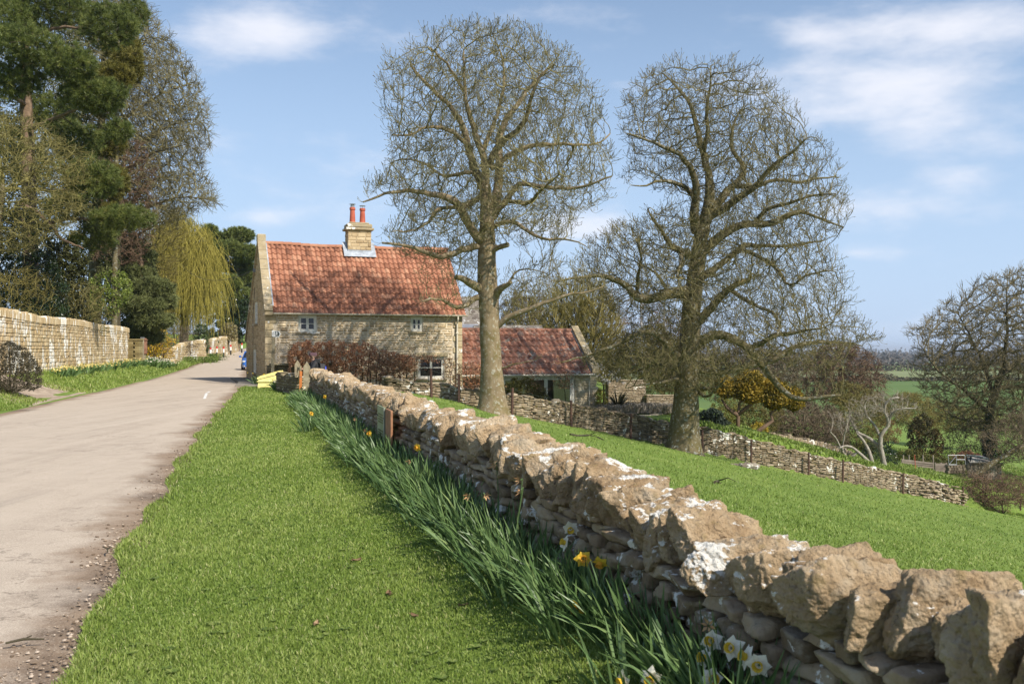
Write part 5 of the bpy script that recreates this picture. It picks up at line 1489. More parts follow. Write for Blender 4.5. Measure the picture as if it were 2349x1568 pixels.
def conifer(name, label, base, D, trunk, tr, pads, seed, mat_, n_att=900, step=.4, kill=.5, tuft=(3, 20, .2, .03), wood=WOODT, limbs=(), group=None, cat='tree', tip=.016, brown=0, extra=0):
    """pads: (x, y, rx, ry, depth offset, weight) clumps of foliage"""
    t = Tree(name, label, cat, base, D, seed, group)
    t.line(trunk, tr, 0, step)
    for px, r, dd in limbs: t.line(px, r, dd, step, wig=.02)
    att = []; tot = sum(p[5] for p in pads)
    for (x, y, rx, ry, dd, wt) in pads:
        n = int(n_att * wt / tot) + 3
        v = t.rng.normal(size=(n, 3)); v /= np.linalg.norm(v, axis=1)[:, None]; v *= t.rng.uniform(.35, 1, (n, 1)) ** .5
        c = P(x, y, D + dd); s = (D + dd) / F
        att.append(c + v * [rx * s, max(rx * s * .7, .5), ry * s])
    att = np.concatenate(att)
    t.grow(att, step, kill, .22, .06, 140)
    t.finish(wood, DARKWOOD, tip, 2.4, .05, (0, 0, 0, 0), crown_obj=True, flare=.3)
    # shoots on thin wood
    k, nn, ln, w = tuft
    N = len(t.pos); thin = np.array([i for i in range(N) if i not in t.limb and t.r[i] < .05])
    B = np.repeat(t.pos_a[thin], k, 0); Dv = np.repeat(t.hd[thin], k, 0) + t.rng.normal(0, .6, (len(thin) * k, 3)) + [0, 0, .35]
    Dv /= np.linalg.norm(Dv, axis=1)[:, None]
    B = B + Dv * t.rng.uniform(.05, .35, (len(B), 1)) * step * 1.4
    if extra:
        wts = np.array([q[5] for q in pads]); wts = wts / wts.sum(); ii = t.rng.choice(len(pads), extra, p=wts); pa = np.array(pads)[ii]
        v = t.rng.normal(size=(extra, 3)); v /= np.linalg.norm(v, axis=1)[:, None]; v *= t.rng.uniform(.2, 1, (extra, 1)) ** .5; sc = (D + pa[:, 4]) / F
        C = np.stack([(pa[:, 0] - CX) * sc, D + pa[:, 4], EYE + (HY - pa[:, 1]) * sc], 1) + v * np.stack([pa[:, 2] * sc, np.maximum(pa[:, 2] * sc * .7, .5), pa[:, 3] * sc], 1)
        B = np.concatenate([B, C]); dv = v + [0, 0, .3]; Dv = np.concatenate([Dv, dv / np.linalg.norm(dv, axis=1)[:, None]])
    mb = MB(); needles(mb, B - t.o, Dv, t.rng, nn, ln, w)
    mb.build('foliage', mat_, t.root)
    return t

def bush(name, label, px, D, n, size, mat_, seed, depth=.9, shell=.75, base=None, stems=6, aspect=.5, cat='shrub', group=None, front=0, stemmat=None, nrm_up=.2, extra=None, maxdep=None, sub=0, fold=.25):
    px = np.asarray(px, float)
    rng = rng_(seed)
    bx = px[:, 0].mean(); by = px[:, 1].max()
    b = P(bx, by, D) if base is None else np.array(base)
    root = thing(name, label, cat, b, 0, group)
    Q = fill(px, n, rng, D, depth, shell, maxdep=maxdep, front=front)
    # clumps: pull leaves towards lobe centres so that gaps open between them
    m = max(12, n // 90); Cc = Q[rng.choice(len(Q), m, replace=False)]
    for c0 in range(0, len(Q), 3000):
        q = Q[c0:c0 + 3000]; d2 = ((q[:, None] - Cc[None]) ** 2).sum(2); k = d2.argmin(1)
        Q[c0:c0 + 3000] = q + (Cc[k] - q) * rng.uniform(.05, .5, (len(q), 1))
    tt = np.clip(rng.normal(.5, .17, len(Q)), 0, 1)
    mb = MB(); cards(mb, Q - b, size, rng, tt, aspect, np.array([0, -.1, nrm_up]), fold)
    mb.build('foliage', mat_, root)
    if stems:
        s = MB()
        for k in range(stems):
            e = Q[rng.integers(len(Q))] - b; s0 = np.array([rng.normal(0, .03), rng.normal(0, .03), -.2])
            mid = (s0 + e) / 2 + rng.normal(0, .1, 3); s.tube([s0, mid, e], [.035, .022, .008], 5, rng.random())
        s.build('stem', stemmat or DARKWOOD, root)
    return root, b, Q, rng

def bare(name, label, px, D, base_px, n, step, kill, seed, twm, tr=.2, trunk=None, tip=.012, tw=(2, .5, .012, .008), depth=.8, up=.1, jit=.3, cat='tree', group=None, barkm=None, limbs=(), curl=.3, spread=.5, shell=.2, base_z=None, p=2.3, maxdep=None, thin_only=2.0, wig=.03, tw_up=None):
    b = P(base_px[0], base_px[1], D) if base_z is None else np.array([(base_px[0] - CX) / F * D, D, base_z])
    t = Tree(name, label, cat, b, D, seed, group)
    t.line(trunk or [base_px, (base_px[0], base_px[1] - 60)], tr if isinstance(tr, (tuple, list)) else (tr, tr * .6), 0, step)
    for q, r, dd in limbs: t.line(q, r, dd, step, wig=wig)
    att = fill(px, n, t.rng, D, depth, shell, maxdep=maxdep)
    t.grow(att, step, kill, jit, up, 150)
    t.finish(barkm or DARKWOOD, twm, tip, p, max(.05, tip * 3), tw, up if tw_up is None else tw_up, curl, spread, flare=.3, thin_only=thin_only)
    return t

GZ = .68   # ground behind the tall wall
OLIVE_T = mat('yellow_lichen_twig', [(.1, (.075, .066, .03)), (.4, (.17, .15, .05)), (.7, (.26, .225, .075)), (.95, (.35, .32, .16))], 1.0, .7, .85)
BROWN_T = mat('brown_twig', [(.1, (.07, .05, .035)), (.5, (.145, .108, .07)), (.9, (.22, .17, .11))], 1.0, .7, .85)
RED_T = mat('russet_twig', [(.1, (.075, .045, .03)), (.5, (.16, .10, .065)), (.9, (.24, .165, .105))], 1.0, .7, .85)
GREY_T = mat('grey_birch_twig', [(.1, (.12, .10, .09)), (.5, (.2, .17, .155)), (.9, (.29, .25, .23))], 1.0, .7, .85)
GOLD_T = mat('golden_willow_twig', [(.1, (.11, .10, .018)), (.5, (.24, .205, .036)), (.9, (.37, .31, .075))], .6, .6, .8, trans=.0)
SAP_T = mat('olive_coppice_twig', [(.1, (.09, .075, .022)), (.5, (.175, .145, .04)), (.9, (.26, .215, .075))], .7, .6, .85)
PALE_B = bark('pale_apple_bark', [(.3, (.15, .13, .10)), (.5, (.29, .26, .22)), (.7, (.44, .40, .35))], .3, .35, 3, lc=(.55, .53, .48))
BIRCH_B = bark('white_birch_bark', [(.35, (.16, .13, .11)), (.5, (.5, .48, .46)), (.7, (.66, .64, .62))], 0, 0, 3, .8)

def left_side():
    # big bare lime behind the pines
    bare('bare_lime_tree', 'large bare tree with fine sweeping twigs rising behind the pines against the sky', [(150, -260), (280, -120), (335, -20), (358, 40), (385, 72), (425, 120), (460, 172), (466, 215), (478, 268), (484, 330), (470, 352), (478, 400), (502, 452), (490, 474), (440, 470), (430, 500), (380, 520), (330, 560), (240, 560), (150, 480), (120, 200)], 76,
         (215, 810), 13500, .32, .42, 201, mat('lime_twig', [(.1, (.07, .062, .035)), (.4, (.15, .134, .066)), (.7, (.225, .197, .09)), (.95, (.30, .255, .13))], .5, .6, .85), (.6, .5, .42, .3, .2, .1), [(215, 830), (216, 700), (220, 560), (228, 400), (236, 200), (240, 0)], .020, (4, .8, .016, .010), .85, .03, .28,
         limbs=[([(222, 560), (270, 520), (330, 475), (420, 450), (480, 458)], (.22, .15, .08, .03), -3), ([(226, 440), (290, 390), (350, 350), (430, 330)], (.22, .14, .08, .03), -4), ([(230, 330), (300, 260), (370, 215), (440, 190)], (.2, .14, .08, .03), 2), ([(234, 230), (290, 140), (345, 85)], (.2, .12, .04), -2), ([(221, 600), (280, 570), (330, 530), (380, 505)], (.18, .1, .04), -5),
                ([(224, 500), (290, 480), (350, 410), (440, 400)], (.17, .1, .03), 4), ([(228, 380), (300, 340), (380, 290), (455, 270)], (.17, .1, .03), -1)], curl=.35, spread=.55, barkm=LIMBARK2)
    # the big pine over the wall
    pads = [(-20, 40, 90, 60, -3, 1.2), (60, 100, 75, 40, -5, 1.2), (160, 148, 62, 38, -5, 1.2), (215, 218, 78, 38, -4, 1.5), (272, 300, 34, 24, -4, .5), (210, 410, 66, 46, -4, 1.3), (250, 60, 68, 52, -1, 1.3), (120, 20, 100, 40, 0, 1.3), (30, 185, 70, 40, -4, 1.0),
            (110, 255, 60, 40, 1, .9), (170, 320, 70, 40, -1, 1.0), (280, 500, 76, 26, -4, 1.0), (70, 380, 70, 50, 2, .8), (150, 470, 50, 30, -2, .6), (300, 30, 40, 40, 2, .6), (-60, 250, 60, 80, 0, .8), (60, -60, 150, 50, 0, 1.2), (215, 545, 60, 25, -2, .5), (20, 330, 60, 40, 0, .6)]
    b = P(72, 780, 55); b[2] = GZ
    conifer('scots_pine', 'huge dark green pine overhanging the tall golden wall', b, 55, [(72, 785), (70, 600), (66, 420), (60, 250), (56, 80), (52, -80)], (.46, .42, .38, .33, .26, .15), pads, 202, NEEDLE, 5600, .36, .44, (3, 28, .27, .024), extra=5500,
            limbs=[([(70, 560), (33, 459), (95, 495), (125, 525), (138, 548), (190, 570)], (.16, .15, .12, .1, .08, .04), -6), ([(66, 430), (130, 440), (200, 430)], (.14, .1, .05), -4), ([(62, 300), (130, 270), (200, 240)], (.14, .1, .05), -4), ([(58, 150), (130, 150)], (.13, .08), -5), ([(70, 520), (160, 500), (260, 505)], (.14, .1, .04), -4), ([(60, 240), (10, 210)], (.12, .06), -4), ([(56, 90), (140, 60), (230, 70)], (.12, .08, .04), -1)])
    b = P(262, 780, 66); b[2] = GZ
    conifer('yellow_pine', 'thin pine with yellowed needles showing through behind the dark pine', b, 66, [(262, 800), (264, 500), (268, 300), (272, 80)], (.2, .17, .14, .08), [(290, 150, 40, 45, -2, 1), (262, 175, 45, 30, -3, 1), (280, 110, 45, 30, 1, 1), (240, 240, 40, 30, 1, .6), (250, 330, 40, 30, 0, .6), (262, 420, 34, 40, -1.5, .7), (258, 500, 30, 40, -1.5, .6)], 203, NEEDLE_Y, 900, .42, .5, (3, 24, .28, .04), extra=2600, wood=LIMBARK2)
    # dark trees that close the view behind the pine
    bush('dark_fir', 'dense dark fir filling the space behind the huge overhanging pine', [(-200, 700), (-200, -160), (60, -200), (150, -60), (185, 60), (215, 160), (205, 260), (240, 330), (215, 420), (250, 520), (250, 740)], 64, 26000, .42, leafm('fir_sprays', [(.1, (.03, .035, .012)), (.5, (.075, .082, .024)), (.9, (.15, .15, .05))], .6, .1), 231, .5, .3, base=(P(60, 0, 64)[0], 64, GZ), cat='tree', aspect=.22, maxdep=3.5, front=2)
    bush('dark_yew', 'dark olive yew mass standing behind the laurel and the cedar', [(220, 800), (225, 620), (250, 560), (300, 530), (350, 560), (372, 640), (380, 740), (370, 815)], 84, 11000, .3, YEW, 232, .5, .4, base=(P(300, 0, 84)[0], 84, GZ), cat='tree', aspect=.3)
    bare('brown_larch', 'russet brown leafless tree under the sweeping bare branches', [(190, 420), (230, 330), (290, 300), (345, 340), (360, 420), (350, 520), (330, 600), (220, 600)], 72, (270, 810), 3600, .36, .44, 233, RED_T, (.25, .2, .12), [(268, 820), (270, 600), (280, 420)], .017, (4, .6, .015, .010), .7, .05, .3)
    bare('bare_ash', 'olive brown leafless tree merging into the weeping willow', [(300, 780), (305, 600), (335, 510), (380, 470), (415, 480), (425, 560), (400, 640), (395, 740), (370, 790)], 92, (352, 815), 3800, .42, .5, 235, SAP_T, (.22, .18, .1), [(352, 825), (352, 680), (356, 560)], .02, (4, .8, .018, .012), .7, .15, .25)
    bush('olive_tree', 'olive green and yellow tree mass beside the weeping willow', [(318, 800), (322, 620), (345, 540), (385, 478), (425, 480), (455, 520), (470, 600), (470, 720), (440, 790)], 116, 9000, .42, leafm('olive_twig_sprays', [(.1, (.07, .06, .014)), (.5, (.16, .135, .03)), (.9, (.28, .235, .06))], .7, .1), 234, .6, .3, cat='tree', aspect=.13, base=None)
    # yellow lichened bare tree in front
    bare('lichened_thorn_tree', 'bare tree with yellow lichened twigs between the pine and the wall', [(-140, 300), (-40, 250), (60, 260), (140, 300), (205, 350), (190, 420), (200, 480), (150, 540), (60, 580), (-100, 580)], 48, (-20, 770), 3600, .24, .32, 204, OLIVE_T, (.2, .18, .14), [(-20, 790), (-15, 650), (-5, 520), (5, 420)], .011, (3, .5, .010, .007), .8, .03, .4, curl=.4, spread=.6, barkm=LIMBARK2)
    # holly and dark undergrowth
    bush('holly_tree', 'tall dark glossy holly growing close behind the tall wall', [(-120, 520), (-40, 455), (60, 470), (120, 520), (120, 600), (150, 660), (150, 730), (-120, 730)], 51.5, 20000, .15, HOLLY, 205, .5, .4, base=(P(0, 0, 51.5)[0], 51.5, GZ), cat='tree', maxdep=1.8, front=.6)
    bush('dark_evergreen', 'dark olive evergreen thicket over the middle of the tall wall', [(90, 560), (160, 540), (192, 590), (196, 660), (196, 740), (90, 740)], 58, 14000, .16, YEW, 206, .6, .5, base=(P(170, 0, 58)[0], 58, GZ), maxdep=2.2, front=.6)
    bush('cherry_laurel', 'bright yellow green laurel above the far part of the tall wall', [(200, 640), (240, 612), (290, 620), (312, 655), (300, 690), (262, 735), (215, 720), (190, 680)], 66, 3600, .2, LAUREL, 207, .7, .5, base=(P(245, 0, 66)[0], 66, GZ), aspect=.36, cat='tree')
    for i, (x0, x1, yt, D, lab) in enumerate([(-60, 120, 610, 46.5, 'tangle of bare brown twigs above the near part of the tall wall'), (110, 250, 640, 57, 'tangle of bare twigs above the middle of the tall wall')]):
        bare('bare_shrub', lab, [(x0, yt + 40), ((x0 + x1) / 2, yt), (x1, yt + 30), (x1, 770), (x0, 770)], D, ((x0 + x1) / 2, 790), 900, .25, .3, 208 + i, [SAP_T, OLIVE_T][i], (.06, .05), None, .009, (3, .5, .009, .006), .6, .1, .35, 'shrub', maxdep=1.3)
    # blue-green cedar by the pier
    b = P(330, 800, 76); b[2] = GZ
    conifer('cedar', 'grey green conifer with layered branches behind the gate pier', b, 76, [(326, 830), (326, 740), (325, 640), (322, 560)], (.26, .22, .16, .08), [(345, 660, 55, 22, -2, 1), (320, 700, 60, 22, -3, 1.2), (350, 735, 50, 20, -3, 1), (310, 640, 50, 30, 0, 1), (300, 590, 60, 30, 1, 1), (330, 770, 45, 20, -2, .8), (270, 560, 60, 26, 2, .9), (380, 690, 30, 16, -2, .5), (300, 760, 30, 30, 0, .6), (250, 600, 50, 30, 3, .8)], 210, leafm('cedar_needles', [(.1, (.055, .066, .025)), (.5, (.14, .16, .055)), (.9, (.245, .26, .095))], .6, .15), 2200, .42, .5, (3, 24, .32, .045), extra=3500)
    # weeping willow
    D = 104; b = P(430, 830, D); b[2] = gz(b[0], D)
    t = Tree('weeping_willow', 'weeping willow with golden yellow hanging twigs beside the lane', 'tree', b, D, 211)
    t.line([(420, 835), (422, 740), (428, 660), (432, 600)], (.5, .42, .34, .2), 0, .5)
    att = fill([(322, 600), (350, 520), (395, 482), (440, 488), (474, 520), (496, 560), (508, 605), (510, 650), (480, 670), (420, 650), (335, 680)], 3600, t.rng, D, .9, .3)
    t.grow(att, .5, .6, .3, .08, 120)
    t.finish(LIMBARK2, GOLD_T, .018, 2.3, .06, (1, .6, .02, .014), 0, .3, .5)
    mb = MB(); thin = np.nonzero((t.r < .05))[0]; B = np.repeat(t.pos_a[thin], 6, 0) + t.rng.normal(0, .4, (len(thin) * 6, 3))
    L = t.rng.uniform(.4, 1, len(B)) ** 1.6 * 5.2 * np.clip(.45 + (B[:, 2] - 2) / 9, .3, 1.2); L = np.minimum(L, np.maximum(B[:, 2] - 2.2, .3))
    drift = t.rng.normal(0, .3, (len(B), 3)); drift[:, 2] = 0; drift[:, 0] -= .06; p = B; tt = np.clip(t.rng.normal(.5, .2, len(B)), 0, 1)
    for k in range(4):
        q = p + np.stack([drift[:, 0] * (1.2 - k * .3), drift[:, 1] * (1.2 - k * .3), -L / 4], 1) + t.rng.normal(0, .03, p.shape)
        seg_tubes(mb, p - t.o, q - t.o, np.full(len(p), .020 - .002 * k), np.full(len(p), .018 - .002 * k), 3, tt); p = q
    mb.build('hanging_twigs', GOLD_T, t.root)
    # pines beyond the bend
    b = P(530, 815, 138); b[2] = gz(b[0], 138)
    conifer('far_pine', 'olive green pine rising beyond the bend behind the cottage gable', b, 138, [(545, 815), (546, 720), (548, 640), (548, 560)], (.35, .3, .24, .1), [(548, 540, 34, 18, 0, 1), (520, 570, 40, 18, -2, 1), (565, 580, 34, 18, -2, 1), (540, 612, 48, 18, 1, 1), (575, 640, 28, 22, 0, .8), (520, 650, 34, 18, -3, 1), (552, 680, 40, 20, -2, 1), (480, 530, 18, 14, 0, .5), (500, 548, 22, 16, 0, .6), (540, 720, 44, 22, 0, 1), (495, 600, 26, 24, 2, .8)], 212, NEEDLE_F, 2400, .6, .7, (3, 18, .46, .085), tip=.03, extra=4200)
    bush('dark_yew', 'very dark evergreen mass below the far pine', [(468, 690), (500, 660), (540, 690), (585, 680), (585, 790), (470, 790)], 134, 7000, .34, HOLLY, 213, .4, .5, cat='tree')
    bush('ivy_column', 'column of dark green ivy rising over the roadside wall', [(440, 760), (455, 742), (474, 744), (482, 765), (482, 800), (470, 818), (445, 806)], 100, 3200, .17, IVY, 214, .7, .6)
    bush('tan_hedge', 'tan leafed hedge standing above the golden roadside wall', [(498, 760), (512, 742), (535, 738), (546, 750), (546, 782), (500, 786)], 121, 2600, .26, leafm('tan_leaves', [(.1, (.12, .10, .045)), (.5, (.24, .20, .09)), (.9, (.36, .31, .16))]), 215, .6, .5)
    bush('green_shrub', 'mid green shrub between the ivy column and tan hedge', [(478, 770), (498, 760), (504, 784), (496, 798), (480, 800)], 112, 1400, .2, IVY, 216, .7, .5)
    bare('bare_shrub', 'grey brown bare shrub under the hanging willow twigs', [(385, 800), (400, 755), (440, 745), (450, 790), (445, 815), (390, 815)], 94, (415, 820), 520, .35, .4, 217, BROWN_T, (.06, .05), None, .014, (3, .6, .014, .01), .7, .12, .35, 'shrub')
    # forsythia
    t = bare('forsythia_bush', 'sprawling forsythia with deep yellow blossom beside the notice board', [(322, 800), (338, 768), (360, 750), (388, 770), (402, 788), (396, 815), (370, 830), (345, 838), (330, 838)], 80, (352, 842), 620, .28, .32, 218, BROWN_T, (.05, .04), None, .010, (3, .5, .010, .007), .7, .1, .35, 'shrub')
    rng = rng_(219); T = t.tips; C = t.pos_a[rng.choice(T, 1500)] + rng.normal(0, .22, (1500, 3)); mb = MB(); cards(mb, C - t.o, .13, rng, rng.random(1500), .7)
    mb.build('blossom', leafm('forsythia_blossom', [(.1, (.45, .26, .012)), (.6, (.66, .42, .02)), (.95, (.75, .55, .06))], .6, .3), t.root)
    # round dark bush in front of the wall
    bush('round_bush', 'dome shaped dark bush on the grass in front of the tall wall', [(-60, 900), (-58, 830), (-20, 790), (20, 780), (58, 795), (85, 830), (97, 862), (92, 888), (70, 897)], 31.2, 15000, .055, leafm('small_dark_leaves', [(.1, (.018, .016, .01)), (.45, (.05, .043, .024)), (.8, (.095, .08, .042)), (.97, (.15, .13, .07))], .5, .05), 220, .9, .9, base=(P(20, 0, 31.2)[0], 31.2, .3), aspect=.45, stems=8)

left_side()

def right_side():
    # planting round the wing
    bush('yew_bush', 'rounded olive green evergreen bush in front of the white glazed doors', [(1152, 925), (1154, 885), (1172, 866), (1205, 862), (1236, 872), (1256, 892), (1262, 925)], 48.6, 7500, .075, leafm('olive_sprays', [(.1, (.03, .03, .006)), (.5, (.085, .08, .014)), (.9, (.17, .15, .03))], .6, .1), 301, .7, .7, base=(P(1205, 0, 48.6)[0], 48.6, -1.75))
    bush('variegated_shrub', 'small yellow variegated shrub at the corner of the wing', [(1364, 940), (1363, 905), (1375, 886), (1388, 900), (1396, 925), (1394, 945)], 52.2, 1500, .08, leafm('yellow_leaves', [(.1, (.12, .12, .02)), (.5, (.30, .27, .05)), (.9, (.48, .42, .12))]), 302, .8, .6, base=(P(1378, 0, 52.2)[0], 52.2, -1.75))
    # new zealand flax
    D = 52.5; b = np.array([P(1418, 0, D)[0], D, -1.75]); root = thing('flax_plant', 'spiky flax with sword leaves and tan dead blades by the garden wall', 'plant', b); rng = rng_(303)
    for nm, n, m_, lo in (('leaves', 130, leafm('flax_leaf', [(.1, (.03, .03, .012)), (.5, (.075, .075, .03)), (.9, (.13, .125, .05))], .4, .1), .35), ('dead_leaves', 40, leafm('dead_flax', [(.1, (.25, .13, .04)), (.9, (.5, .33, .15))], .7, .1), -.5)):
        mb = MB()
        for k in range(n):
            az = rng.uniform(0, 6.28); el = rng.uniform(lo, 1.35) if nm == 'leaves' else rng.uniform(0, .6); L = rng.uniform(.8, 1.5) * (.6 if nm != 'leaves' else 1); d = np.array([math.cos(az) * math.cos(el), math.sin(az) * math.cos(el), math.sin(el)]); s = np.array([-math.sin(az), math.cos(az), 0]); p = np.array([0, 0, .1]) + d * .05; V = []
            for j in range(5):
                w = .035 * [1, 1.1, .9, .6, .05][j]; V += [p - s * w, p + s * w]; d = d + np.array([0, 0, -.16 if nm == 'leaves' else -.3]); d /= np.linalg.norm(d); p = p + d * L / 4
            mb.add(V, [[2 * j, 2 * j + 1, 2 * j + 3, 2 * j + 2] for j in range(4)], rng.random())
        mb.build(nm, m_, root)
    t = bare('magnolia', 'small magnolia with white flowers beside the wing gable', [(1345, 870), (1350, 830), (1375, 815), (1410, 830), (1440, 850), (1435, 880), (1390, 890)], 54, (1385, 945), 420, .22, .26, 304, OLIVE_T, (.06, .045), None, .009, (2, .35, .009, .006), .6, .1, .35, base_z=-1.75)
    rng = rng_(305); C = t.pos_a[rng.choice(t.tips, 60)] + rng.normal(0, .08, (60, 3)); mb = MB(); cards(mb, np.repeat(C, 4, 0) + rng.normal(0, .03, (240, 3)) - t.o, .13, rng, rng.random(240), .6); mb.build('flowers', leafm('white_petal', [(.1, (.7, .62, .6)), (.9, (.85, .82, .78))], .6, .2), t.root)
    # garden walls
    rng = rng_(306)
    GW = stone_mat('garden_wall_stone', [(.1, (.15, .11, .07)), (.5, (.27, .21, .14)), (.9, (.40, .33, .24))], .65, 2, lichen=.12, lich_scale=5, dark=.2, bscale=12)
    PALE = stone_mat('new_pale_stone', [(.1, (.36, .30, .19)), (.5, (.50, .43, .29)), (.9, (.62, .55, .4))], .65, 2, dark=.12, bscale=12)
    def gwall(name, label, pts, h0, mats, coping=True, course=(.06, .11), thick=.4, cat='wall'):
        W = [P(x, y, D) for x, y, D in pts]; o = W[0].copy(); path = [p[:2] - o[:2] for p in W]; zz = [p[2] for p in W]
        cum = np.concatenate([[0], np.cumsum([np.linalg.norm(path[i + 1] - path[i]) for i in range(len(path) - 1)])])
        root = thing(name, label, cat, (o[0], o[1], 0)); mb = MB(); top = lambda s: np.interp(s, cum, zz)
        at, T = rubble(mb, path, lambda s: top(s) - h0, lambda s: top(s) - .04 + .0 * s, rng, course, (.15, .42), .16, (), .02, True, normal=1, bev=.028, gap=.009)
        mb.build('wall_courses', [mats, GAPM], root)
        bk = MB(); V = []
        for i, p in enumerate(path):
            _, dd, nr = at(min(max(cum[i], .001), T - .001)); q = p - nr * thick
            V += [[p[0] - nr[0] * .03, p[1] - nr[1] * .03, zz[i] - .05], [q[0], q[1], zz[i] - .05], [q[0], q[1], zz[i] - h0]]
        bk.add(V, [[3 * i + j, 3 * i + 3 + j, 3 * i + 4 + j, 3 * i + 1 + j] for i in range(len(path) - 1) for j in range(2)]); bk.build('wall_back', mats, root)
        if coping:
            cp = MB(); s = 0
            while s < T:
                w = rng.uniform(.3, .7); p, dd, nr = at(min(s + w / 2, T - .01)); M = np.eye(4); M[:2, 0] = dd; M[:2, 1] = nr; M[:2, 3] = p; M[2, 3] = top(s + w / 2) - .04
                cp.box([-w / 2 + .006, -thick, 0], [w / 2 - .006, .03, rng.uniform(.05, .08)], rng.random(), 0, .02, M); s += w
            cp.build('flat_coping', mats, root)
        return at, T, root
    gwall('garden_wall', 'tall dry stone garden wall behind the flax plant', [(1396, 872, 57.5), (1482, 872, 58.5)], 2.2, GW)
    gwall('garden_wall', 'lower dry stone garden wall stepping down behind the lavender', [(1484, 906, 58), (1580, 907, 59)], 2.0, GW)
    at, T, root = gwall('raised_bed', 'curved pale stone raised bed planted with faded lavender', [(1395, 948, 50.5), (1450, 955, 49.6), (1500, 952, 50.2), (1548, 945, 52)], 1.3, PALE, True, (.08, .13))
    o = np.array(root.location); n = 3500; L = MB(); Q = np.stack([rng.uniform(P(1370, 0, 52)[0], P(1545, 0, 53)[0], n), rng.uniform(50.6, 54, n), np.full(n, -1.62)], 1); a = rng.normal(0, .18, (n, 2))
    e = Q + np.column_stack([a * .7, rng.uniform(.2, .42, n)]); seg_tubes(L, Q - o, e - o, np.full(n, .012), np.full(n, .016), 3, rng.random(n)); L.build('lavender', mat('faded_lavender', [(.1, (.17, .14, .09)), (.5, (.30, .26, .19)), (.9, (.40, .36, .32))], 2, .7), root)
    sb = MB(); p0 = P(1370, 0, 50.8); sb.add([[P(1375, 0, 51)[0] - o[0], 51 - o[1], -1.66], [P(1548, 0, 52)[0] - o[0], 51.6 - o[1], -1.66], [P(1548, 0, 54)[0] - o[0], 54.4 - o[1], -1.66], [P(1375, 0, 54)[0] - o[0], 54.4 - o[1], -1.66]], [[0, 1, 2, 3]]); sb.build('soil', mat('bed_soil', [(.3, (.12, .09, .06)), (.7, (.2, .16, .11))], 8, 0), root)
    # golden conifer on two leaning stems
    D = 53; b = P(1700, 1004, D); b[2] = gz(b[0], D)
    root = thing('golden_cypress', 'wide golden yellow conifer crown carried on two reddish leaning stems', 'tree', b)
    REDB = bark('reddish_bark', [(.3, (.085, .055, .038)), (.5, (.16, .105, .072)), (.7, (.25, .17, .12))], .1, .1, 3)
    for px in ([(1712, 1010), (1748, 982), (1772, 964), (1768, 948), (1790, 925), (1815, 900)], [(1692, 1002), (1693, 960), (1696, 925), (1720, 900)], [(1694, 950), (1725, 925), (1750, 905)], [(1692, 952), (1668, 935), (1655, 915)]):
        m = MB(); W = np.array([P(x, y, D) for x, y in px]) - b; m.tube(W, np.linspace(.13, .05, len(W)), 8); m.build('trunk', REDB, root, smooth=True)
    rng = rng_(307)
    G = np.concatenate([fill(q, n_, rng, D, .8, .4) for q, n_ in (([(1632, 900), (1640, 872), (1665, 860), (1690, 872), (1700, 905), (1665, 915)], 1800), ([(1672, 905), (1680, 862), (1712, 845), (1742, 850), (1762, 880), (1755, 922), (1712, 925)], 4200), ([(1735, 920), (1742, 872), (1775, 862), (1808, 880), (1815, 925), (1775, 945)], 3600), ([(1790, 930), (1795, 895), (1825, 882), (1846, 905), (1846, 932), (1820, 945)], 2400))])
    # sprays range from dark olive to gold, in waves and at random
    out = rng.random(len(G)); t_ = np.clip(.42 + .22 * np.sin(G[:, 0] * 3.1) * np.sin(G[:, 2] * 3.7 + G[:, 1] * 2) + rng.normal(0, .2, len(G)), 0, 1)
    mb = MB(); cards(mb, G - b, .16, rng, t_, .5, np.array([0, -.2, .4])); mb.build('foliage', GOLD_F, root)
    bush('forsythia_bush', 'low yellow bush glowing behind the leaning reddish stems', [(1722, 1000), (1718, 980), (1735, 966), (1756, 970), (1766, 988), (1760, 1003)], 55.5, 1100, .09, leafm('low_yellow_bloom', [(.1, (.18, .14, .015)), (.6, (.45, .33, .03)), (.95, (.58, .45, .08))]), 308, .8, .6)
    bush('yellow_shrub', 'yellowish green shrub in the vegetable garden beyond the thick tree trunk', [(1625, 930), (1650, 905), (1690, 915), (1700, 960), (1680, 985), (1630, 980)], 56, 1600, .1, leafm('lime_leaves', [(.1, (.07, .075, .012)), (.5, (.16, .15, .025)), (.9, (.28, .25, .06))]), 309, .7, .5)
    bush('kale_bed', 'grey green kale standing in the vegetable bed behind the low field wall', [(1602, 985), (1600, 945), (1630, 930), (1665, 950), (1685, 985), (1680, 1000), (1610, 992)], 51.5, 1700, .2, leafm('kale_leaves', [(.1, (.03, .045, .03)), (.5, (.07, .095, .065)), (.9, (.13, .16, .12))]), 310, .6, .3, cat='vegetables', nrm_up=.6)
    # coppice and birches behind the wing
    bare('coppice_alder', 'dense olive yellow leafless coppice behind the red wing roof', [(1235, 870), (1240, 740), (1262, 680), (1300, 652), (1340, 640), (1380, 655), (1415, 700), (1440, 770), (1445, 870)], 80, (1340, 905), 5200, .38, .46, 311, SAP_T, (.12, .1), None, .020, (4, 1.0, .020, .013), .6, .5, .16, curl=.12, spread=.3, maxdep=4, tw_up=.6,
         limbs=[([(1340, 895), (x, y)], (.1, .04), d) for x, y, d in ((1265, 720, -2), (1290, 690, 2), (1315, 670, -1), (1350, 665, 1), (1380, 690, -2), (1410, 730, 2))])
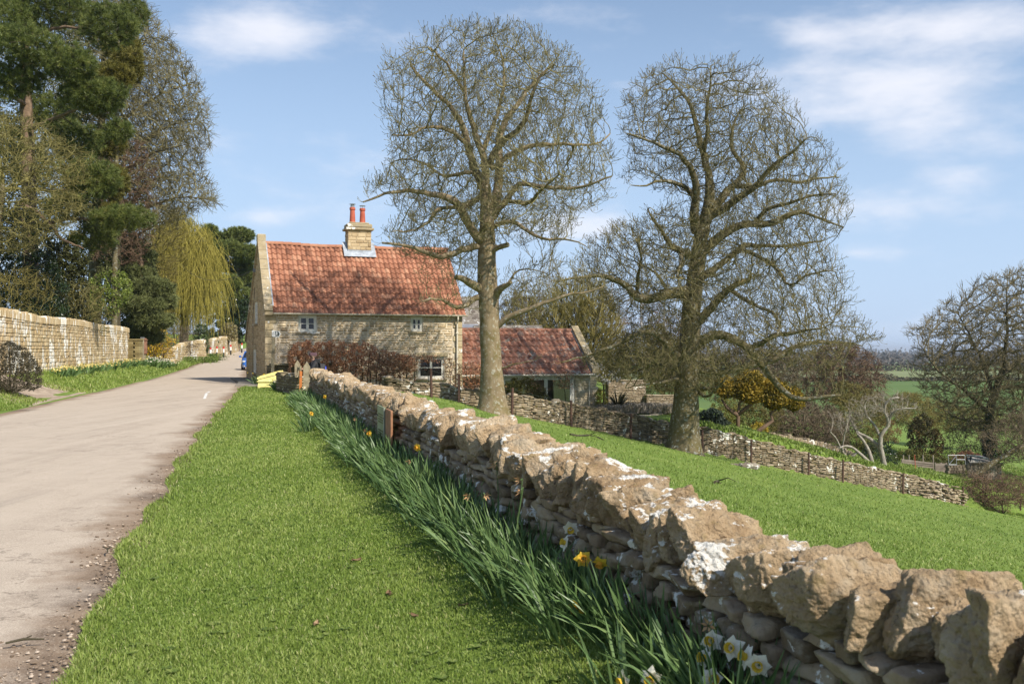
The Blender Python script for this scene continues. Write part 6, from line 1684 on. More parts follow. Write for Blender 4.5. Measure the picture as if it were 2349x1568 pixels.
    for i, (x, yt, w, D, lab, m_) in enumerate([(1262, 555, 62, 104, 'tall slender grey birch fading into the sky behind the low barn', GREY_T), (1200, 590, 55, 108, 'small grey birch whose top shows beside the pale tree trunk', GREY_T), (1472, 600, 75, 92, 'birch with a clean white stem behind the garden walls', RED_T), (1404, 615, 55, 98, 'purple brown birch rising behind the olive coppice', RED_T), (1525, 640, 60, 96, 'purple brown birch half hidden by the thick mossy trunk', RED_T)]):
        bare('birch_tree', lab, [(x, yt), (x - w * .35, yt + 60), (x - w * .7, yt + 140), (x - w * .8, yt + 220), (x - w * .2, yt + 270), (x + w * .5, yt + 260), (x + w * .8, yt + 190), (x + w * .5, yt + 90)], D, (x, 880), 1300, .45, .5, 320 + i, m_, (.13, .11, .08, .03), [(x, 890), (x + 1, 800), (x - 2, 700), (x, yt + 30)], .017, (3, .9, .016, .010), .8, -.02, .25, barkm=BIRCH_B, curl=.25, spread=.5, tw_up=-.15, group='birches behind the garden')
    bare('bare_ash', 'mid brown bare tree behind the crown of the thick mossy tree', [(1480, 880), (1470, 800), (1500, 740), (1560, 720), (1620, 740), (1650, 800), (1640, 880)], 88, (1560, 900), 1600, .45, .5, 330, BROWN_T, (.16, .12), None, .019, (3, .9, .018, .012), .6, .15, .25)
    bare('bare_hawthorn', 'low brown leafless trees behind the low barn roof', [(1150, 770), (1160, 680), (1200, 640), (1250, 650), (1275, 720), (1270, 790)], 86, (1210, 860), 1700, .42, .5, 331, SAP_T, (.16, .12), None, .019, (3, .8, .018, .012), .6, .15, .25)
    for i, (x0, x1, yt, D, m_, lab) in enumerate([(1860, 1990, 760, 100, RED_T, 'russet weeping birch clump before the pale far fields'), (1960, 2035, 800, 112, RED_T, 'smaller russet tree at the end of the birch clump'), (1700, 1830, 800, 105, BROWN_T, 'brown leafless copse beyond the golden conifer'), (1800, 1900, 780, 125, BROWN_T, 'far brown leafless copse left of the russet clump')]):
        bare('weeping_birch' if m_ is RED_T else 'bare_copse', lab.replace('left of', 'beside'), [(x0, 905), (x0 + 5, yt + 50), ((x0 + x1) / 2, yt), (x1 - 5, yt + 45), (x1, 905)], D, ((x0 + x1) / 2, 920), 1500, .5, .55, 335 + i, m_, (.13, .1), None, .019, (3, 1.0, .018, .012), .5, -.05, .25, curl=.2, tw_up=-.3)
    for i, (x0, x1, yt, yb, D, m_, n, sz, lab, nm) in enumerate([(1750, 1940, 930, 1015, 60, BROWN_T, 1500, .22, 'grey brown bramble thicket behind the upright garden coping', 'bramble_thicket'), (1905, 1990, 900, 985, 72, SAP_T, 900, .28, 'olive twiggy thicket behind the pale orchard stems', 'bare_thicket')]):
        bare(nm, lab, [(x0, yb), (x0 + 5, yt + 20), ((x0 + x1) / 2, yt), (x1 - 5, yt + 25), (x1, yb)], D, ((x0 + x1) / 2, yb + 8), n, sz, sz * 1.2, 340 + i, m_, (.05, .04), None, .012, (3, .5, .011, .008), .4, .15, .4, 'shrub')
    bush('red_dogwood', 'dull red shrub beyond the orchard stems', [(2005, 1010), (2000, 975), (2030, 955), (2060, 965), (2075, 1000), (2065, 1020)], 76, 1700, .16, leafm('red_stems', [(.1, (.10, .03, .02)), (.5, (.2, .07, .04)), (.9, (.30, .13, .07))]), 350, .6, .3, aspect=.2)
    bush('bronze_conifer', 'dark green and bronze conifer beyond the garden hedge', [(2080, 1050), (2078, 1000), (2095, 955), (2120, 945), (2150, 970), (2170, 1010), (2160, 1050)], 74, 4200, .17, leafm('bronze_sprays', [(.1, (.015, .018, .008)), (.45, (.05, .045, .014)), (.7, (.14, .085, .02)), (.95, (.24, .14, .03))], .6, .1, w=.5, scale=.5), 351, .7, .6)
    bush('dark_round_bush', 'very dark green round bush behind the pale orchard stem', [(1975, 1085), (1972, 1040), (1990, 1012), (2025, 1005), (2055, 1030), (2062, 1065), (2050, 1088)], 61, 5200, .09, HOLLY, 352, .8, .7)
    bush('garden_hedge', 'yellow green hedge running behind the allotment cold frames', [(2040, 1070), (2045, 1030), (2100, 1028), (2180, 1050), (2240, 1055), (2240, 1090), (2060, 1080)], 71, 4200, .15, leafm('hedge_leaves', [(.1, (.04, .05, .012)), (.5, (.12, .12, .03)), (.9, (.22, .2, .06))]), 353, .3, .4, cat='hedge')
    bush('willow_scrub', 'yellowish willow scrub in the meadow beyond the garden', [(2020, 960), (2045, 905), (2100, 890), (2160, 915), (2180, 960), (2150, 985)], 96, 3000, .2, leafm('yellow_scrub', [(.1, (.12, .10, .025)), (.5, (.25, .2, .055)), (.9, (.36, .3, .1))]), 354, .5, .3, aspect=.15)
    bush('russet_hedge', 'russet leafed hedge just above the shed roof', [(2170, 1060), (2180, 1035), (2230, 1030), (2262, 1045), (2265, 1070)], 73, 1300, .15, leafm('russet_leaves', [(.1, (.10, .04, .025)), (.5, (.2, .085, .05)), (.9, (.3, .15, .09))]), 355, .5, .3, cat='hedge')
    TW = lambda n, a, b, c: leafm(n, [(.1, a), (.5, b), (.9, c)], .8, .1, .15)
    T1_, T2_, T3_ = TW('brown_spray', (.06, .045, .03), (.125, .097, .062), (.2, .16, .10)), TW('olive_spray', (.07, .06, .022), (.15, .128, .042), (.23, .2, .075)), TW('russet_spray', (.075, .045, .03), (.155, .10, .068), (.235, .165, .11))
    for i, (nm, lab, px, D, n, sz, m_) in enumerate([
        ('scrub_bush', 'dark olive scrub under the golden crown between its leaning stems', [(1640, 985), (1645, 925), (1690, 905), (1760, 905), (1800, 930), (1800, 985), (1740, 1000)], 60, 5000, .24, T2_),
        ('scrub_bush', 'pale yellow brown scrub along the meadow edge below the green crop field', [(1985, 960), (2000, 920), (2060, 895), (2130, 905), (2200, 930), (2300, 930), (2300, 985), (2100, 1000)], 118, 8000, .5, T2_),
        ('scrub_bush', 'grey brown scrub between the golden cypress and the orchard stems', [(1755, 1010), (1765, 950), (1800, 925), (1860, 915), (1920, 930), (1950, 975), (1955, 1030), (1880, 1020)], 62, 7000, .26, T1_),
        ('scrub_bush', 'olive scrub on the slope directly behind the pale orchard stems', [(1890, 1010), (1895, 900), (1930, 870), (1985, 880), (2040, 920), (2050, 1000), (2000, 1050)], 75, 7000, .3, T2_),
        ('scrub_bush', 'russet brown scrub skirting the foot of the weeping birch clump', [(1830, 930), (1835, 820), (1880, 790), (1950, 780), (2020, 820), (2035, 870), (2030, 930)], 100, 6500, .45, T3_),
        ('scrub_bush', 'brown scrub seen over the golden crown through the sycamore twigs', [(1620, 920), (1630, 820), (1680, 790), (1760, 785), (1840, 810), (1850, 920)], 92, 6500, .42, T1_),
        ('scrub_bush', 'olive yellow scrub behind the stepped garden walls', [(1400, 900), (1405, 800), (1450, 750), (1520, 740), (1580, 790), (1640, 830), (1640, 920), (1520, 925)], 78, 9000, .34, T2_),
        ('scrub_bush', 'olive yellow brushwood filling the gap behind the wing gable', [(1235, 860), (1245, 740), (1290, 690), (1340, 670), (1390, 700), (1410, 780), (1405, 880)], 86, 9000, .38, T2_),
        ('scrub_bush', 'grey brown brushwood low behind the low barn roof', [(1130, 780), (1140, 700), (1180, 670), (1240, 680), (1265, 740), (1265, 800)], 92, 4500, .4, T1_),
        ('scrub_bush', 'yellow green bushes lighting the gap between laurel and willow', [(290, 800), (300, 730), (335, 700), (375, 715), (395, 760), (385, 815), (330, 830)], 84, 4200, .26, TW('fresh_spray', (.10, .10, .02), (.22, .21, .045), (.36, .33, .08))),
        ('scrub_bush', 'dusty bramble growth half hiding the sagging shed', [(2175, 1100), (2195, 1066), (2230, 1060), (2265, 1048), (2300, 1060), (2310, 1104)], 64.3, 900, .17, T1_),
        ('scrub_bush', 'russet brambles hiding the last stones of the low field wall', [(2190, 1165), (2200, 1110), (2250, 1085), (2330, 1088), (2400, 1100), (2420, 1170), (2300, 1172)], 61.5, 3800, .2, T3_),
        ('scrub_bush', 'dim brown brushwood below the crown of the wide field edge tree', [(2150, 1060), (2160, 990), (2220, 960), (2300, 950), (2400, 960), (2420, 1060)], 88, 5000, .36, T1_)]):
        bush(nm, lab, px, D, int(n * 1.5), sz * 1.1, m_, 380 + i, .5, .25, aspect=.11, stems=5)
    # bare tree at the edge of the field
    bare('bare_oak', 'wide bare tree with russet twig tips and dark ivy covered trunk beyond the field', [(2080, 770), (2095, 745), (2130, 740), (2160, 700), (2230, 640), (2300, 625), (2360, 610), (2450, 640), (2540, 720), (2580, 850), (2560, 980), (2400, 1010), (2330, 1000), (2250, 1010), (2180, 980), (2150, 930), (2110, 890), (2090, 850), (2120, 800)], 82,
         (2266, 1050), 8000, .36, .45, 360, mat('oak_twig', [(.1, (.07, .055, .03)), (.4, (.135, .112, .058)), (.7, (.19, .155, .082)), (.95, (.26, .2, .12))], .35, .4, .85), (.42, .36, .32, .24), [(2266, 1060), (2266, 1000), (2272, 930), (2300, 850)], .020, (3, .75, .018, .011), .8, .16, .22, curl=.2, spread=.4, tw_up=.35,
         limbs=[([(2270, 950), (2220, 900), (2150, 850), (2110, 790)], (.2, .12, .06, .03), -3), ([(2280, 905), (2250, 820), (2200, 720)], (.2, .12, .04), 3), ([(2300, 860), (2310, 760), (2310, 660)], (.2, .12, .04), -2), ([(2300, 860), (2400, 780), (2470, 700)], (.2, .12, .04), 2), ([(2290, 890), (2400, 880), (2520, 860)], (.18, .1, .03), -2), ([(2268, 970), (2200, 960), (2150, 930)], (.13, .08, .03), -3)])
    bush('ivy_on_trunk', 'dark ivy cloaking the trunk of the wide bare tree', [(2250, 1055), (2252, 985), (2262, 945), (2276, 945), (2284, 990), (2290, 1055)], 81.6, 2200, .16, HOLLY, 361, 1.0, .8, stems=1, cat='ivy')
    # leaning trunk and brush at the picture's edge
    D = 66
    bare('leaning_apple', 'leaning grey trunk with tangled twigs above the shed', [(2230, 1010), (2290, 960), (2360, 930), (2440, 950), (2440, 1060), (2360, 1075), (2300, 1050)], D, (2232, 1098), 1300, .25, .3, 362, BROWN_T, (.2, .18, .14), [(2228, 1100), (2262, 1070), (2310, 1042), (2370, 1010)], .011, (3, .5, .011, .007), .5, .05, .4, barkm=LIMBARK2)
    bare('bramble_thicket', 'brown bramble thicket spilling over the end of the low field wall', [(2180, 1150), (2190, 1105), (2230, 1085), (2300, 1090), (2349, 1110), (2400, 1110), (2400, 1165), (2300, 1160)], 61, (2260, 1160), 1300, .2, .25, 363, RED_T, (.04, .03), None, .010, (3, .5, .009, .006), .4, .15, .4, 'shrub')
    # old orchard trees
    D = 57; Z6 = lambda p: zc(3200, 1000, 1.493, p)
    b = P(*Z6([(505, 1300)])[0], D); b[2] = gz(b[0], D)
    def orchard(label, base, lines, att_poly, seed, n):
        bb = P(*Z6([base])[0], D); bb[2] = gz(bb[0], D) - .05
        t = Tree('apple_tree', label, 'tree', bb, D, seed)
        for px, r, dd in lines: t.line(Z6(px), r, dd, .16, wig=.008)
        t.grow(fill(Z6(att_poly), n, t.rng, D, .6, 0), .17, .2, .4, .1, 90)
        t.finish(PALE_B, mat('pale_twig', [(.1, (.16, .13, .1)), (.9, (.36, .32, .26))], 1, .7), .009, 2.3, .04, (2, .3, .009, .006), .3, .4, .6)
    orchard('old pruned fruit tree with one pale forked stem behind the low field wall', (505, 1300), [([(505, 1310), (495, 1240), (482, 1180), (478, 1120), (500, 1080), (530, 1050), (525, 1010), (500, 960), (515, 910), (540, 880), (590, 882)], (.16, .14, .11, .08, .06, .05), -.5), ([(530, 1050), (535, 1000), (560, 960), (610, 945), (690, 945)], (.09, .07, .05, .03), -.8), ([(480, 1185), (440, 1140), (390, 1110), (345, 1095), (310, 1030), (290, 990)], (.11, .1, .08, .05), .8), ([(470, 1100), (450, 1050), (390, 980), (385, 930)], (.08, .07, .06, .05), .4)],
            [(280, 900), (400, 870), (480, 840), (620, 850), (720, 940), (620, 1000), (400, 1000), (290, 1030)], 370, 500)
    orchard('old fruit tree with two low curling grey stems beside the pale fork', (430, 1290), [([(440, 1300), (410, 1190), (375, 1130), (345, 1100)], (.13, .11, .09, .07), .3), ([(438, 1290), (380, 1235), (320, 1180), (270, 1165), (235, 1180)], (.12, .1, .07, .05), -.6), ([(290, 1250), (240, 1180), (215, 1120), (180, 1085)], (.09, .07, .05, .03), -.9), ([(250, 1190), (262, 1110), (275, 1060)], (.07, .05, .03), -.8)],
            [(160, 980), (300, 960), (400, 980), (380, 1080), (200, 1100)], 371, 320)

right_side()

def distance_planting():
    rng = rng_(400)
    m = leafm('far_hedgerow', [(.1, (.045, .04, .022)), (.5, (.085, .075, .042)), (.9, (.14, .12, .075))], .8, 0, .1)
    m2 = leafm('far_wood', [(.1, (.05, .042, .034)), (.5, (.085, .072, .06)), (.9, (.12, .105, .09))], .8, 0, .1)
    for (nm, D, x0, x1, h, n, sz, mm, lab) in [('hedgerow', 520, 1500, 2500, 4, 6000, 1.3, m, 'far hedge between the green and the pale field'), ('hedgerow', 820, 1300, 2600, 6, 6000, 2.2, m, 'far hedge behind the pale field'), ('hedgerow', 1160, 1300, 2600, 10, 6000, 3.6, m2, ''), ('woodland', 1750, 1200, 2600, 15, 7000, 6, m2, ''), ('woodland', 2700, 1200, 2600, 22, 7000, 9, m2, ''), ('woodland', 4600, 1200, 2600, 42, 7000, 16, m2, '')]:
        X = rng.uniform((x0 - CX) / F * D, (x1 - CX) / F * D, n); prof = .55 + .3 * np.sin(X / D * 60 + D) + .35 * np.sin(X / D * 173 + 2 * D) * np.sin(X / D * 31)
        prof = np.clip(prof, .35, 1.0); Y = D + rng.normal(0, h * 1.5, n) * (1 if nm == 'hedgerow' else 3); Z = H(X, Y, False) + rng.uniform(0, 1, n) ** .8 * h * prof
        mb = MB(); cards(mb, np.stack([X, Y, Z], 1), sz, rng, rng.random(n), .7); tag(mb.build(nm, mm), kind='stuff')
    for i, (x, w, h, D) in enumerate([(1320, 120, 12, 130), (1180, 100, 11, 140), (1560, 120, 10, 135), (1090, 80, 10, 130)]):
        pass
distance_planting()
# ------------------------------------------------------------------ things by the lane and in the field
OAKP = mat('weathered_oak', [(.2, (.15, .12, .075)), (.5, (.27, .225, .145)), (.8, (.38, .33, .23))], 5, .2, .85, 40, .4, .01)
POSTW = mat('creosoted_post', [(.2, (.055, .03, .022)), (.8, (.13, .075, .055))], 5, .3, .85, 30, .4, .01)
IRON = plain('galvanised_wire', (.16, .16, .155), .5, metal=.3)
BLACKP = plain('black_paint', (.02, .02, .022), .5)
WHITEP = plain('white_paint', (.8, .8, .78), .5)
REDP = plain('red_reflective', (.55, .025, .02), .45)

def field_fence():
    xs = [(990, 0), (1053, 0), (1103, 898), (1174, 956), (1310.6, 974), (1446, 1001), (1612, 1035), (1723, 1052), (1854.6, 1085), (1933, 1107), (2071, 1110), (2211, 1134), (2340, 1153)]
    D0 = {990: 40.2, 1053: 40.6, 1103: 41.0}
    pts = []
    for x, y in xs:
        if x in D0: X = (x - CX) / F * D0[x]; pts.append(np.array([X, D0[x], gz(X, D0[x])]))
        elif x == 2071:
            p = ground(2071, 1118); pts.append(p)
        else: pts.append(ground(x, y))
    for i, p in enumerate(pts):      # keep the posts on the field side of the low wall
        yf = float(fence_y(p[0])) - .45
        if p[1] > yf: p = np.array([p[0] * yf / p[1], yf, 0]); p[2] = gz(p[0], p[1]); pts[i] = p
    o = pts[4].copy()
    root = thing('wire_fence', 'post and wire stock fence running down the field beside the low dry stone wall', 'fence', o)
    rng = rng_(501)
    tops = []
    for i, p in enumerate(pts):
        m = MB(); h = 1.2 if i not in (2,) else 1.1; l = rng.normal(0, .03, 2)
        q = p - o; m.tube([q + [0, 0, -.4], q + [l[0] * .5, l[1] * .5, h * .5], q + [l[0], l[1], h]], [.058, .056, .052], 8)
        m.build('post', POSTW, root, smooth=False); tops.append((q, l, h))
    w = MB()
    for i in range(len(pts) - 1):
        (a, la, ha), (b, lb, hb) = tops[i], tops[i + 1]
        for k, f in enumerate((.08, .2, .33, .47, .62, .78, .95)):
            pa = a + np.array([la[0] * f, la[1] * f - .06, f * 1.18]); pb = b + np.array([lb[0] * f, lb[1] * f - .06, f * 1.18])
            n = 6; T = np.linspace(0, 1, n + 1)[:, None]; L = pa + (pb - pa) * T; L[:, 2] -= .03 * np.sin(np.pi * T[:, 0])
            seg_tubes(w, L[:-1], L[1:], np.full(n, .0042), np.full(n, .0042), 3)
        d = b - a; nv = int(np.linalg.norm(d) / .3); T = (np.arange(1, nv) / nv)[:, None]
        p0, p1 = a + d * T + [0, -.06, .08], a + d * T + [0, -.06, .80 * 1.18]
        seg_tubes(w, p0, p1, np.full(nv - 1, .0028), np.full(nv - 1, .0028), 3)
    w.build('wire_netting', IRON, root)
    s = MB(); p = ground(1936, 1104) - o
    s.tube([p + [0, -.1, .85], p + [-.9, -.15, .1]], .045, 7); s.build('strainer', POSTW, root)
    s = MB(); s.tube([p + [-.1, -.12, .55], p + [-1.3, -.1, .45]], .04, 7); s.build('rail', POSTW, root)
field_fence()

def low_field_wall():
    rng = rng_(502); o = WP[4].copy()
    LW = stone_mat('field_wall_stone', [(.1, (.11, .085, .052)), (.5, (.235, .18, .115)), (.9, (.38, .305, .21))], .7, 2.2, lichen=.04, lich_scale=5, dark=.3, bscale=14, moss=.6)
    root = thing('low_field_wall', 'low dark dry stone wall stepping down the slope behind the wire fence', 'wall', o)
    path = [(p[:2] - o[:2]) for p in WP]; zz = [p[2] - o[2] for p in WP]
    cum = np.concatenate([[0], np.cumsum([np.linalg.norm(path[i + 1] - path[i]) for i in range(len(path) - 1)])]); top = lambda s: np.interp(s, cum, zz) + .04 * math.sin(s * 3.1) + .03 * math.sin(s * 7.7)
    mb = MB()
    # each course keeps to the slope
    segs = list(zip(path[:-1], path[1:]))
    T = cum[-1]
    def at(s):
        i = min(max(int(np.searchsorted(cum, s)) - 1, 0), len(segs) - 1); a, b = segs[i]; d = (b - a) / np.linalg.norm(b - a); return a + d * (s - cum[i]), d, np.array([d[1], -d[0]])
    h = 0
    while h < 1.35:
        c = rng.uniform(.06, .135); s = rng.uniform(0, .2)
        while s < T:
            l = rng.uniform(.14, .46); sc = s + l / 2
            if sc >= T: break
            p, d, nr = at(sc); slope = (top(sc + .3) - top(sc - .3)) / .6
            M = np.eye(4); v = np.array([d[0], d[1], slope * .6 + rng.normal(0, .04)]); v /= np.linalg.norm(v); M[:3, 0] = v; M[:2, 1] = nr; M[:2, 3] = p + nr * rng.uniform(-.03, .03); M[2, 3] = top(sc) - h - c / 2
            ruin = sc > T - 9
            if ruin: M[2, 3] -= rng.uniform(0, .25) * (sc - T + 9) / 9; M[:2, 3] += nr * rng.uniform(-.1, .35) * (sc - T + 9) / 9
            mb.box([-l / 2 + .003, -.4, -c / 2 + .001], [l / 2 - .003, 0, c / 2 - .001], float(np.clip(rng.normal(.45 + (.2 if ruin else 0), .25), 0, 1)), 0, .026, M)
            s += l
        h += c
    mb.build('wall_courses', LW, root)
    cp = MB(); s = 0
    while s < T - 2:
        w = rng.uniform(.2, .5); p, d, nr = at(s + w / 2); v, f = rock((w / 2, .24, rng.uniform(.05, .09)), rng, 1, 4, .06); slope = (top(s + .3) - top(s - .1)) / .4
        cp.add(v[:, :1] * np.array([d[0], d[1], slope]) + v[:, 1:2] * np.array([nr[0], nr[1], 0]) + v[:, 2:] * UP + np.array([*(p - nr * .2), top(s + w / 2) + .02]), f, rng.uniform(0, 1)); s += w * 1.02
    cp.build('top_stones', LW, root, smooth=True)
    bk = MB(); V = []
    for i in range(0, 40):
        s = T * i / 39; p, d, nr = at(min(max(s, .01), T - .01)); V += [[*(p - nr * .38), top(s) - .06], [*(p - nr * .4), top(s) - 1.4]]
    bk.add(V, [[2 * i, 2 * i + 2, 2 * i + 3, 2 * i + 1] for i in range(39)]); bk.build('wall_back', LW, root)
    # garden wall with upright coping behind it
    root = thing('garden_wall', 'low garden wall with upright coping stones beyond the leaning golden cypress', 'wall', P(1740, 1002, 55)); o = np.array(root.location)
    pts = [P(1738, 1000, 55), P(1800, 1005, 55.5), P(1880, 1022, 57), P(1960, 1045, 59)]; mb = MB(); path = [p[:2] - o[:2] for p in pts]; zz = [p[2] - o[2] for p in pts]; cum = np.concatenate([[0], np.cumsum([np.linalg.norm(path[i + 1] - path[i]) for i in range(3)])])
    tp = lambda s: np.interp(s, cum, zz)
    at2, T2 = rubble(mb, path, lambda s: tp(s) - 1.2, lambda s: tp(s), rng, (.07, .12), (.15, .42), .2, (), .02, True, normal=1, bev=.028)
    mb.build('wall_courses', [LW, GAPM], root); cp = MB(); s = 0
    while s < T2:
        w = rng.uniform(.09, .2); p, dd, nr = at2(min(s + w / 2, T2 - .01)); M = np.eye(4); M[:2, 0] = dd; M[:2, 1] = nr; M[:2, 3] = p; M[2, 3] = tp(s); M[:3, 2] = [dd[0] * .2, dd[1] * .2, 1]
        cp.box([-w / 2 + .006, -.34, -.05], [w / 2 - .006, .04, rng.uniform(.14, .28)], rng.uniform(.3, 1), 0, .03, M); s += w
    cp.build('coping_course', LW, root)
low_field_wall()

def front_walls():
    rng = rng_(503)
    DW = stone_mat('mossy_front_wall', [(.1, (.10, .08, .045)), (.5, (.21, .17, .10)), (.9, (.34, .28, .18))], .7, 2.5, lichen=.14, lich_scale=5, dark=.25, bscale=14, moss=.6)
    root = thing('front_garden_wall', 'low slab topped stone wall before the cottage front beside the footpath sign', 'wall', (*cw(.3, -1.6)[:2], 0), CROT); mb = MB()
    rubble(mb, [(-.4, .2), (-.1, 0), (2.7, -.3)], lambda s: -.5, lambda s: .93, rng, (.06, .11), (.15, .45), .2, (), .02, True, bev=.028); mb.build('wall_courses', [DW, GAPM], root)
    c = MB(); x = -.3
    while x < 2.6:
        w = rng.uniform(.4, .8); c.box([x, -.35 - x * .1 + .0, .93], [x + w - .01, .2 - x * .1, 1.0 + rng.uniform(0, .03)], rng.uniform(.4, 1), 0, .02); x += w
    c.build('top_slabs', DW, root)
    root = thing('stub_wall', 'short shaded stone wall between the yellow grit bin and the pointed gate posts', 'wall', P(640, 882, 37.5)); o = np.array(root.location); root.location.z = 0; o[2] = 0; mb = MB()
    pts = [P(632, 0, 38.3), P(655, 0, 36.8), P(679, 0, 35.6)]
    rubble(mb, [p[:2] - o[:2] for p in pts], lambda s: -.3, lambda s: .72 + .06 * math.sin(s * 4), rng, (.08, .13), (.18, .5), .35, (), .03, True, bev=.035); mb.build('wall_courses', [DW, GAPM], root)
front_walls()

def gate_posts():
    for (x, D, w, top, lab) in ((682.5, 36.4, .19, 1.24, 'mossy pointed oak gate post farther from the verge wall'), (703.8, 32.0, .205, 1.235, 'pointed oak gate post standing at the end of the verge wall')):
        p = P(x, 0, D); m = MB(); root = thing('gate_post', lab, 'post', (p[0], D, 0), R(6))
        h = top; a = w / 2
        m.prism([(-a, -.3), (a, -.3), (a, h - .17), (0, h), (-a, h - .17)], 1, -.08, .08); m.build('post', OAKP, root)
        c = MB(); c.prism([(-a - .004, h - .172), (-a * .55, h - .085), (-a * .5, h - .1), (-a - .004, h - .19)], 1, -.083, .083); c.build('worn_edge', OAKP, root)
    p0, p1 = P(683, 0, 36.2), P(702, 0, 32.2)
    root = thing('wicket_gate', 'grey wooden wicket gate standing ajar between the two pointed posts', 'gate', (p0[0], p0[1], 0)); d = (p1 - p0)[:2]; m = MB(); L = np.linalg.norm(d); an = math.atan2(d[1], d[0]); root.rotation_euler = (0, 0, an)
    for z in (.2, .58, .90): m = MB(); m.box([.14, -.025, z], [1.5, .025, z + .1], .5, 0, .008); m.build('rail', OAKP, root)
    for x in (.1, 1.45): m = MB(); m.box([x, -.035, .1], [x + .08, .035, 1.05], .5, 0, .008); m.build('stile', OAKP, root)
    b = MB(); b.tube([(.2, 0, .25), (1.45, 0, .95)], .03, 6); b.build('brace', OAKP, root)
    p = P(694, 0, 30.2); root = thing('orange_marker', 'small weathered orange board leaning on the end of the verge wall', 'marker board', (p[0] , 29.9, 0), R(10)); m = MB(); m.prism([(-.045, .15), (.035, .15), (.055, .98), (-.02, .99)], 1, -.02, .02); m.build('board', plain('faded_orange', (.5, .17, .04), .7), root)
    n = MB(); n.box([-.01, -.028, .8], [.012, -.02, .822]); n.build('nail', IRON, root)
gate_posts()

def grit_bin():
    YEL = plain('yellow_plastic', (.80, .70, .27), .45, .4)
    p = P(619, 0, 41.6); root = thing('grit_bin', 'pale yellow plastic grit bin with sloping hinged lid at the end of the verge', 'grit bin', (p[0], 41.6, .02), R(8))
    W = .95
    b = MB(); b.prism([(-.47, 0), (-.40, 0), (-.33, .05), (.33, .05), (.40, 0), (.46, 0), (.42, .27), (-.44, .27)], 1, -.32, .32); b.prism([(-.46, .27), (.45, .27), (.47, .58), (-.415, .36)], 1, -.345, .345); bo = b.build('bin_body', YEL, root)
    r = MB(); r.box([-.50, -.37, .262], [.48, .37, .30], .5, 0, .012); r.build('rim', YEL, bo)
    l = MB(); l.prism([(-.47, .37), (.44, .60), (.49, .70), (.42, .71), (-.46, .46), (-.49, .41)], 1, -.37, .37); lo = l.build('lid', YEL, root)
    e = MB(); e.prism([(-.40, .50), (.40, .725), (.40, .70), (-.40, .475)], 1, -.30, .30); e.build('lid_panel', YEL, lo)
    h = MB(); h.prism([(.44, .3), (.50, .3), (.52, .70), (.48, .74), (.44, .70)], 1, -.376, -.30); h.build('hinge', YEL, lo); h = MB(); h.prism([(.44, .3), (.50, .3), (.52, .70), (.48, .74), (.44, .70)], 1, .30, .376); h.build('hinge', YEL, lo)
    h = MB(); h.tube([(.485, -.38, .655), (.485, -.37, .655)], .016, 8); h.build('bolt', BLACKP, lo)
grit_bin()

def letters(parent, txt, size, loc, rot, m, name='lettering', align='CENTER', sx=1.0, space=1.0):
    c = bpy.data.curves.new(name, 'FONT'); c.body = txt; c.size = size; c.align_x = align; c.align_y = 'CENTER'; c.extrude = .0012; c.space_line = space
    c.materials.append(m); t = bpy.data.objects.new(name, c); COL.objects.link(t); dg = bpy.context.evaluated_depsgraph_get(); me = bpy.data.meshes.new_from_object(t.evaluated_get(dg)); bpy.data.objects.remove(t)
    o = bpy.data.objects.new(name, me); o.location = loc; o.rotation_euler = rot; o.scale = (sx, 1, 1); link(o, parent); return o

def footpath_sign():
    D = 44.2; p = P(624.5, 0, D); root = thing('footpath_sign', 'wooden footpath post carrying a white fingerboard with a walking figure', 'signpost', (p[0], D, 0), R(4))
    m = MB(); m.prism([(-.075, -.3), (.06, -.3), (.13, 2.46), (-.0, 2.48)], 1, -.05, .05); m.build('post', OAKP, root)
    b = MB(); b.prism([(.0, 2.20), (.29, 2.165), (.385, 2.315), (.31, 2.44), (.0, 2.475)], 1, -.075, -.052); bo = b.build('fingerboard', WHITEP, root)
    g = plain('dark_grey_sign', (.05, .065, .06), .5)
    k = MB(); k.prism([(.145, 2.215), (.28, 2.20), (.345, 2.315), (.295, 2.415), (.145, 2.435)], 1, -.079, -.0752); k.build('panel', g, bo)
    f = MB(); y0, y1 = -.083, -.0795
    f.prism([(.205 + .02 * math.cos(a), 2.405 + .02 * math.sin(a)) for a in np.linspace(0, 6.28, 10)[:-1]], 1, y0, y1)
    f.prism([(.19, 2.385), (.222, 2.385), (.262, 2.33), (.255, 2.318), (.222, 2.345), (.222, 2.305), (.25, 2.235), (.262, 2.222), (.238, 2.222), (.207, 2.29), (.178, 2.228), (.158, 2.228), (.19, 2.305), (.188, 2.345), (.172, 2.318), (.158, 2.325)], 1, y0, y1)
    f.build('walking_figure', WHITEP, bo)
    letters(bo, 'COTS\nWOLD\nWAY', .085, (.072, -.0765, 2.322), (R(90), R(6), 0), BLACKP, sx=.52, space=.82)
footpath_sign()

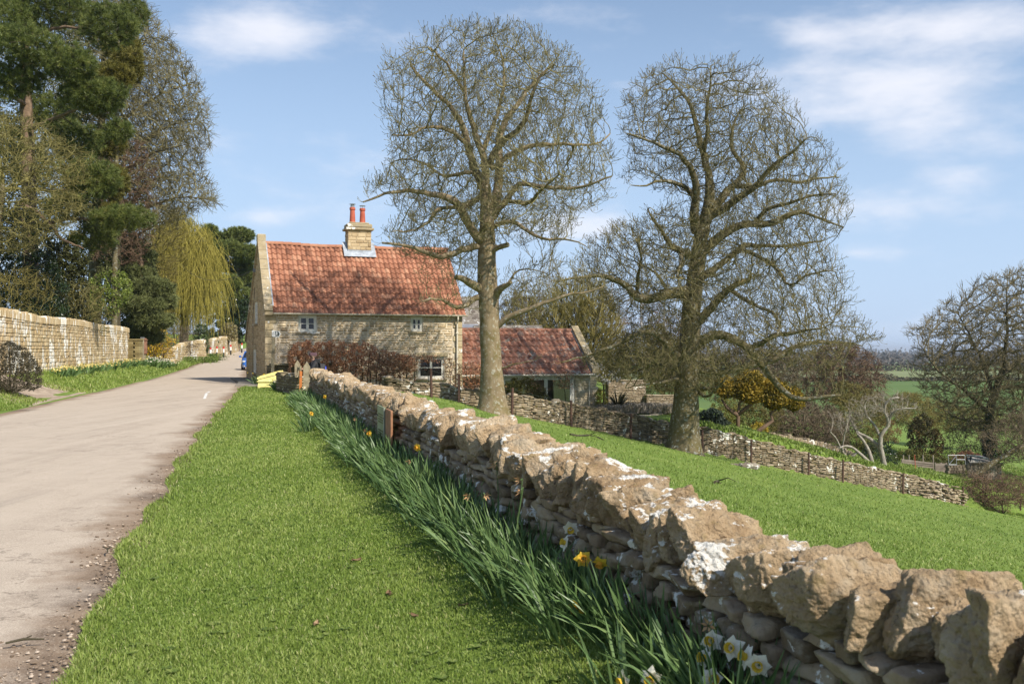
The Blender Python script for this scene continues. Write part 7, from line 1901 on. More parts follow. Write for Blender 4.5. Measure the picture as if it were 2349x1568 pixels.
def info_board():
    a, b = np.array([crest_x(14.1) - .37, 14.1]), np.array([crest_x(12.8) - .39, 12.8])
    d = b - a; L = np.linalg.norm(d); an = math.atan2(d[1], d[0])
    root = thing('info_board', 'weathered green and orange notice panel leaning on the verge wall among leaves', 'notice board', (a[0], a[1], .12), an)
    GR = mat('faded_green_panel', [(.3, (.20, .24, .13)), (.7, (.30, .34, .2))], 3, 0, .5); OR = mat('orange_timber', [(.3, (.27, .125, .065)), (.7, (.38, .20, .11))], 7, 0, .7)
    m = MB(); m.box([0, -.012, .0], [L * .6, .012, .74], .5, 0, .004); po = m.build('green_panel', GR, root)
    m = MB(); m.box([L * .6 + .004, .0, .0], [L, .03, .735], .5, 0, .004); m.build('orange_panel', OR, root)
    m = MB(); m.box([L * .6 - .012, -.02, 0], [L * .6 + .006, -.0125, .745]); m.build('edge_strip', plain('grey_strip', (.35, .35, .33)), root)
    for x in (.05, L * .56):
        s = MB(); s.tube([(x, -.02, .6), (x, -.013, .6)], .012, 8); s.build('screw', BLACKP, po)
    tx = mat('brown_print', [(.3, (.16, .15, .06)), (.7, (.2, .19, .09))], 4, 0)
    for z, w in ((.62, .52), (.585, .5), (.55, .52), (.515, .5), (.40, .5), (.365, .46), (.33, .5)):
        s = MB(); x = .12; r = rng_(int(z * 1000))
        while x < .12 + w:
            q = r.uniform(.03, .09); s.box([x, -.0145, z], [x + q, -.0122, z + .02]); x += q + .014
        s.build('faded_text_lines', tx, po)
info_board()

def lane_side():
    # bollards
    def bollard(label, x, yb, D, tilt, seed):
        p = P(x, yb, D); root = thing('verge_bollard', label, 'bollard', (p[0], D, p[2]), 0, 'red and white verge bollards'); root.rotation_euler = (0, R(tilt), 0)
        h = .88
        m = MB(); m.tube([(0, 0, -.3), (0, 0, .2)], .085, 10); m.build('base', BLACKP, root)
        m = MB(); m.tube([(0, 0, .2), (0, 0, .61)], .088, 10); m.build('body', WHITEP, root)
        m = MB(); m.tube([(0, 0, .61), (0, 0, .83), (0, 0, .845)], [.09, .09, .085], 10); m.build('reflector', REDP, root)
        m = MB(); m.tube([(0, 0, .845), (0, 0, .87)], [.08, .05], 10); m.build('cap', BLACKP, root)
    L = ['red topped white bollard nearest the notice board beside the speed sign', 'second bollard along, first beyond the speed sign', 'leaning bollard below the dark ivy column', 'bollard half buried in leaves past the ivy column', 'fifth bollard along, before the golden wall', 'bollard with a tall black foot before the golden wall', 'seventh bollard along, by the end of the golden wall', 'farthest bollard, half way up the lane just behind the blue car']
    for lab, (x, yb, D, t) in zip(L, [(409.6, 822.8, 103, 0), (449.1, 822.3, 101, 0), (466.5, 819.2, 101, 4), (482.5, 815, 104, 1), (497.3, 812, 108, 1), (513.1, 812.7, 107, -1), (529.2, 807.6, 112, 0), (554.6, 803, 118, 1)]): bollard(lab, x, yb, D, t, 0)
    # speed sign
    p = P(430.8, 824, 98); root = thing('speed_sign', 'round twenty speed limit sign on a short grey post', 'road sign', (p[0], 98, p[2]))
    m = MB(); m.tube([(0, 0, -.3), (0, 0, .72)], .055, 10); m.build('post', plain('grey_post', (.32, .33, .33), .5), root)
    def disc(r, y0, y1, mm, nm, par):
        m = MB(); m.prism([(r * math.cos(a), .82 + r * math.sin(a)) for a in np.linspace(0, 2 * np.pi, 33)[:-1]], 1, y0, y1); return m.build(nm, mm, par)
    d = disc(.235, -.085, -.06, plain('sign_grey', (.5, .5, .5)), 'sign_plate', root); disc(.222, -.09, -.0855, plain('sign_red', (.5, .03, .03)), 'red_ring', d); disc(.165, -.095, -.0905, WHITEP, 'white_disc', d)
    letters(d, '20', .25, (0, -.097, .815), (R(90), 0, 0), BLACKP)
    # notice board
    D = 71; p = P(331, 840, D); root = thing('parish_notice_board', 'brown wooden notice cabinet on posts beside the gate pier', 'notice board', (p[0], D, p[2]), R(-62))
    BR = mat('brown_stained_timber', [(.3, (.16, .075, .045)), (.7, (.27, .14, .09))], 4, 0, .6)
    for x in (-.28, .28): m = MB(); m.box([x - .06, -.06, -.4], [x + .06, .06, 1.2], .5, 0, .01); m.build('leg', OAKP, root)
    m = MB(); m.box([-.42, -.12, .88], [.42, .14, 1.86], .5, 0, .012); co = m.build('cabinet', BR, root)
    m = MB(); m.prism([(-.18, 1.86), (.2, 1.86), (.02, 2.02)], 0, -.47, .47); m.build('roof', BR, co)
    m = MB(); m.box([-.36, -.126, .95], [.36, -.121, 1.8]); m.build('pane', GLASS, co)
    p = P(326.7, 840, 69.5); root = thing('gate_post', 'tall square post with metal cap close to the parish notice cabinet', 'post', (p[0], 69.5, p[2])); m = MB(); m.box([-.085, -.085, -.4], [.085, .085, 1.96], .5, 0, .012); m.build('post', OAKP, root); m = MB(); m.box([-.12, -.12, 1.962], [.12, .12, 2.02], .5, 0, .015); m.build('cap', plain('lead_cap', (.25, .26, .28)), root)
    # street lamp
    D = 108; p = P(456, 830, D); root = thing('street_lamp', 'street lamp on a curved arm half hidden by the weeping willow', 'street lamp', (p[0], D, gz(p[0], D)))
    m = MB(); zt = P(0, 678.5, D)[2] - gz(p[0], D); m.tube([(0, 0, -.3), (0, 0, zt - .4), (.15, 0, zt - .05), (1.2, 0, zt)], [.08, .06, .045, .035], 8); m.build('pole', plain('grey_steel', (.3, .31, .31), .5), root)
    m = MB(); m.prism([(1.1, zt + .06), (1.75, zt - .06), (1.8, zt - .12), (1.2, zt - .1), (1.05, zt)], 1, -.14, .14); m.build('lamp_head', plain('lamp_white', (.7, .72, .72), .4), root)
    m = MB(); m.prism([(1.22, zt - .105), (1.78, zt - .125), (1.7, zt - .16), (1.28, zt - .15)], 1, -.1, .1); m.build('lens', GLASS, root)
    # pavement by the gable
    pv = mat('worn_paving', [(.3, (.17, .15, .125)), (.7, (.29, .26, .22))], 3, .2, bscale=50, bstr=.3)
    m = MB(); P3 = [cw(-1.55, -2.6), cw(.15, -2.9), cw(-.02, .3), cw(-.02, 9), cw(-.9, 9), cw(-1.1, 1.0)]
    Q = [[q[0], q[1]] for q in P3]; b = len(Q); tr = ear(Q)
    m.add([[x, y, .10] for x, y in Q], tr); m.add([[x, y, z] for z in (-.1, .10) for x, y in Q], [[i, (i + 1) % b, b + (i + 1) % b, b + i] for i in range(b)])
    tag(m.build('pavement', pv), kind='structure')
lane_side()

def overhead_cable():
    a = cw(-.06, 4.7, 5.65); b = P(415, 605, 96); o = a.copy(); root = thing('overhead_cable', 'thin black cable running from the cottage gable towards the willow', 'cable', o)
    T = np.linspace(0, 1, 24)[:, None]; L = (b - a) * T; L[:, 2] -= 1.0 * (4 * T * (1 - T))[:, 0]; m = MB(); m.tube(L, .014, 4); m.build('cable', BLACKP, root); m = MB(); m.box([-.05, -.05, -.12], [.12, .05, .08], .5, 0, .01); m.build('bracket', IRON, root)
overhead_cable()

def car():
    D = 74.2; x = -19.25
    root = thing('blue_car', 'blue hatchback parked on the lane partly hidden behind the cottage', 'car', (x, D - .2, .03), R(13))
    # nose towards -y
    BL = plain('blue_car_paint', (.035, .13, .44), .22, .5, coat=.6); GL = GLASS; BK = plain('black_trim', (.015, .015, .016), .5); CH = plain('headlamp', (.6, .62, .65), .1, .6, .3)
    def section(hw, zl, zs, zc, n=7):
        return [(-hw * .9, zl), (-hw, zl + .16), (-hw, zs - .16), (-hw * .95, zs), (-hw * .55, zc), (0, zc + .01), (hw * .55, zc), (hw * .95, zs), (hw, zs - .16), (hw, zl + .16), (hw * .9, zl)]
    st = [(0, .60, .30, .52, .56), (.06, .72, .22, .62, .70), (.25, .80, .19, .74, .80), (.6, .84, .2, .88, .92), (1.05, .86, .2, .95, 1.0), (1.6, .86, .2, .96, 1.0), (2.6, .86, .2, .98, 1.0), (3.4, .85, .22, 1.0, 1.02), (3.8, .78, .28, .95, 1.0), (3.92, .68, .34, .8, .86)]
    m = MB(); V = []
    for y, hw, zl, zs, zc in st: V += [[a, y, z] for a, z in section(hw, zl, zs, zc)]
    n = 11; f = [[i * n + j, (i + 1) * n + j, (i + 1) * n + j + 1, i * n + j + 1] for i in range(len(st) - 1) for j in range(n - 1)]
    m.add(V, f); m.poly(V[:n]); m.poly(V[-n:]); m.build('body', BL, root, smooth=True)
    g = [(1.0, .72, .97, .98), (1.75, .66, .97, 1.40), (2.3, .64, .97, 1.455), (3.1, .62, .98, 1.43), (3.72, .58, 1.0, 1.05)]
    m = MB(); V = []
    for y, hw, zb, zt in g: V += [[-.78, y, zb], [-hw, y, zt - .03], [-hw * .8, y, zt], [hw * .8, y, zt], [hw, y, zt - .03], [.78, y, zb]]
    m.add(V, [[i * 6 + j, (i + 1) * 6 + j, (i + 1) * 6 + j + 1, i * 6 + j + 1] for i in range(4) for j in range(5)]); m.build('glazing', GL, root, smooth=True)
    m = MB(); V = []
    for y, hw, zb, zt in [(1.62, .665, 0, 1.355), (1.78, .67, 0, 1.425), (2.3, .65, 0, 1.475), (3.1, .63, 0, 1.45), (3.45, .6, 0, 1.33)]: V += [[-hw, y, zt - .035], [-hw * .8, y, zt], [hw * .8, y, zt], [hw, y, zt - .035]]
    m.add(V, [[i * 4 + j, (i + 1) * 4 + j, (i + 1) * 4 + j + 1, i * 4 + j + 1] for i in range(4) for j in range(3)]); m.build('roof', BL, root, smooth=True)
    for s in (-1, 1):
        m = MB(); m.tube([(s * .775, .98, .98), (s * .70, 1.45, 1.24), (s * .655, 1.72, 1.40), (s * .645, 2.3, 1.45)], .03, 6); m.build('pillar', BL, root)
        m = MB(); m.tube([(s * .76, 2.25, .98), (s * .645, 2.3, 1.43)], .03, 5); m.build('pillar', BK, root)
        m = MB(); m.box([s * .97 - .09, 1.2, .98], [s * .97 + .09, 1.32, 1.12], .5, 0, .03); mo = m.build('wing_mirror', BL, root); m = MB(); m.tube([(s * .8, 1.24, .98), (s * .95, 1.26, 1.02)], .025, 5); m.build('stalk', BK, mo)
        v, ff = rock((.13, .2, .10), rng_(3), 2, 0, 0); m = MB(); m.add(v * [1, 1, .8] + [s * .66, .22, .69], ff); m.build('headlight', CH, root, smooth=True)
        m = MB(); m.tube([(s * .62, .0, .36), (s * .62, .08, .36)], .06, 10); m.build('fog_lamp', CH, root)
        for y in (.68, 3.2):
            m = MB(); m.tube([(s * .68, y, .29), (s * .70, y, .29), (s * .85, y, .29), (s * .87, y, .29)], [.22, .30, .30, .24], 20); w = m.build('wheel', BK, root); m = MB(); m.tube([(s * .872, y, .29), (s * .88, y, .29)], [.19, .17], 16); m.build('rim', plain('alloy', (.5, .5, .52), .3, metal=.7), w)
    m = MB(); m.prism([(-.42, .32), (.42, .32), (.52, .52), (-.52, .52)], 1, .005, .07); m.build('grille', BK, root)
    m = MB(); m.box([-.26, -.02, .40], [.26, .0, .51], .5, 0, .004); m.build('number_plate', WHITEP, root)
    m = MB(); m.box([-.5, .03, .6], [.5, .06, .635]); m.build('upper_grille', BK, root)
car()

# ------------------------------------------------------------------ person at the gate
def skin(name, joints, m, parent, sub=2):
    """joints: name -> (co, parent, radius x, radius y); one continuous skinned surface"""
    names = list(joints); idx = {k: i for i, k in enumerate(names)}
    me = bpy.data.meshes.new(name); me.from_pydata([joints[k][0] for k in names], [(idx[joints[k][1]], idx[k]) for k in names if joints[k][1]], []); me.update()
    o = bpy.data.objects.new(name, me); link(o, parent); me.materials.append(m)
    md = o.modifiers.new('skin', 'SKIN'); md.use_smooth_shade = True
    for k, v in zip(names, me.skin_vertices[0].data): v.radius = joints[k][2]; v.use_root = joints[k][1] is None
    s = o.modifiers.new('smooth', 'SUBSURF'); s.levels = s.render_levels = sub
    return o

def person():
    D = 36.0; p = P(722, 0, D); zg = P(0, 810.3, D)[2] - 1.76
    root = thing('person', 'person in dark cap and black hooded jacket with blue rucksack at the wicket gate', 'person', (p[0], D, zg), R(22))
    # local: faces -x
    SK = plain('skin', (.5, .29, .21), .6)
    J = {'pelvis': ((0, 0, .95), None, (.13, .15)), 'waist': ((-.01, 0, 1.1), 'pelvis', (.12, .15)), 'chest': ((-.03, 0, 1.3), 'waist', (.13, .17)), 'neck0': ((-.035, 0, 1.46), 'chest', (.07, .08)), 'neck': ((-.05, 0, 1.52), 'neck0', (.055, .055)),
         'jaw': ((-.075, 0, 1.585), 'neck', (.075, .07)), 'head': ((-.07, 0, 1.66), 'jaw', (.10, .08)), 'crown': ((-.06, 0, 1.725), 'head', (.075, .065))}
    for s, n in ((-1, 'l'), (1, 'r')):
        J.update({'sh' + n: ((-.02, s * .19, 1.42), 'chest', (.07, .07))})
        if s > 0:   # hand nearer the lens reaches ahead on to the gate
            J.update({'el' + n: ((-.2, s * .25, 1.2), 'sh' + n, (.045, .045)), 'wr' + n: ((-.43, s * .2, 1.19), 'el' + n, (.03, .03)), 'pa' + n: ((-.50, s * .19, 1.185), 'wr' + n, (.035, .018))})
        else:
            J.update({'el' + n: ((-.15, s * .26, 1.18), 'sh' + n, (.045, .045)), 'wr' + n: ((-.38, s * .2, 1.2), 'el' + n, (.03, .03)), 'pa' + n: ((-.45, s * .19, 1.195), 'wr' + n, (.035, .018))})
        st = -.16 if s > 0 else .14
        J.update({'hip' + n: ((0, s * .09, .9), 'pelvis', (.10, .10)), 'kn' + n: ((-.06 + st * .5, s * .1, .5), 'hip' + n, (.062, .062)), 'an' + n: ((st + .05, s * .1, .1), 'kn' + n, (.042, .042)), 'toe' + n: ((st - .12, s * .11, .045), 'an' + n, (.042, .035))})
    body = skin('body', J, SK, root)
    for s, n in ((-1, 'l'), (1, 'r')):
        b = np.array(J['pa' + n][0]) + [-.03, 0, 0]
        for k, (oy, L) in enumerate(((-.03, .07), (-.01, .08), (.01, .078), (.03, .062))):
            q = b + [0, oy, 0]; skin('finger', {'a': (tuple(q), None, (.009, .009)), 'b': (tuple(q + [-L * .45, 0, .005]), 'a', (.0085, .0085)), 'c': (tuple(q + [-L * .75, 0, -.02]), 'b', (.008, .008)), 'd': (tuple(q + [-L * .8, 0, -.045]), 'c', (.007, .007))}, SK, body, 1)
        q = b + [.02, -s * .035, 0]; skin('thumb', {'a': (tuple(q), None, (.011, .011)), 'b': (tuple(q + [-.03, -s * .02, -.01]), 'a', (.0095, .0095)), 'c': (tuple(q + [-.055, -s * .02, -.03]), 'b', (.008, .008))}, SK, body, 1)
    v, f = rock((.026, .016, .024), rng_(1), 2, 0, 0); m = MB(); m.add(v + [-.175, 0, 1.615], f); m.build('nose', SK, body, smooth=True)
    for s in (-1, 1):
        v, f = rock((.02, .012, .034), rng_(2), 2, 0, 0); m = MB(); m.add(v + [-.055, s * .083, 1.615], f); m.build('ear', SK, body, smooth=True)
        v, f = rock((.008, .013, .009), rng_(2), 1, 0, 0); m = MB(); m.add(v + [-.155, s * .035, 1.64], f); m.build('eye', BLACKP, body, smooth=True)
    m = MB(); m.box([-.163, -.025, 1.557], [-.148, .025, 1.566], .5, 0, .003); m.build('mouth', plain('lips', (.35, .14, .12)), body)
    v, f = rock((.105, .088, .07), rng_(4), 3, 0, 0); v = v[:]; m = MB(); m.add(v + [-.05, 0, 1.655], f); m.build('hair', plain('short_hair', (.12, .08, .055), .9), body, smooth=True)
    JK = plain('black_jacket', (.017, .017, .02), .75)
    g = lambda k, e: (J[k][0], J[k][1], (J[k][2][0] + e, J[k][2][1] + e))
    K = {'pelvis': ((0, 0, .86), None, (.16, .18)), 'waist': ((-.01, 0, 1.1), 'pelvis', (.155, .18)), 'chest': ((-.02, 0, 1.3), 'waist', (.16, .19)), 'neck0': ((-.03, 0, 1.47), 'chest', (.095, .105)), 'collar': ((-.035, 0, 1.53), 'neck0', (.085, .09))}
    for n in 'lr': K['sh' + n] = g('sh' + n, .035); K['el' + n] = g('el' + n, .025); w = np.array(J['wr' + n][0]); e = np.array(J['el' + n][0]); K['wr' + n] = (tuple(e + (w - e) * .92), 'el' + n, (.045, .045))
    skin('jacket', K, JK, root)
    v, f = rock((.11, .12, .085), rng_(5), 3, 3, .06); m = MB(); m.add(v + [.085, 0, 1.475], f); m.build('hood', JK, root, smooth=True)
    T = {'pelvis': ((0, 0, .93), None, (.15, .165))}
    for n in 'lr': T['hip' + n] = ((J['hip' + n][0]), 'pelvis', (.115, .115)); T['kn' + n] = g('kn' + n, .025); T['an' + n] = ((J['an' + n][0][0], J['an' + n][0][1], .12), 'kn' + n, (.065, .065))
    skin('trousers', T, plain('dark_trousers', (.05, .05, .055), .85), root)
    for n in 'lr':
        a = J['an' + n][0]; v, f = rock((.145, .052, .05), rng_(6), 2, 0, 0); m = MB(); m.add(v + [a[0] - .07, a[1], .05], f); m.build('shoe', plain('brown_boot', (.09, .055, .035), .7), root, smooth=True)
    CAP = plain('maroon_cap', (.095, .05, .06), .85); v, f = rock((.125, .105, .1), rng_(7), 3, 0, 0); v[:, 2] = np.maximum(v[:, 2], -.012); m = MB(); m.add(v + [-.055, 0, 1.69], f); c = m.build('cap', CAP, root, smooth=True)
    m = MB(); m.prism([(-.16, -.07), (-.25, -.045), (-.265, 0), (-.25, .045), (-.16, .07)], 2, 1.672, 1.682); m.build('peak', CAP, c)
    BG = plain('black_rucksack', (.02, .02, .022), .7); v, f = rock((.12, .17, .25), rng_(8), 3, 4, .03); m = MB(); m.add(v + [.25, 0, 1.17], f); r = m.build('rucksack', BG, root, smooth=True)
    v, f = rock((.06, .11, .19), rng_(9), 3, 4, .03); m = MB(); m.add(v + [.345, .02, 1.12], f); m.build('pocket', plain('blue_nylon', (.035, .06, .42), .5), r, smooth=True)
    for s in (-1, 1): m = MB(); m.tube([(.16, s * .1, 1.4), (.02, s * .125, 1.515), (-.14, s * .13, 1.42), (-.16, s * .13, 1.2), (.1, s * .17, 1.0)], .018, 5); m.build('strap', BG, r)
person()

def beech_hedge():
    rng = rng_(510)
    CU = leafm('copper_beech_leaf', [(.05, (.16, .065, .035)), (.35, (.38, .17, .085)), (.65, (.56, .29, .15)), (.95, (.72, .48, .31))], .45, .35, .5)
    root = thing('beech_hedge', 'clipped beech hedge full of copper dead leaves along the cottage front', 'hedge', (*cw(2.5, -2.4)[:2], 0), CROT)
    n = 15000; a = rng.uniform(-1.75, 3.9, n); b = rng.normal(0, .27, n); 
    top = np.interp(a, [-1.9, -1.5, 0, 1.8, 2.6, 3.9], [1.3, 1.93, 2.02, 1.90, 1.55, 1.35]) + .05 * np.sin(a * 5) + .04 * np.sin(a * 13); bot = np.interp(a, [-1.8, -.5, 1.5, 4], [.7, .55, .1, .1]) + .15 * np.sin(a * 4)
    z = bot + (top - bot) * rng.uniform(0, 1, n) ** .8
    keep = rng.random(n) < np.interp(a, [-1.8, 1.9, 2.6, 3.9], [1, 1, .7, .35]); thin = (np.sin(a * 9 + z * 4) * np.sin(z * 8 - a * 3)) > -.55; keep &= thin
    C = np.stack([a, b, z], 1)[keep]; mb = MB(); cards(mb, C, .085, rng, np.clip(rng.normal(.5, .22, len(C)), 0, 1), .62, np.array([0, -.3, .1]), .5); mb.build('foliage', CU, root)
    s = MB()
    for k in range(26):
        x = -1.6 + k * .22 + rng.normal(0, .04); zt = np.interp(x, [-1.9, 1.8, 4], [1.8, 1.7, 1.2]); s.tube([(x, rng.normal(0, .05), -.6), (x + rng.normal(0, .05), 0, .4), (x + rng.normal(0, .1), rng.normal(0, .1), zt)], [.03, .024, .008], 5)
        for q in range(5):
            z0 = rng.uniform(.3, zt); s.tube([(x, 0, z0), (x + rng.normal(0, .25), rng.normal(0, .15), z0 + rng.uniform(.1, .35))], [.01, .004], 4)
    s.build('stem', DARKWOOD, root)
    # slender trained beeches farther along
    labs = ['young trained beech just past the solid hedge, thick with copper leaves', 'young trained beech before the blank wall of the cottage front', 'young trained beech whose copper head meets the lower window top', 'nearly bare trained beech between the lower window and downpipe', 'young trained beech standing at the cottage corner', 'young trained beech in front of the red wing roof beside the tree trunk', 'thin trained beech before the yew bush and glazed doors', 'thin trained beech with a tuft of pinkish leaves before the glazed doors']
    for i, (aa, top, bot, w, nl, bz) in enumerate([(5.8, 1.42, .35, .5, 600, -.9), (6.7, 1.38, .65, .55, 900, -1.0), (7.7, 1.36, 1.02, .5, 260, -1.1), (8.75, 1.2, -.2, .4, 260, -1.2), (9.5, 1.0, -.4, .5, 700, -1.3), (10.2, .95, -.6, .55, 900, -1.4), (13.3, .55, -.5, .4, 60, -1.7), (14.9, .55, -.3, .5, 260, -1.7)]):
        q = cw(aa - .8, -3.2 if aa < 12 else -2.2); t = Tree('trained_beech', labs[i], 'tree', (q[0], q[1], bz), q[1], 520 + i, 'trained beeches')
        # stem and twigs
        for nm in (0,):
            t.pos = [np.array([q[0], q[1], bz - .1])]; t.par = [-1]; t.rad = {0: .03}; t.limb = {0: 0}
            for k in range(1, 9): t.pos.append(np.array([q[0], q[1], bz + (top - bz) * .85 * k / 8]) + t.rng.normal(0, .02, 3)); t.par.append(k - 1); t.rad[k] = .03 - .0025 * k; t.limb[k] = 0
        c = np.array([q[0], q[1], 0]); att = c + np.stack([t.rng.normal(0, w * .6, 170), t.rng.normal(0, .2, 170), t.rng.uniform(bot, top, 170)], 1); t.grow(att, .12, .15, .3, .1, 60)
        t.finish(DARKWOOD, BROWN_T, .006, 2.3, .03, (2, .22, .006, .004), .2, .4, .6, trunk_n=6)
        C = np.stack([t.rng.normal(0, w * .55, nl), t.rng.normal(0, .18, nl), t.rng.uniform(bot, top, nl) - bz], 1); mb = MB(); cards(mb, C, .08, t.rng, np.clip(t.rng.normal(.5, .22, nl), 0, 1), .62, np.array([0, -.3, .1]), .5); mb.build('foliage', CU, t.root)
beech_hedge()

def allotment():
    GREYW = mat('grey_board', [(.2, (.13, .105, .08)), (.5, (.24, .2, .16)), (.8, (.36, .31, .25))], 3, .6, .85); D = 66
    ZZ = lambda x, y, d=D: P((3500 + x / 3.941) / 1.7437, (1700 + y / 3.941) / 1.7437, d)
    AL = plain('aluminium_frame', (.3, .31, .32), .45, metal=.2)
    # cold frame
    o = ZZ(1150, 620); root = thing('cold_frame', 'small lean-to cold frame with white metal glazing bars', 'cold frame', o); m = MB()
    q = lambda x, y, dy=0: ZZ(x, y, D) - o + np.array([0, dy, 0])
    for i, (a, b) in enumerate(((q(1150, 470), q(1165, 620)), (q(1280, 470), q(1285, 620)), (q(1150, 470), q(1410, 470)), (q(1165, 620), q(1285, 620)), (q(1285, 475), q(1165, 620)), (q(1410, 470), q(1430, 620)), (q(1285, 540), q(1420, 540)))):
        m.tube([a, b], .022, 6)
    m.build('frame', AL, root)
    g = MB(); a, b, c, d = q(1150, 470, .06), q(1410, 470, .06), q(1430, 620, .06), q(1165, 620, .06); g.add([a, b, c, d], [[0, 1, 2, 3]]); g.build('pane', CLEAR, root)
    g = MB(); rr = rng_(531)
    for k in range(3):
        for j in range(6):
            a, b = q(1150 + j * 46 + (k % 2) * 14, 632 + k * 44), q(1150 + j * 46 + 43 + (k % 2) * 14, 632 + k * 44 + 41); g.box([a[0], rr.uniform(0, .06), b[2]], [b[0], .5, a[2]], rr.random(), 0, .02)
    g.build('stone_base', stone_mat('base_block', [(.2, (.09, .07, .05)), (.8, (.22, .18, .13))], .7, 2), root)
    # plank lean-to with sheet roof
    o = ZZ(1450, 700, 67); root = thing('garden_shed', 'ramshackle plank shed under sagging grey sheet roof with teal edge', 'shed', o); q = lambda x, y, dy=0: ZZ(x, y, 67) - o + np.array([0, dy, 0]); m = MB(); r = rng_(530); x = 1460
    while x < 1990:
        w = r.uniform(14, 24); zt = np.interp(x, [1440, 1800, 2000], [570, 590, 620]) + r.uniform(-12, 8); a, b = q(x, zt), q(x + w - 3, 760); m.box([a[0], 0, b[2] - .4], [b[0], .04, a[2]], r.random()); x += w
    m.build('plank_wall', GREYW, root)
    m = MB(); V = [q(1420, 480, .0), q(1560, 480, .8), q(1830, 510, 1.4), q(1960, 560, 1.2), q(1930, 590, -.15), q(1700, 575, -.2), q(1480, 575, -.15)]; m.poly(V); V2 = [v - [0, 0, .05] for v in V]; m.add(V + V2, [[i, (i + 1) % 7, 7 + (i + 1) % 7, 7 + i] for i in range(7)]); m.build('sheet_roof', mat('grey_sheet', [(.3, (.19, .18, .165)), (.7, (.33, .31, .285))], 1.5, 0, .7), root)
    m = MB(); m.tube([q(1415, 465, -.2), q(1600, 490, -.25), q(1830, 545, -.3)], .06, 8); m.build('teal_edge', plain('teal_tarpaulin', (.02, .05, .05), .5), root)
    m = MB(); m.tube([q(1820, 545, -.3), q(1990, 620, -.3)], .06, 6); m.build('roof_pole', LIMBARK2, root)
    for x in (1440, 1500): m = MB(); m.tube([q(x, 490, -.1), q(x - 15, 690, -.1)], .05, 6); m.build('post', BLACKP, root)
    # plank fences and netting
    o = ZZ(430, 580, 68); root = thing('board_fence', 'weathered board fence round the allotment beside the dark round bush', 'fence', o); q = lambda x, y, dy=0: ZZ(x, y, 68) - o + np.array([0, dy, 0])
    for (x0, y0, x1, y1) in ((420, 530, 920, 590), (420, 565, 930, 615), (660, 620, 920, 640)):
        m = MB(); a, b = q(x0, y0), q(x1, y1); d = b - a; w = .16; m.add([a, b, b - [0, 0, w], a - [0, 0, w], a + [0, .04, 0], b + [0, .04, 0], b + [0, .04, -w], a + [0, .04, -w]], [[0, 3, 2, 1], [4, 5, 6, 7], [0, 1, 5, 4], [3, 7, 6, 2], [1, 2, 6, 5], [0, 4, 7, 3]]); m.build('board', GREYW, root)
    for x in (540, 760, 920, 450): m = MB(); m.tube([q(x, 470, .06), q(x + 5, 720, .06)], .05, 6); m.build('post', GREYW, root)
    o = ZZ(950, 600, 67); root = thing('pallet_fence', 'pale slatted pallet fence in front of the cold frame', 'fence', o); q = lambda x, y, dy=0: ZZ(x, y, 67) - o + np.array([0, dy, 0])
    for y in (600, 635, 670, 705): m = MB(); a, b = q(950, y), q(1140, y + 24); m.box([a[0], 0, b[2] - .05], [b[0], .03, a[2]], r.random()); m.build('board', GREYW, root)
    for x in (955, 1045, 1130): m = MB(); a = q(x, 590); b = q(x, 760); m.box([a[0] - .04, .035, b[2]], [a[0] + .05, .1, a[2]]); m.build('upright', GREYW, root)
    # red pole, buckets, bags
    o = ZZ(648, 760, 63); root = thing('red_pole', 'thin red pole standing upright behind the fallen end of the field wall', 'pole', o); m = MB(); m.tube([(0, 0, -.3), (-.1, 0, (760 - 465) / 6.872 * 63 / F)], .022, 6); m.build('pole', plain('faded_red', (.4, .06, .04), .6), root); m = MB(); m.tube([(-.1, 0, 2.15), (-.102, 0, 2.2)], .028, 6); m.build('cap', BLACKP, root)
    o = ZZ(636, 830, 62); root = thing('wooden_tub', 'dark weathered round tub between two white sacks', 'tub', o); m = MB(); h = .35; m.lathe([(.27, -.1), (.31, h), (.3, h + .03), (.26, h + .03), (.24, h - .05), (.02, h - .06)], (0, 0, 0), 14); m.build('tub', GREYW, root); m = MB(); m.tube([(.312 * math.cos(a), .312 * math.sin(a), .2) for a in np.linspace(0, 6.2832, 17)], .012, 4, cap=False); m.build('hoop', IRON, root)
    for i, (x, y) in enumerate(((560, 795), (780, 815))):
        o = ZZ(x, y, 62.5); root = thing('white_sack', ['crumpled white sack on the grass closer to the pale orchard stem', 'crumpled white sack on the grass beside the red pole tub'][i], 'sack', o); v, f = rock((.36, .3, .16), rng_(540 + i), 3, 8, .09); m = MB(); m.add(v + [0, 0, .1], f); m.build('sack', plain('white_polythene', (.72, .74, .76), .35), root); v, f = rock((.1, .05, .07), rng_(545 + i), 2, 4, .1); m = MB(); m.add(v + [.3, -.05, .2], f); m.build('tied_neck', plain('white_polythene_neck', (.65, .67, .7), .4), root)
    # railway sleepers, timber edging by the vegetable plot
    o = P(1612, 985, 49.9); root = thing('timber_edging', 'pale timber edging board of the vegetable plot on the low field wall', 'edging', (o[0], o[1], o[2])); m = MB(); e = P(1693, 996, 50.6) - o; m.add([[0, 0, 0], [e[0], e[1], e[2]], [e[0], e[1], e[2] - .25], [0, 0, -.25], [0, .06, 0], [e[0], e[1] + .06, e[2]], [e[0], e[1] + .06, e[2] - .25], [0, .06, -.25]], [[0, 3, 2, 1], [4, 5, 6, 7], [0, 1, 5, 4], [3, 7, 6, 2], [1, 2, 6, 5], [0, 4, 7, 3]]); m.build('board', mat('new_board', [(.3, (.42, .34, .19)), (.7, (.55, .46, .28))], 3, 0), root); m = MB(); m.box([.3, .065, -.5], [.36, .11, 0]); m.build('peg', OAKP, root)
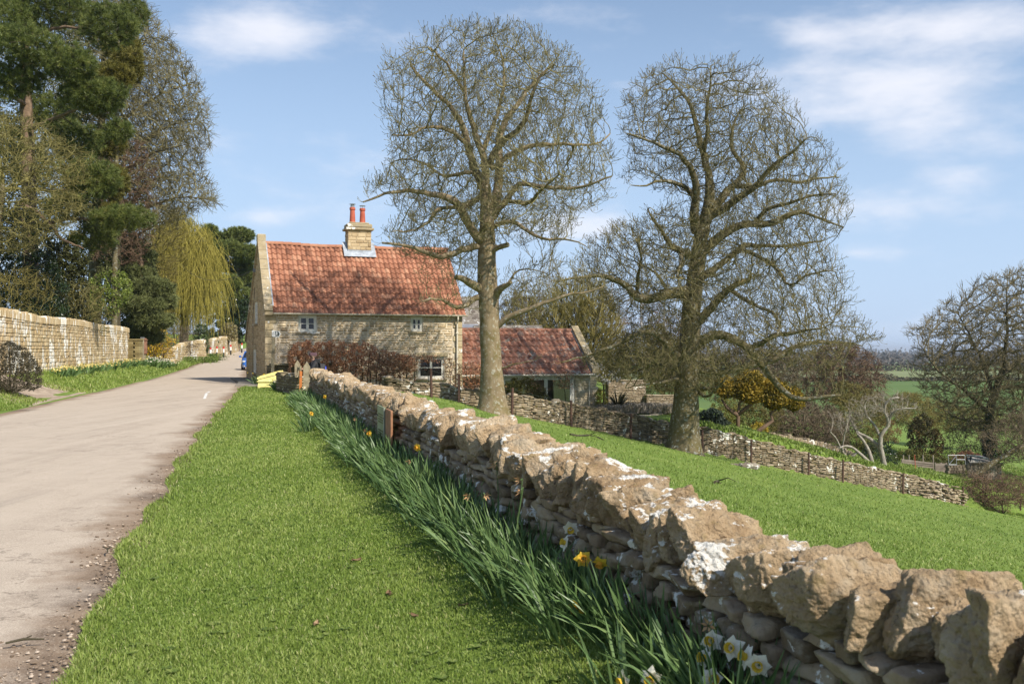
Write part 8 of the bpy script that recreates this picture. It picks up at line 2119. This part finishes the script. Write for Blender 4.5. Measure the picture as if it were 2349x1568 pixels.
    # flat rock in the grass
    o = ground(1708, 1072); root = thing('flat_rock', 'flat grey rock lying alone in the field grass below the tree', 'rock', o); v, f = rock((.62, .4, .13), rng_(550), 4, 9, .05); m = MB(); m.add(v + [0, 0, .06], f); m.build('rock', stone_mat('grey_rock', [(.2, (.12, .10, .08)), (.8, (.26, .22, .17))], .2, 3, lichen=.2, lich_scale=6), root, smooth=True)
    # fallen branch
    for i, (pts, lab) in enumerate((([(1308, 1000), (1325, 1003), (1352, 1001), (1372, 1006), (1385, 1012)], 'fallen crooked branch lying in the grass right behind the wall coping'), ([(1640, 1112), (1646, 1108), (1652, 1113)], 'short forked stick lying out in the open field'))):
        W = []
        for (x, y) in pts:
            p = ground(x, y, 6); W.append(p + [0, 0, .06])
        W = np.array(W); o = W[0].copy(); root = thing('fallen_branch', lab, 'branch', o); m = MB(); m.tube(W - o, np.linspace(.045, .015, len(W)), 6); m.build('branch', DARKWOOD, root); k = len(W) // 2; m = MB(); m.tube([W[k] - o, W[k] - o + [.2, -.3, .12], W[k] - o + [.35, -.5, .05]], [.02, .012, .005], 5); m.build('side_shoot', DARKWOOD, root)
allotment()
# ------------------------------------------------------------------ daffodils along the wall
DL = leafm('daffodil_leaf', [(.05, (.035, .07, .024)), (.4, (.088, .155, .05)), (.75, (.16, .24, .085)), (.97, (.27, .34, .13))], .42, .12, .45, .85)
PET_W = leafm('cream_petal', [(.1, (.72, .66, .50)), (.9, (.86, .83, .72))], .6, .25)
PET_Y = leafm('yellow_petal', [(.1, (.62, .36, .02)), (.9, (.78, .58, .06))], .6, .25)
PET_P = leafm('pale_yellow_petal', [(.1, (.66, .50, .12)), (.9, (.82, .74, .36))], .6, .25)
PET_D = leafm('withered_petal', [(.1, (.38, .19, .08)), (.9, (.58, .38, .2))], .8, .15)
TRUMP = leafm('orange_trumpet', [(.1, (.62, .28, .02)), (.9, (.75, .42, .05))], .6, .2)

def leaves(mb, o, n, rng, L=(.34, .52), W=.013, spread=.14, lean=(-.35, -.35), fan=.75):
    """arching strap leaves from a bulb clump at o"""
    az = rng.uniform(0, 2 * np.pi, n); r = spread * np.sqrt(rng.random(n))
    p = np.stack([r * np.cos(az), r * np.sin(az), np.zeros(n) - .02], 1) + o
    d = np.stack([np.cos(az) * fan * rng.random(n) + lean[0] * rng.uniform(.2, 1.6, n), np.sin(az) * fan * rng.random(n) + lean[1] * rng.uniform(.1, 1.5, n), np.ones(n)], 1); d /= np.linalg.norm(d, axis=1)[:, None]
    s = np.cross(d, rng.normal(size=(n, 3))); s /= np.linalg.norm(s, axis=1)[:, None]
    ln = rng.uniform(*L, n)[:, None]; w = (W * rng.uniform(.75, 1.3, n))[:, None]; droop = rng.uniform(.02, .26, n)[:, None] ** 1.3
    prof = [.75, 1.0, 1.0, .85, .08]; V = []
    for k in range(5):
        fold = np.cross(s, d) * w * .35
        V += [p - s * w * prof[k] * .5 + fold, p + s * w * prof[k] * .5 + fold]
        d = d + np.array([0, 0, -1.0]) * droop * (.4 + k * .6) + np.array([d[:, 0], d[:, 1], np.zeros(n)]).T * .06; d /= np.linalg.norm(d, axis=1)[:, None]
        p = p + d * ln / 4
    V = np.stack(V, 1).reshape(-1, 3); b = (np.arange(n) * 10)[:, None, None]
    f = np.array([[2 * j, 2 * j + 1, 2 * j + 3, 2 * j + 2] for j in range(4)])[None] + b
    mb.add(V, f.reshape(-1, 4), np.repeat(np.clip(rng.normal(.5, .2, n), 0, 1), 10))

def flower(parent, at, base, kind, rng, size=.045, face=None):
    """one bloom: stem, six petals and a trumpet"""
    o = np.array(parent.location)
    a, b = np.array(at) - o, np.array(base) - o
    f = np.array([-.5, -.75, .05]) + rng.normal(0, .35, 3) if face is None else np.array(face, float); f /= np.linalg.norm(f)
    st = MB(); mid = (a + b) / 2 + rng.normal(0, .02, 3); st.tube([b, mid, a - f * .03 + [0, 0, .012], a - f * .012], .0038, 5)
    u = np.cross(f, UP); u /= np.linalg.norm(u); v = np.cross(u, f); pm, tm = {'white': (PET_W, PET_Y), 'yellow': (PET_Y, TRUMP), 'dead': (PET_D, PET_D)}[kind]
    m = MB(); r0 = rng.uniform(0, 1)
    for k in range(6):
        an = r0 + k * math.pi / 3; e = math.cos(an) * u + math.sin(an) * v; t = np.cross(f, e); c = size * rng.uniform(.85, 1.1); bk = rng.uniform(-.25, .15) if kind != 'dead' else rng.uniform(.6, 1.2); w = .42 if kind != 'dead' else .2
        P0, P1, P2, P3 = a + e * .004, a + e * c * .5 + t * c * w + f * bk * c * .3, a + e * c + f * bk * c + rng.normal(0, .003, 3), a + e * c * .5 - t * c * w + f * bk * c * .3
        m.add([P0, P1, P2, P3, a + e * c * .55 + f * (bk * c * .3 + .003)], [[0, 1, 4], [1, 2, 4], [2, 3, 4], [3, 0, 4]], rng.uniform(.2, .9))
    fl = m.build('flower', pm, parent)
    if kind != 'dead':
        m = MB(); n = 10; rings = []
        for (h, r) in ((0, .28), (.25, .30), (.48, .42), (.44, .32)):
            for k in range(n): an = k * 2 * math.pi / n; rings.append(a + f * h * size + (math.cos(an) * u + math.sin(an) * v) * r * size)
        m.add(rings, [[i * n + k, i * n + (k + 1) % n, (i + 1) * n + (k + 1) % n, (i + 1) * n + k] for i in range(3) for k in range(n)], .6); m.build('trumpet', tm, fl)
    st.build('flower_stem', DL, fl)
    return fl

def clump_at(Y, off, n, rng, label, group=None, flowers=(), L=(.32, .5)):
    X = crest_x(Y) - off; z = gz(X, Y) + .02
    root = thing('daffodil_clump', label, 'daffodil', (X, Y, z), 0, group)
    mb = MB(); leaves(mb, np.zeros(3), n, rng, L, .0135 * (1 + .035 * max(0, Y - 6)), .12 + .002 * Y, (-.14, -.16))
    mb.build('leaves', DL, root)
    for (at, kind, size) in flowers: flower(root, at, (X + rng.normal(0, .04), Y + rng.normal(0, .04), z), kind, rng, size)
    return root

def daffodils():
    rng = rng_(601)
    fl = [  # photo position, offset from the wall's centre, kind, words
        (1308, 1212, .33, 'white', 'clump with one white bloom drooping against the wall below the coping'), (1296, 1244, .38, 'white', 'clump with a pair of white blooms just above the yellow ones'), (1338, 1281, .42, 'yellow', 'clump with a ruffled deep yellow bloom under the white pair'), (1376, 1290, .38, 'yellow', 'clump with a small orange yellow bloom close to the wall foot'),
        (1321, 1395, .55, 'yellow', 'clump with a single low yellow bloom at the leaf edge'), (1625, 1434, .36, 'dead', 'clump with a withered peach bloom above the lowest white flowers'), (1632, 1468, .36, 'white', 'clump with a ragged white bloom under the withered peach one'), (1616, 1508, .42, 'white', 'clump with a white bloom seen side-on low beside the grass'), (1678, 1485, .38, 'white', 'clump with a large white bloom turned towards the wall'), (1711, 1506, .38, 'white', 'clump with a half open white bloom next to the widest one'),
        (1741, 1524, .38, 'white', 'clump with the widest open white bloom and pale yellow cup'), (1632, 1556, .48, 'white', 'clump with a white and yellow bloom at the bottom edge'), (1493, 1556, .62, 'white', 'clump with a tilted white bloom low over the mown grass'), (1430, 1560, .70, 'white', 'clump with a pointed white bloom farthest out on the grass'), (1323, 1500, .60, 'dead', 'clump with a withered brownish bloom hidden among low leaves'),
        (941, 1057, .7, 'dead', 'clump with a withered peach bloom facing the mown grass'), (957, 1026, .6, 'yellow', 'clump with a small yellow and cream bloom above the leaf mass'), (1134, 1066, .36, 'dead', 'clump with a withered bud standing against the wall stones'), (1191, 1101, .36, 'dead', 'clump with two withered peach heads beside the wall'), (1192, 1124, .4, 'dead', 'clump with a pale peach head just below two withered ones'), (1114, 1136, .55, 'dead', 'clump with a drooping pinkish withered bloom in mid row'), (1074, 1137, .65, 'dead', 'clump with a flat withered bloom near the grass'),
        (847, 994, .6, 'yellow', 'clump with pale yellow blooms below the notice panel'), (838, 985, .65, 'dead', 'clump with peach withered blooms beside the pale yellow ones'), (816, 961, .6, 'dead', 'clump with a withered bloom at the height of the notice panel'), (745, 910, .6, 'yellow', 'clump with cream and yellow blooms half way to the gate'), (714, 948, .95, 'yellow', 'clump with a low yellow bloom at the grass edge toward the gate'), (697, 889, .6, 'white', 'clump with white blooms near the far end of the row')]
    used = []
    for (x, y, off, kind, lab) in fl:
        k = (x - CX) / F; D = (2.31 - off) / (k + .272); at = np.array([k * D, D, EYE + (HY - y) / F * D]); bx = off + rng.uniform(-.03, .05)
        X = crest_x(D + .06) - bx; root = None
        clump_at(D + .06, bx, 16 if D < 8 else 34, rng, 'daffodil ' + lab, None, [(at, kind, .052 if kind != 'dead' else .034)], (.28, .42) if D < 8 else (.32, .5))
        used.append((D, off))
    Y = 3.35; n = 0
    lab = 'dense daffodil clump without open flowers at the foot of the verge wall'
    while Y < 29.5:
        for off in ((.34, .50, .66) if Y > 5.5 and Y < 16 else ((.28, .40) if Y <= 5.2 else (.38, .62))):
            o = off + rng.normal(0, .05) + (.06 if Y > 12 else 0)
            clump_at(Y + rng.uniform(-.1, .1), o, int(np.interp(Y, [3, 8, 16, 30], [42, 46, 52, 60])) if off < .6 else 30, rng, lab, 'flowerless daffodil clumps along the verge wall', (), ((.30, .45) if Y < 6.5 else (.29, .46)) if off < .6 else (.24, .38)); n += 1
        Y += np.interp(Y, [3, 10, 30], [.27, .34, .55])
    print('clumps', n)
    # by the grit bin and under the tall wall
    def bed(name, label, pts, n, fn, kind, seed, L=(.3, .45), wz=None):
        rng = rng_(seed); b = pts[0]; root = thing(name, label, 'daffodils', b); mb = MB(); mw = max(.02, .0012 * b[1])
        fb = MB()
        for p in pts:
            leaves(mb, np.array(p) - b, n, rng, L, mw, .3, (0, -.1), .9)
            C = np.array(p) - b + np.stack([rng.normal(0, .35, fn), rng.normal(0, .3, fn), rng.uniform(L[0] * .8, L[1] * 1.02, fn)], 1)
            cards(fb, np.repeat(C, 3, 0) + rng.normal(0, .012, (fn * 3, 3)), .085, rng, rng.random(fn * 3), .8, np.array([.3, -.6, .3]))
        mb.build('leaves', DL, root); fb.build('flowers', {'y': PET_Y, 'w': PET_W, 'p': PET_P}[kind], root)
    G = lambda x, y, D: np.array([P(x, y, D)[0], D, gz(P(x, y, D)[0], D)])
    bed('daffodil_bed', 'yellow daffodils growing behind the yellow grit bin in the gable shade', [G(600, 0, 44.2), G(612, 0, 44.6)], 40, 5, 'y', 611, (.45, .62)); bed('daffodil_bed', 'white daffodils between the grit bin and the shaded stub wall', [G(650, 0, 39.8), G(657, 0, 38.6), G(647, 0, 38.8)], 60, 5, 'w', 612, (.4, .55))
    W = lambda t, off: np.array([-19.8 + (-26.6 + 19.8) * t + off * .97, 41.8 + (69.2 - 41.8) * t + off * .24, 0])
    def wl(ts, off): return [np.array([*W(t, off + .12 * math.sin(t * 40))[:2], gz(*W(t, off)[:2])]) for t in ts]
    bed('daffodil_bed', 'long drift of yellow daffodils under the nearer half of the tall wall', wl(np.linspace(.0, .50, 15), .75), 46, 13, 'p', 613); bed('daffodil_bed', 'drift of pale yellow daffodils under the far end of the tall wall', wl(np.linspace(.62, 1.0, 12), .7), 60, 9, 'p', 614, (.35, .5)); bed('daffodil_bed', 'bank of white flowered leaves below the parish notice board', [G(x, 0, D) for x, D in ((345, 73), (356, 74.5), (366, 75), (377, 76), (388, 77), (350, 71.5), (364, 72.5), (380, 74.5))], 90, 26, 'w', 615, (.45, .7))
    # leafy plants on the bank among the bollards
    for i, (x, D, r, h, lab) in enumerate(((492, 103, .9, .75, 'rank green weeds round the half buried bollard'), (478, 96, .8, .6, 'broad leaved weeds hanging down the bank toward the lane'), (425, 92, 1.2, .6, 'long grass and leaves under the speed sign'))):
        b = G(x, 0, D); root = thing('weed_clump', lab, 'weeds', b); rg = rng_(630 + i); mb = MB(); C = rg.normal(0, 1, (900, 3)) * [r * .6, r * .5, 0] + np.column_stack([np.zeros((900, 2)), rg.uniform(0, h, 900)]); cards(mb, C, .17, rg, rg.random(900), .5, np.array([0, -.2, .5])); mb.build('leaves', leafm('weed_leaf', [(.1, (.05, .09, .015)), (.5, (.12, .18, .03)), (.9, (.2, .26, .06))]), root)
daffodils()

# ------------------------------------------------------------------ grass
GR = leafm('grass_blade', [(.03, (.066, .105, .016)), (.35, (.172, .25, .042)), (.62, (.26, .33, .075)), (.85, (.37, .41, .135)), (.98, (.52, .48, .26))], .5, .3, .35, .88, .5)
def blades(name, X, Y, rng, h, w, keep_z=None, label=None):
    Z = H(X, Y) + .025; n = len(X)
    big = np.sin(X * 1.9 + 1.3 * np.sin(Y * .8)) * np.sin(Y * 1.5 - .7 * X) * .5 + np.sin(X * 5.1 - Y * 3.7) * .3
    hh = h * (1 + .35 * big) * rng.uniform(.55, 1.35, n); ww = w * rng.uniform(.7, 1.3, n)
    az = rng.uniform(0, 2 * np.pi, n); s = np.stack([np.cos(az), np.sin(az), np.zeros(n)], 1); a2 = rng.uniform(0, 2 * np.pi, n); le = rng.uniform(.1, .95, n)
    d = np.stack([np.cos(a2) * le, np.sin(a2) * le, np.ones(n)], 1); d /= np.linalg.norm(d, axis=1)[:, None]; B = np.stack([X, Y, Z], 1)
    M = B + d * (hh * .55)[:, None]; d2 = d + np.stack([np.cos(a2), np.sin(a2), np.zeros(n)], 1) * (le * .7)[:, None]; d2 /= np.linalg.norm(d2, axis=1)[:, None]; T = M + d2 * (hh * .5)[:, None]
    S = s * ww[:, None] / 2; V = np.stack([B - S, B + S, M + S * .8, M - S * .8, T], 1).reshape(-1, 3)
    t = np.clip(.43 + .13 * big + .12 * np.sin(X * .7 + 2 * np.sin(Y * .31)) * np.sin(Y * .55 + X * .2) + rng.normal(0, .17, n), 0, .9); st = rng.random(n) < .035; t[st] = rng.uniform(.9, 1, st.sum())
    b = np.arange(n)[:, None] * 5; mb = MB(); mb.add(V, b + [0, 1, 2, 3], np.repeat(t, 5)); mb.F3.append(b + [3, 2, 4]); mb.M3.append(np.zeros(n, int))
    tag(mb.build(name, GR), kind='stuff')

def grass():
    rng = rng_(701)
    # mown verge: as dense on the picture near as far
    def inv(n, y0, y1): return 1 / rng.uniform(1 / y1, 1 / y0, n)
    n = 330000; Y = inv(n, 3.2, 46); rx = road_x(Y); wx = np.where(Y < 30.5, crest_x(Y) - .25, rx + 3.2); X = rx + (wx - rx) * rng.uniform(0, 1, n) - .02
    e = X - rx; edge = .12 + .13 * np.sin(Y * 2.1) * np.sin(Y * .9 + 1) + .07 * np.sin(Y * 6.3) + rng.normal(0, .07, n); k = (e > edge) & ((Y < 42.5) | (rng.random(n) < .5)) & ~((Y > 42) & (X > cw(-1.5, 0)[0]))
    X, Y = X[k], Y[k]; blades('grass', X, Y, rng, .028 + .0008 * Y, .0036 + .0006 * Y)
    # shaggy fringe at the lane's edge
    n = 16000; Y = inv(n, 3.2, 44); X = road_x(Y) + np.abs(rng.normal(0, .12, n)) - .03 + .10 * (np.sin(Y * 2.1) * np.sin(Y * .9 + 1)); blades('grass', X, Y, rng, .045 + .0008 * Y, .0042 + .0006 * Y)
    # field beyond the wall
    n = 380000; Y = 1 / np.sqrt(rng.uniform(1 / 66 ** 1.6, 1 / 5 ** 1.6, n)) ** (2 / 1.6); X = crest_x(np.minimum(Y, 40)) + .3 + rng.uniform(0, 1, n) * (.56 * Y + 3 - crest_x(np.minimum(Y, 40))); k = (Y < fence_y(X) + .2); X, Y = X[k], Y[k]; k = np.hypot(X - crest_x(np.minimum(Y, 40)), 0) > .28; blades('grass', X[k], Y[k], rng, .035 + .0009 * Y[k], .004 + .00065 * Y[k])
    # lane's far side
    n = 60000; Y = inv(n, 22, 75); u = rng.uniform(0, 1, n) * 7.0; X = road_x(Y) - road_w(Y) - u - .05; uu = X - road_x(Y)
    fr = np.clip((uu + 5.2) / -8.8, 0, 1); Yd = 33.8 + 2.2 * fr; hwid = 3.0 * (.95 - .62 * sstep(fr, 0, .45)); k = (np.abs(Y - Yd) > hwid * 1.02) & (u > .1 + .15 * np.sin(Y * 1.3) + rng.normal(0, .1, n)); wallx = np.interp(Y, [25, 41.8, 69.2], [-15.6, -19.8, -26.6]); k &= X > wallx + .1; blades('grass', X[k], Y[k], rng, .07 + .0011 * Y[k], .004 + .0009 * Y[k])
    n = 34000; Y = rng.uniform(74, 128, n); u = rng.uniform(0, 1, n) * 5; X = road_x(Y) - road_w(Y) - u - .05; blades('grass', X, Y, rng, np.full(n, .3), np.full(n, .075))
    # rough ground in the garden and meadow behind the low wall
    n = 90000; X = rng.uniform(8, 50, n); Y = fence_y(X) + np.where(X > 29, -1, .25) + rng.uniform(0, 1, n) ** 2 * 34; blades('grass', X, Y, rng, np.full(n, .16), np.full(n, .07))
grass()

def loose_grit():
    rng = rng_(720); n = 2600; Y = 1 / rng.uniform(1 / 26, 1 / 3.6, n); X = road_x(Y) + .08 - np.abs(rng.normal(0, .13, n)) - .35 * rng.random(n) ** 2 * (np.sin(Y * 1.7) > 0); r = (.003 + .011 * rng.random(n) ** 3) * (1 + .03 * Y)
    D, Fc = ico(0); V = (D[None] * rng.uniform(.6, 1.3, (n, 12, 1)) * (r[:, None, None] * np.array([1, 1, .6]))) + np.stack([X, Y, np.full(n, .022) + r * .3], 1)[:, None]
    f = (Fc[None] + (np.arange(n) * 12)[:, None, None]).reshape(-1, 3); mb = MB(); mb.add(V.reshape(-1, 3), f, np.repeat(rng.random(n), 12)); tag(mb.build('gravel', mat('loose_grit', [(.1, (.13, .095, .065)), (.5, (.27, .205, .15)), (.9, (.46, .38, .3))], 3, .9)), kind='stuff')
    n = 900; Y = 1 / rng.uniform(1 / 22, 1 / 3.6, n); X = road_x(Y) + .25 + rng.uniform(0, 2.9, n); k = np.sin(X * 3.1 + Y) * np.sin(Y * 2.3) > .1; X, Y = X[k], Y[k]; m = len(X)
    C = np.repeat(np.stack([X, Y, H(X, Y) + .045], 1), 7, 0); a = np.tile(np.arange(7) * .9, m) + rng.normal(0, .3, 7 * m); s = np.repeat(rng.uniform(.018, .04, m), 7); d = np.stack([np.cos(a), np.sin(a), np.full(7 * m, .35)], 1); q = np.stack([-np.sin(a), np.cos(a), np.zeros(7 * m)], 1)
    V = np.stack([C, C + d * s[:, None] * .6 + q * s[:, None] * .28, C + d * s[:, None] * [1, 1, .8], C + d * s[:, None] * .6 - q * s[:, None] * .28], 1).reshape(-1, 3); mb = MB(); mb.add(V, np.arange(28 * m).reshape(-1, 4), np.repeat(rng.random(7 * m), 4)); tag(mb.build('turf_weeds', leafm('turf_weed', [(.1, (.06, .10, .018)), (.5, (.13, .19, .035)), (.9, (.24, .28, .08))])), kind='stuff')
loose_grit()

def litter():
    BRN = mat('dry_leaf', [(.2, (.16, .10, .055)), (.8, (.34, .235, .14))], 4, .6)
    rng = rng_(710)
    for (x, y) in ((725, 1452), (893, 1382), (951, 1434), (1062, 1410), (942, 1055), (935, 1030), (818, 1300)):
        p = ground(x, y); root = thing('fallen_leaf', 'dry brown leaf lying on the mown grass verge', 'leaf', (p[0], p[1], p[2] + .045), rng.uniform(0, 6), 'dry leaves scattered on the verge'); s = rng.uniform(.03, .045)
        m = MB(); n = 8; A = np.linspace(-1, 1, n); V = []
        for a in A: w = .5 * (1 - a * a) ** .7 + .02; V += [[a * s, -w * s, .35 * s * a * a + .01], [a * s, 0, .2 * s * a * a], [a * s, w * s, .35 * s * a * a + .014]]
        m.add(V, [[3 * i + j, 3 * i + 3 + j, 3 * i + 4 + j, 3 * i + 1 + j] for i in range(n - 1) for j in range(2)], rng.random()); m.build('blade', BRN, root); m = MB(); m.tube([(-s * 1.5, 0, .02), (-s * .9, 0, .25 * s)], .0015, 4); m.build('stalk', BRN, root)
    for (x, y, lab) in ((55, 2045 / 1.7437 + 325, 'short dark twig lying on the lane near the bottom edge'), (250, 1277, 'flattened bark scrap on the lane beside the gravelly verge edge')):
        p = ground(x, y); root = thing('twig', lab, 'twig', (p[0], p[1], p[2] + .05), rng.uniform(0, 3)); m = MB(); m.tube([(-.09, 0, .01), (0, .012, .016), (.1, -.01, .008)], [.006, .008, .004], 6); m.build('stick', DARKWOOD, root); m = MB(); m.tube([(0, .012, .016), (.04, .05, .02)], .004, 5); m.build('side_shoot', DARKWOOD, root)
    # daisies
    for (x, y) in ((680, 1004), (910, 1090), (893, 1096), (1084, 1102), (899, 1106), (1080, 1120), (1148, 1172), (636, 960), (1110, 1098)):
        p = ground(x, y); root = thing('daisy', 'small white daisy in the short grass beside the daffodils', 'daisy', (p[0], p[1], p[2] + .02), 0, 'daisies in the verge grass'); m = MB()
        for k in range(12):
            a = k * math.pi / 6; c, s = math.cos(a), math.sin(a); m.add([[0, 0, .045], [c * .01 - s * .004, s * .01 + c * .004, .047], [c * .016, s * .016, .049], [c * .01 + s * .004, s * .01 - c * .004, .047]], [[0, 3, 2, 1]], .8)
        m.build('petals', PET_W, root); m = MB(); m.tube([(0, 0, .044), (0, 0, .05)], .005, 6); m.build('eye', PET_Y, root); m = MB(); m.tube([(0, 0, 0), (0, 0, .044)], .001, 4); m.build('stalk', DL, root)
litter()
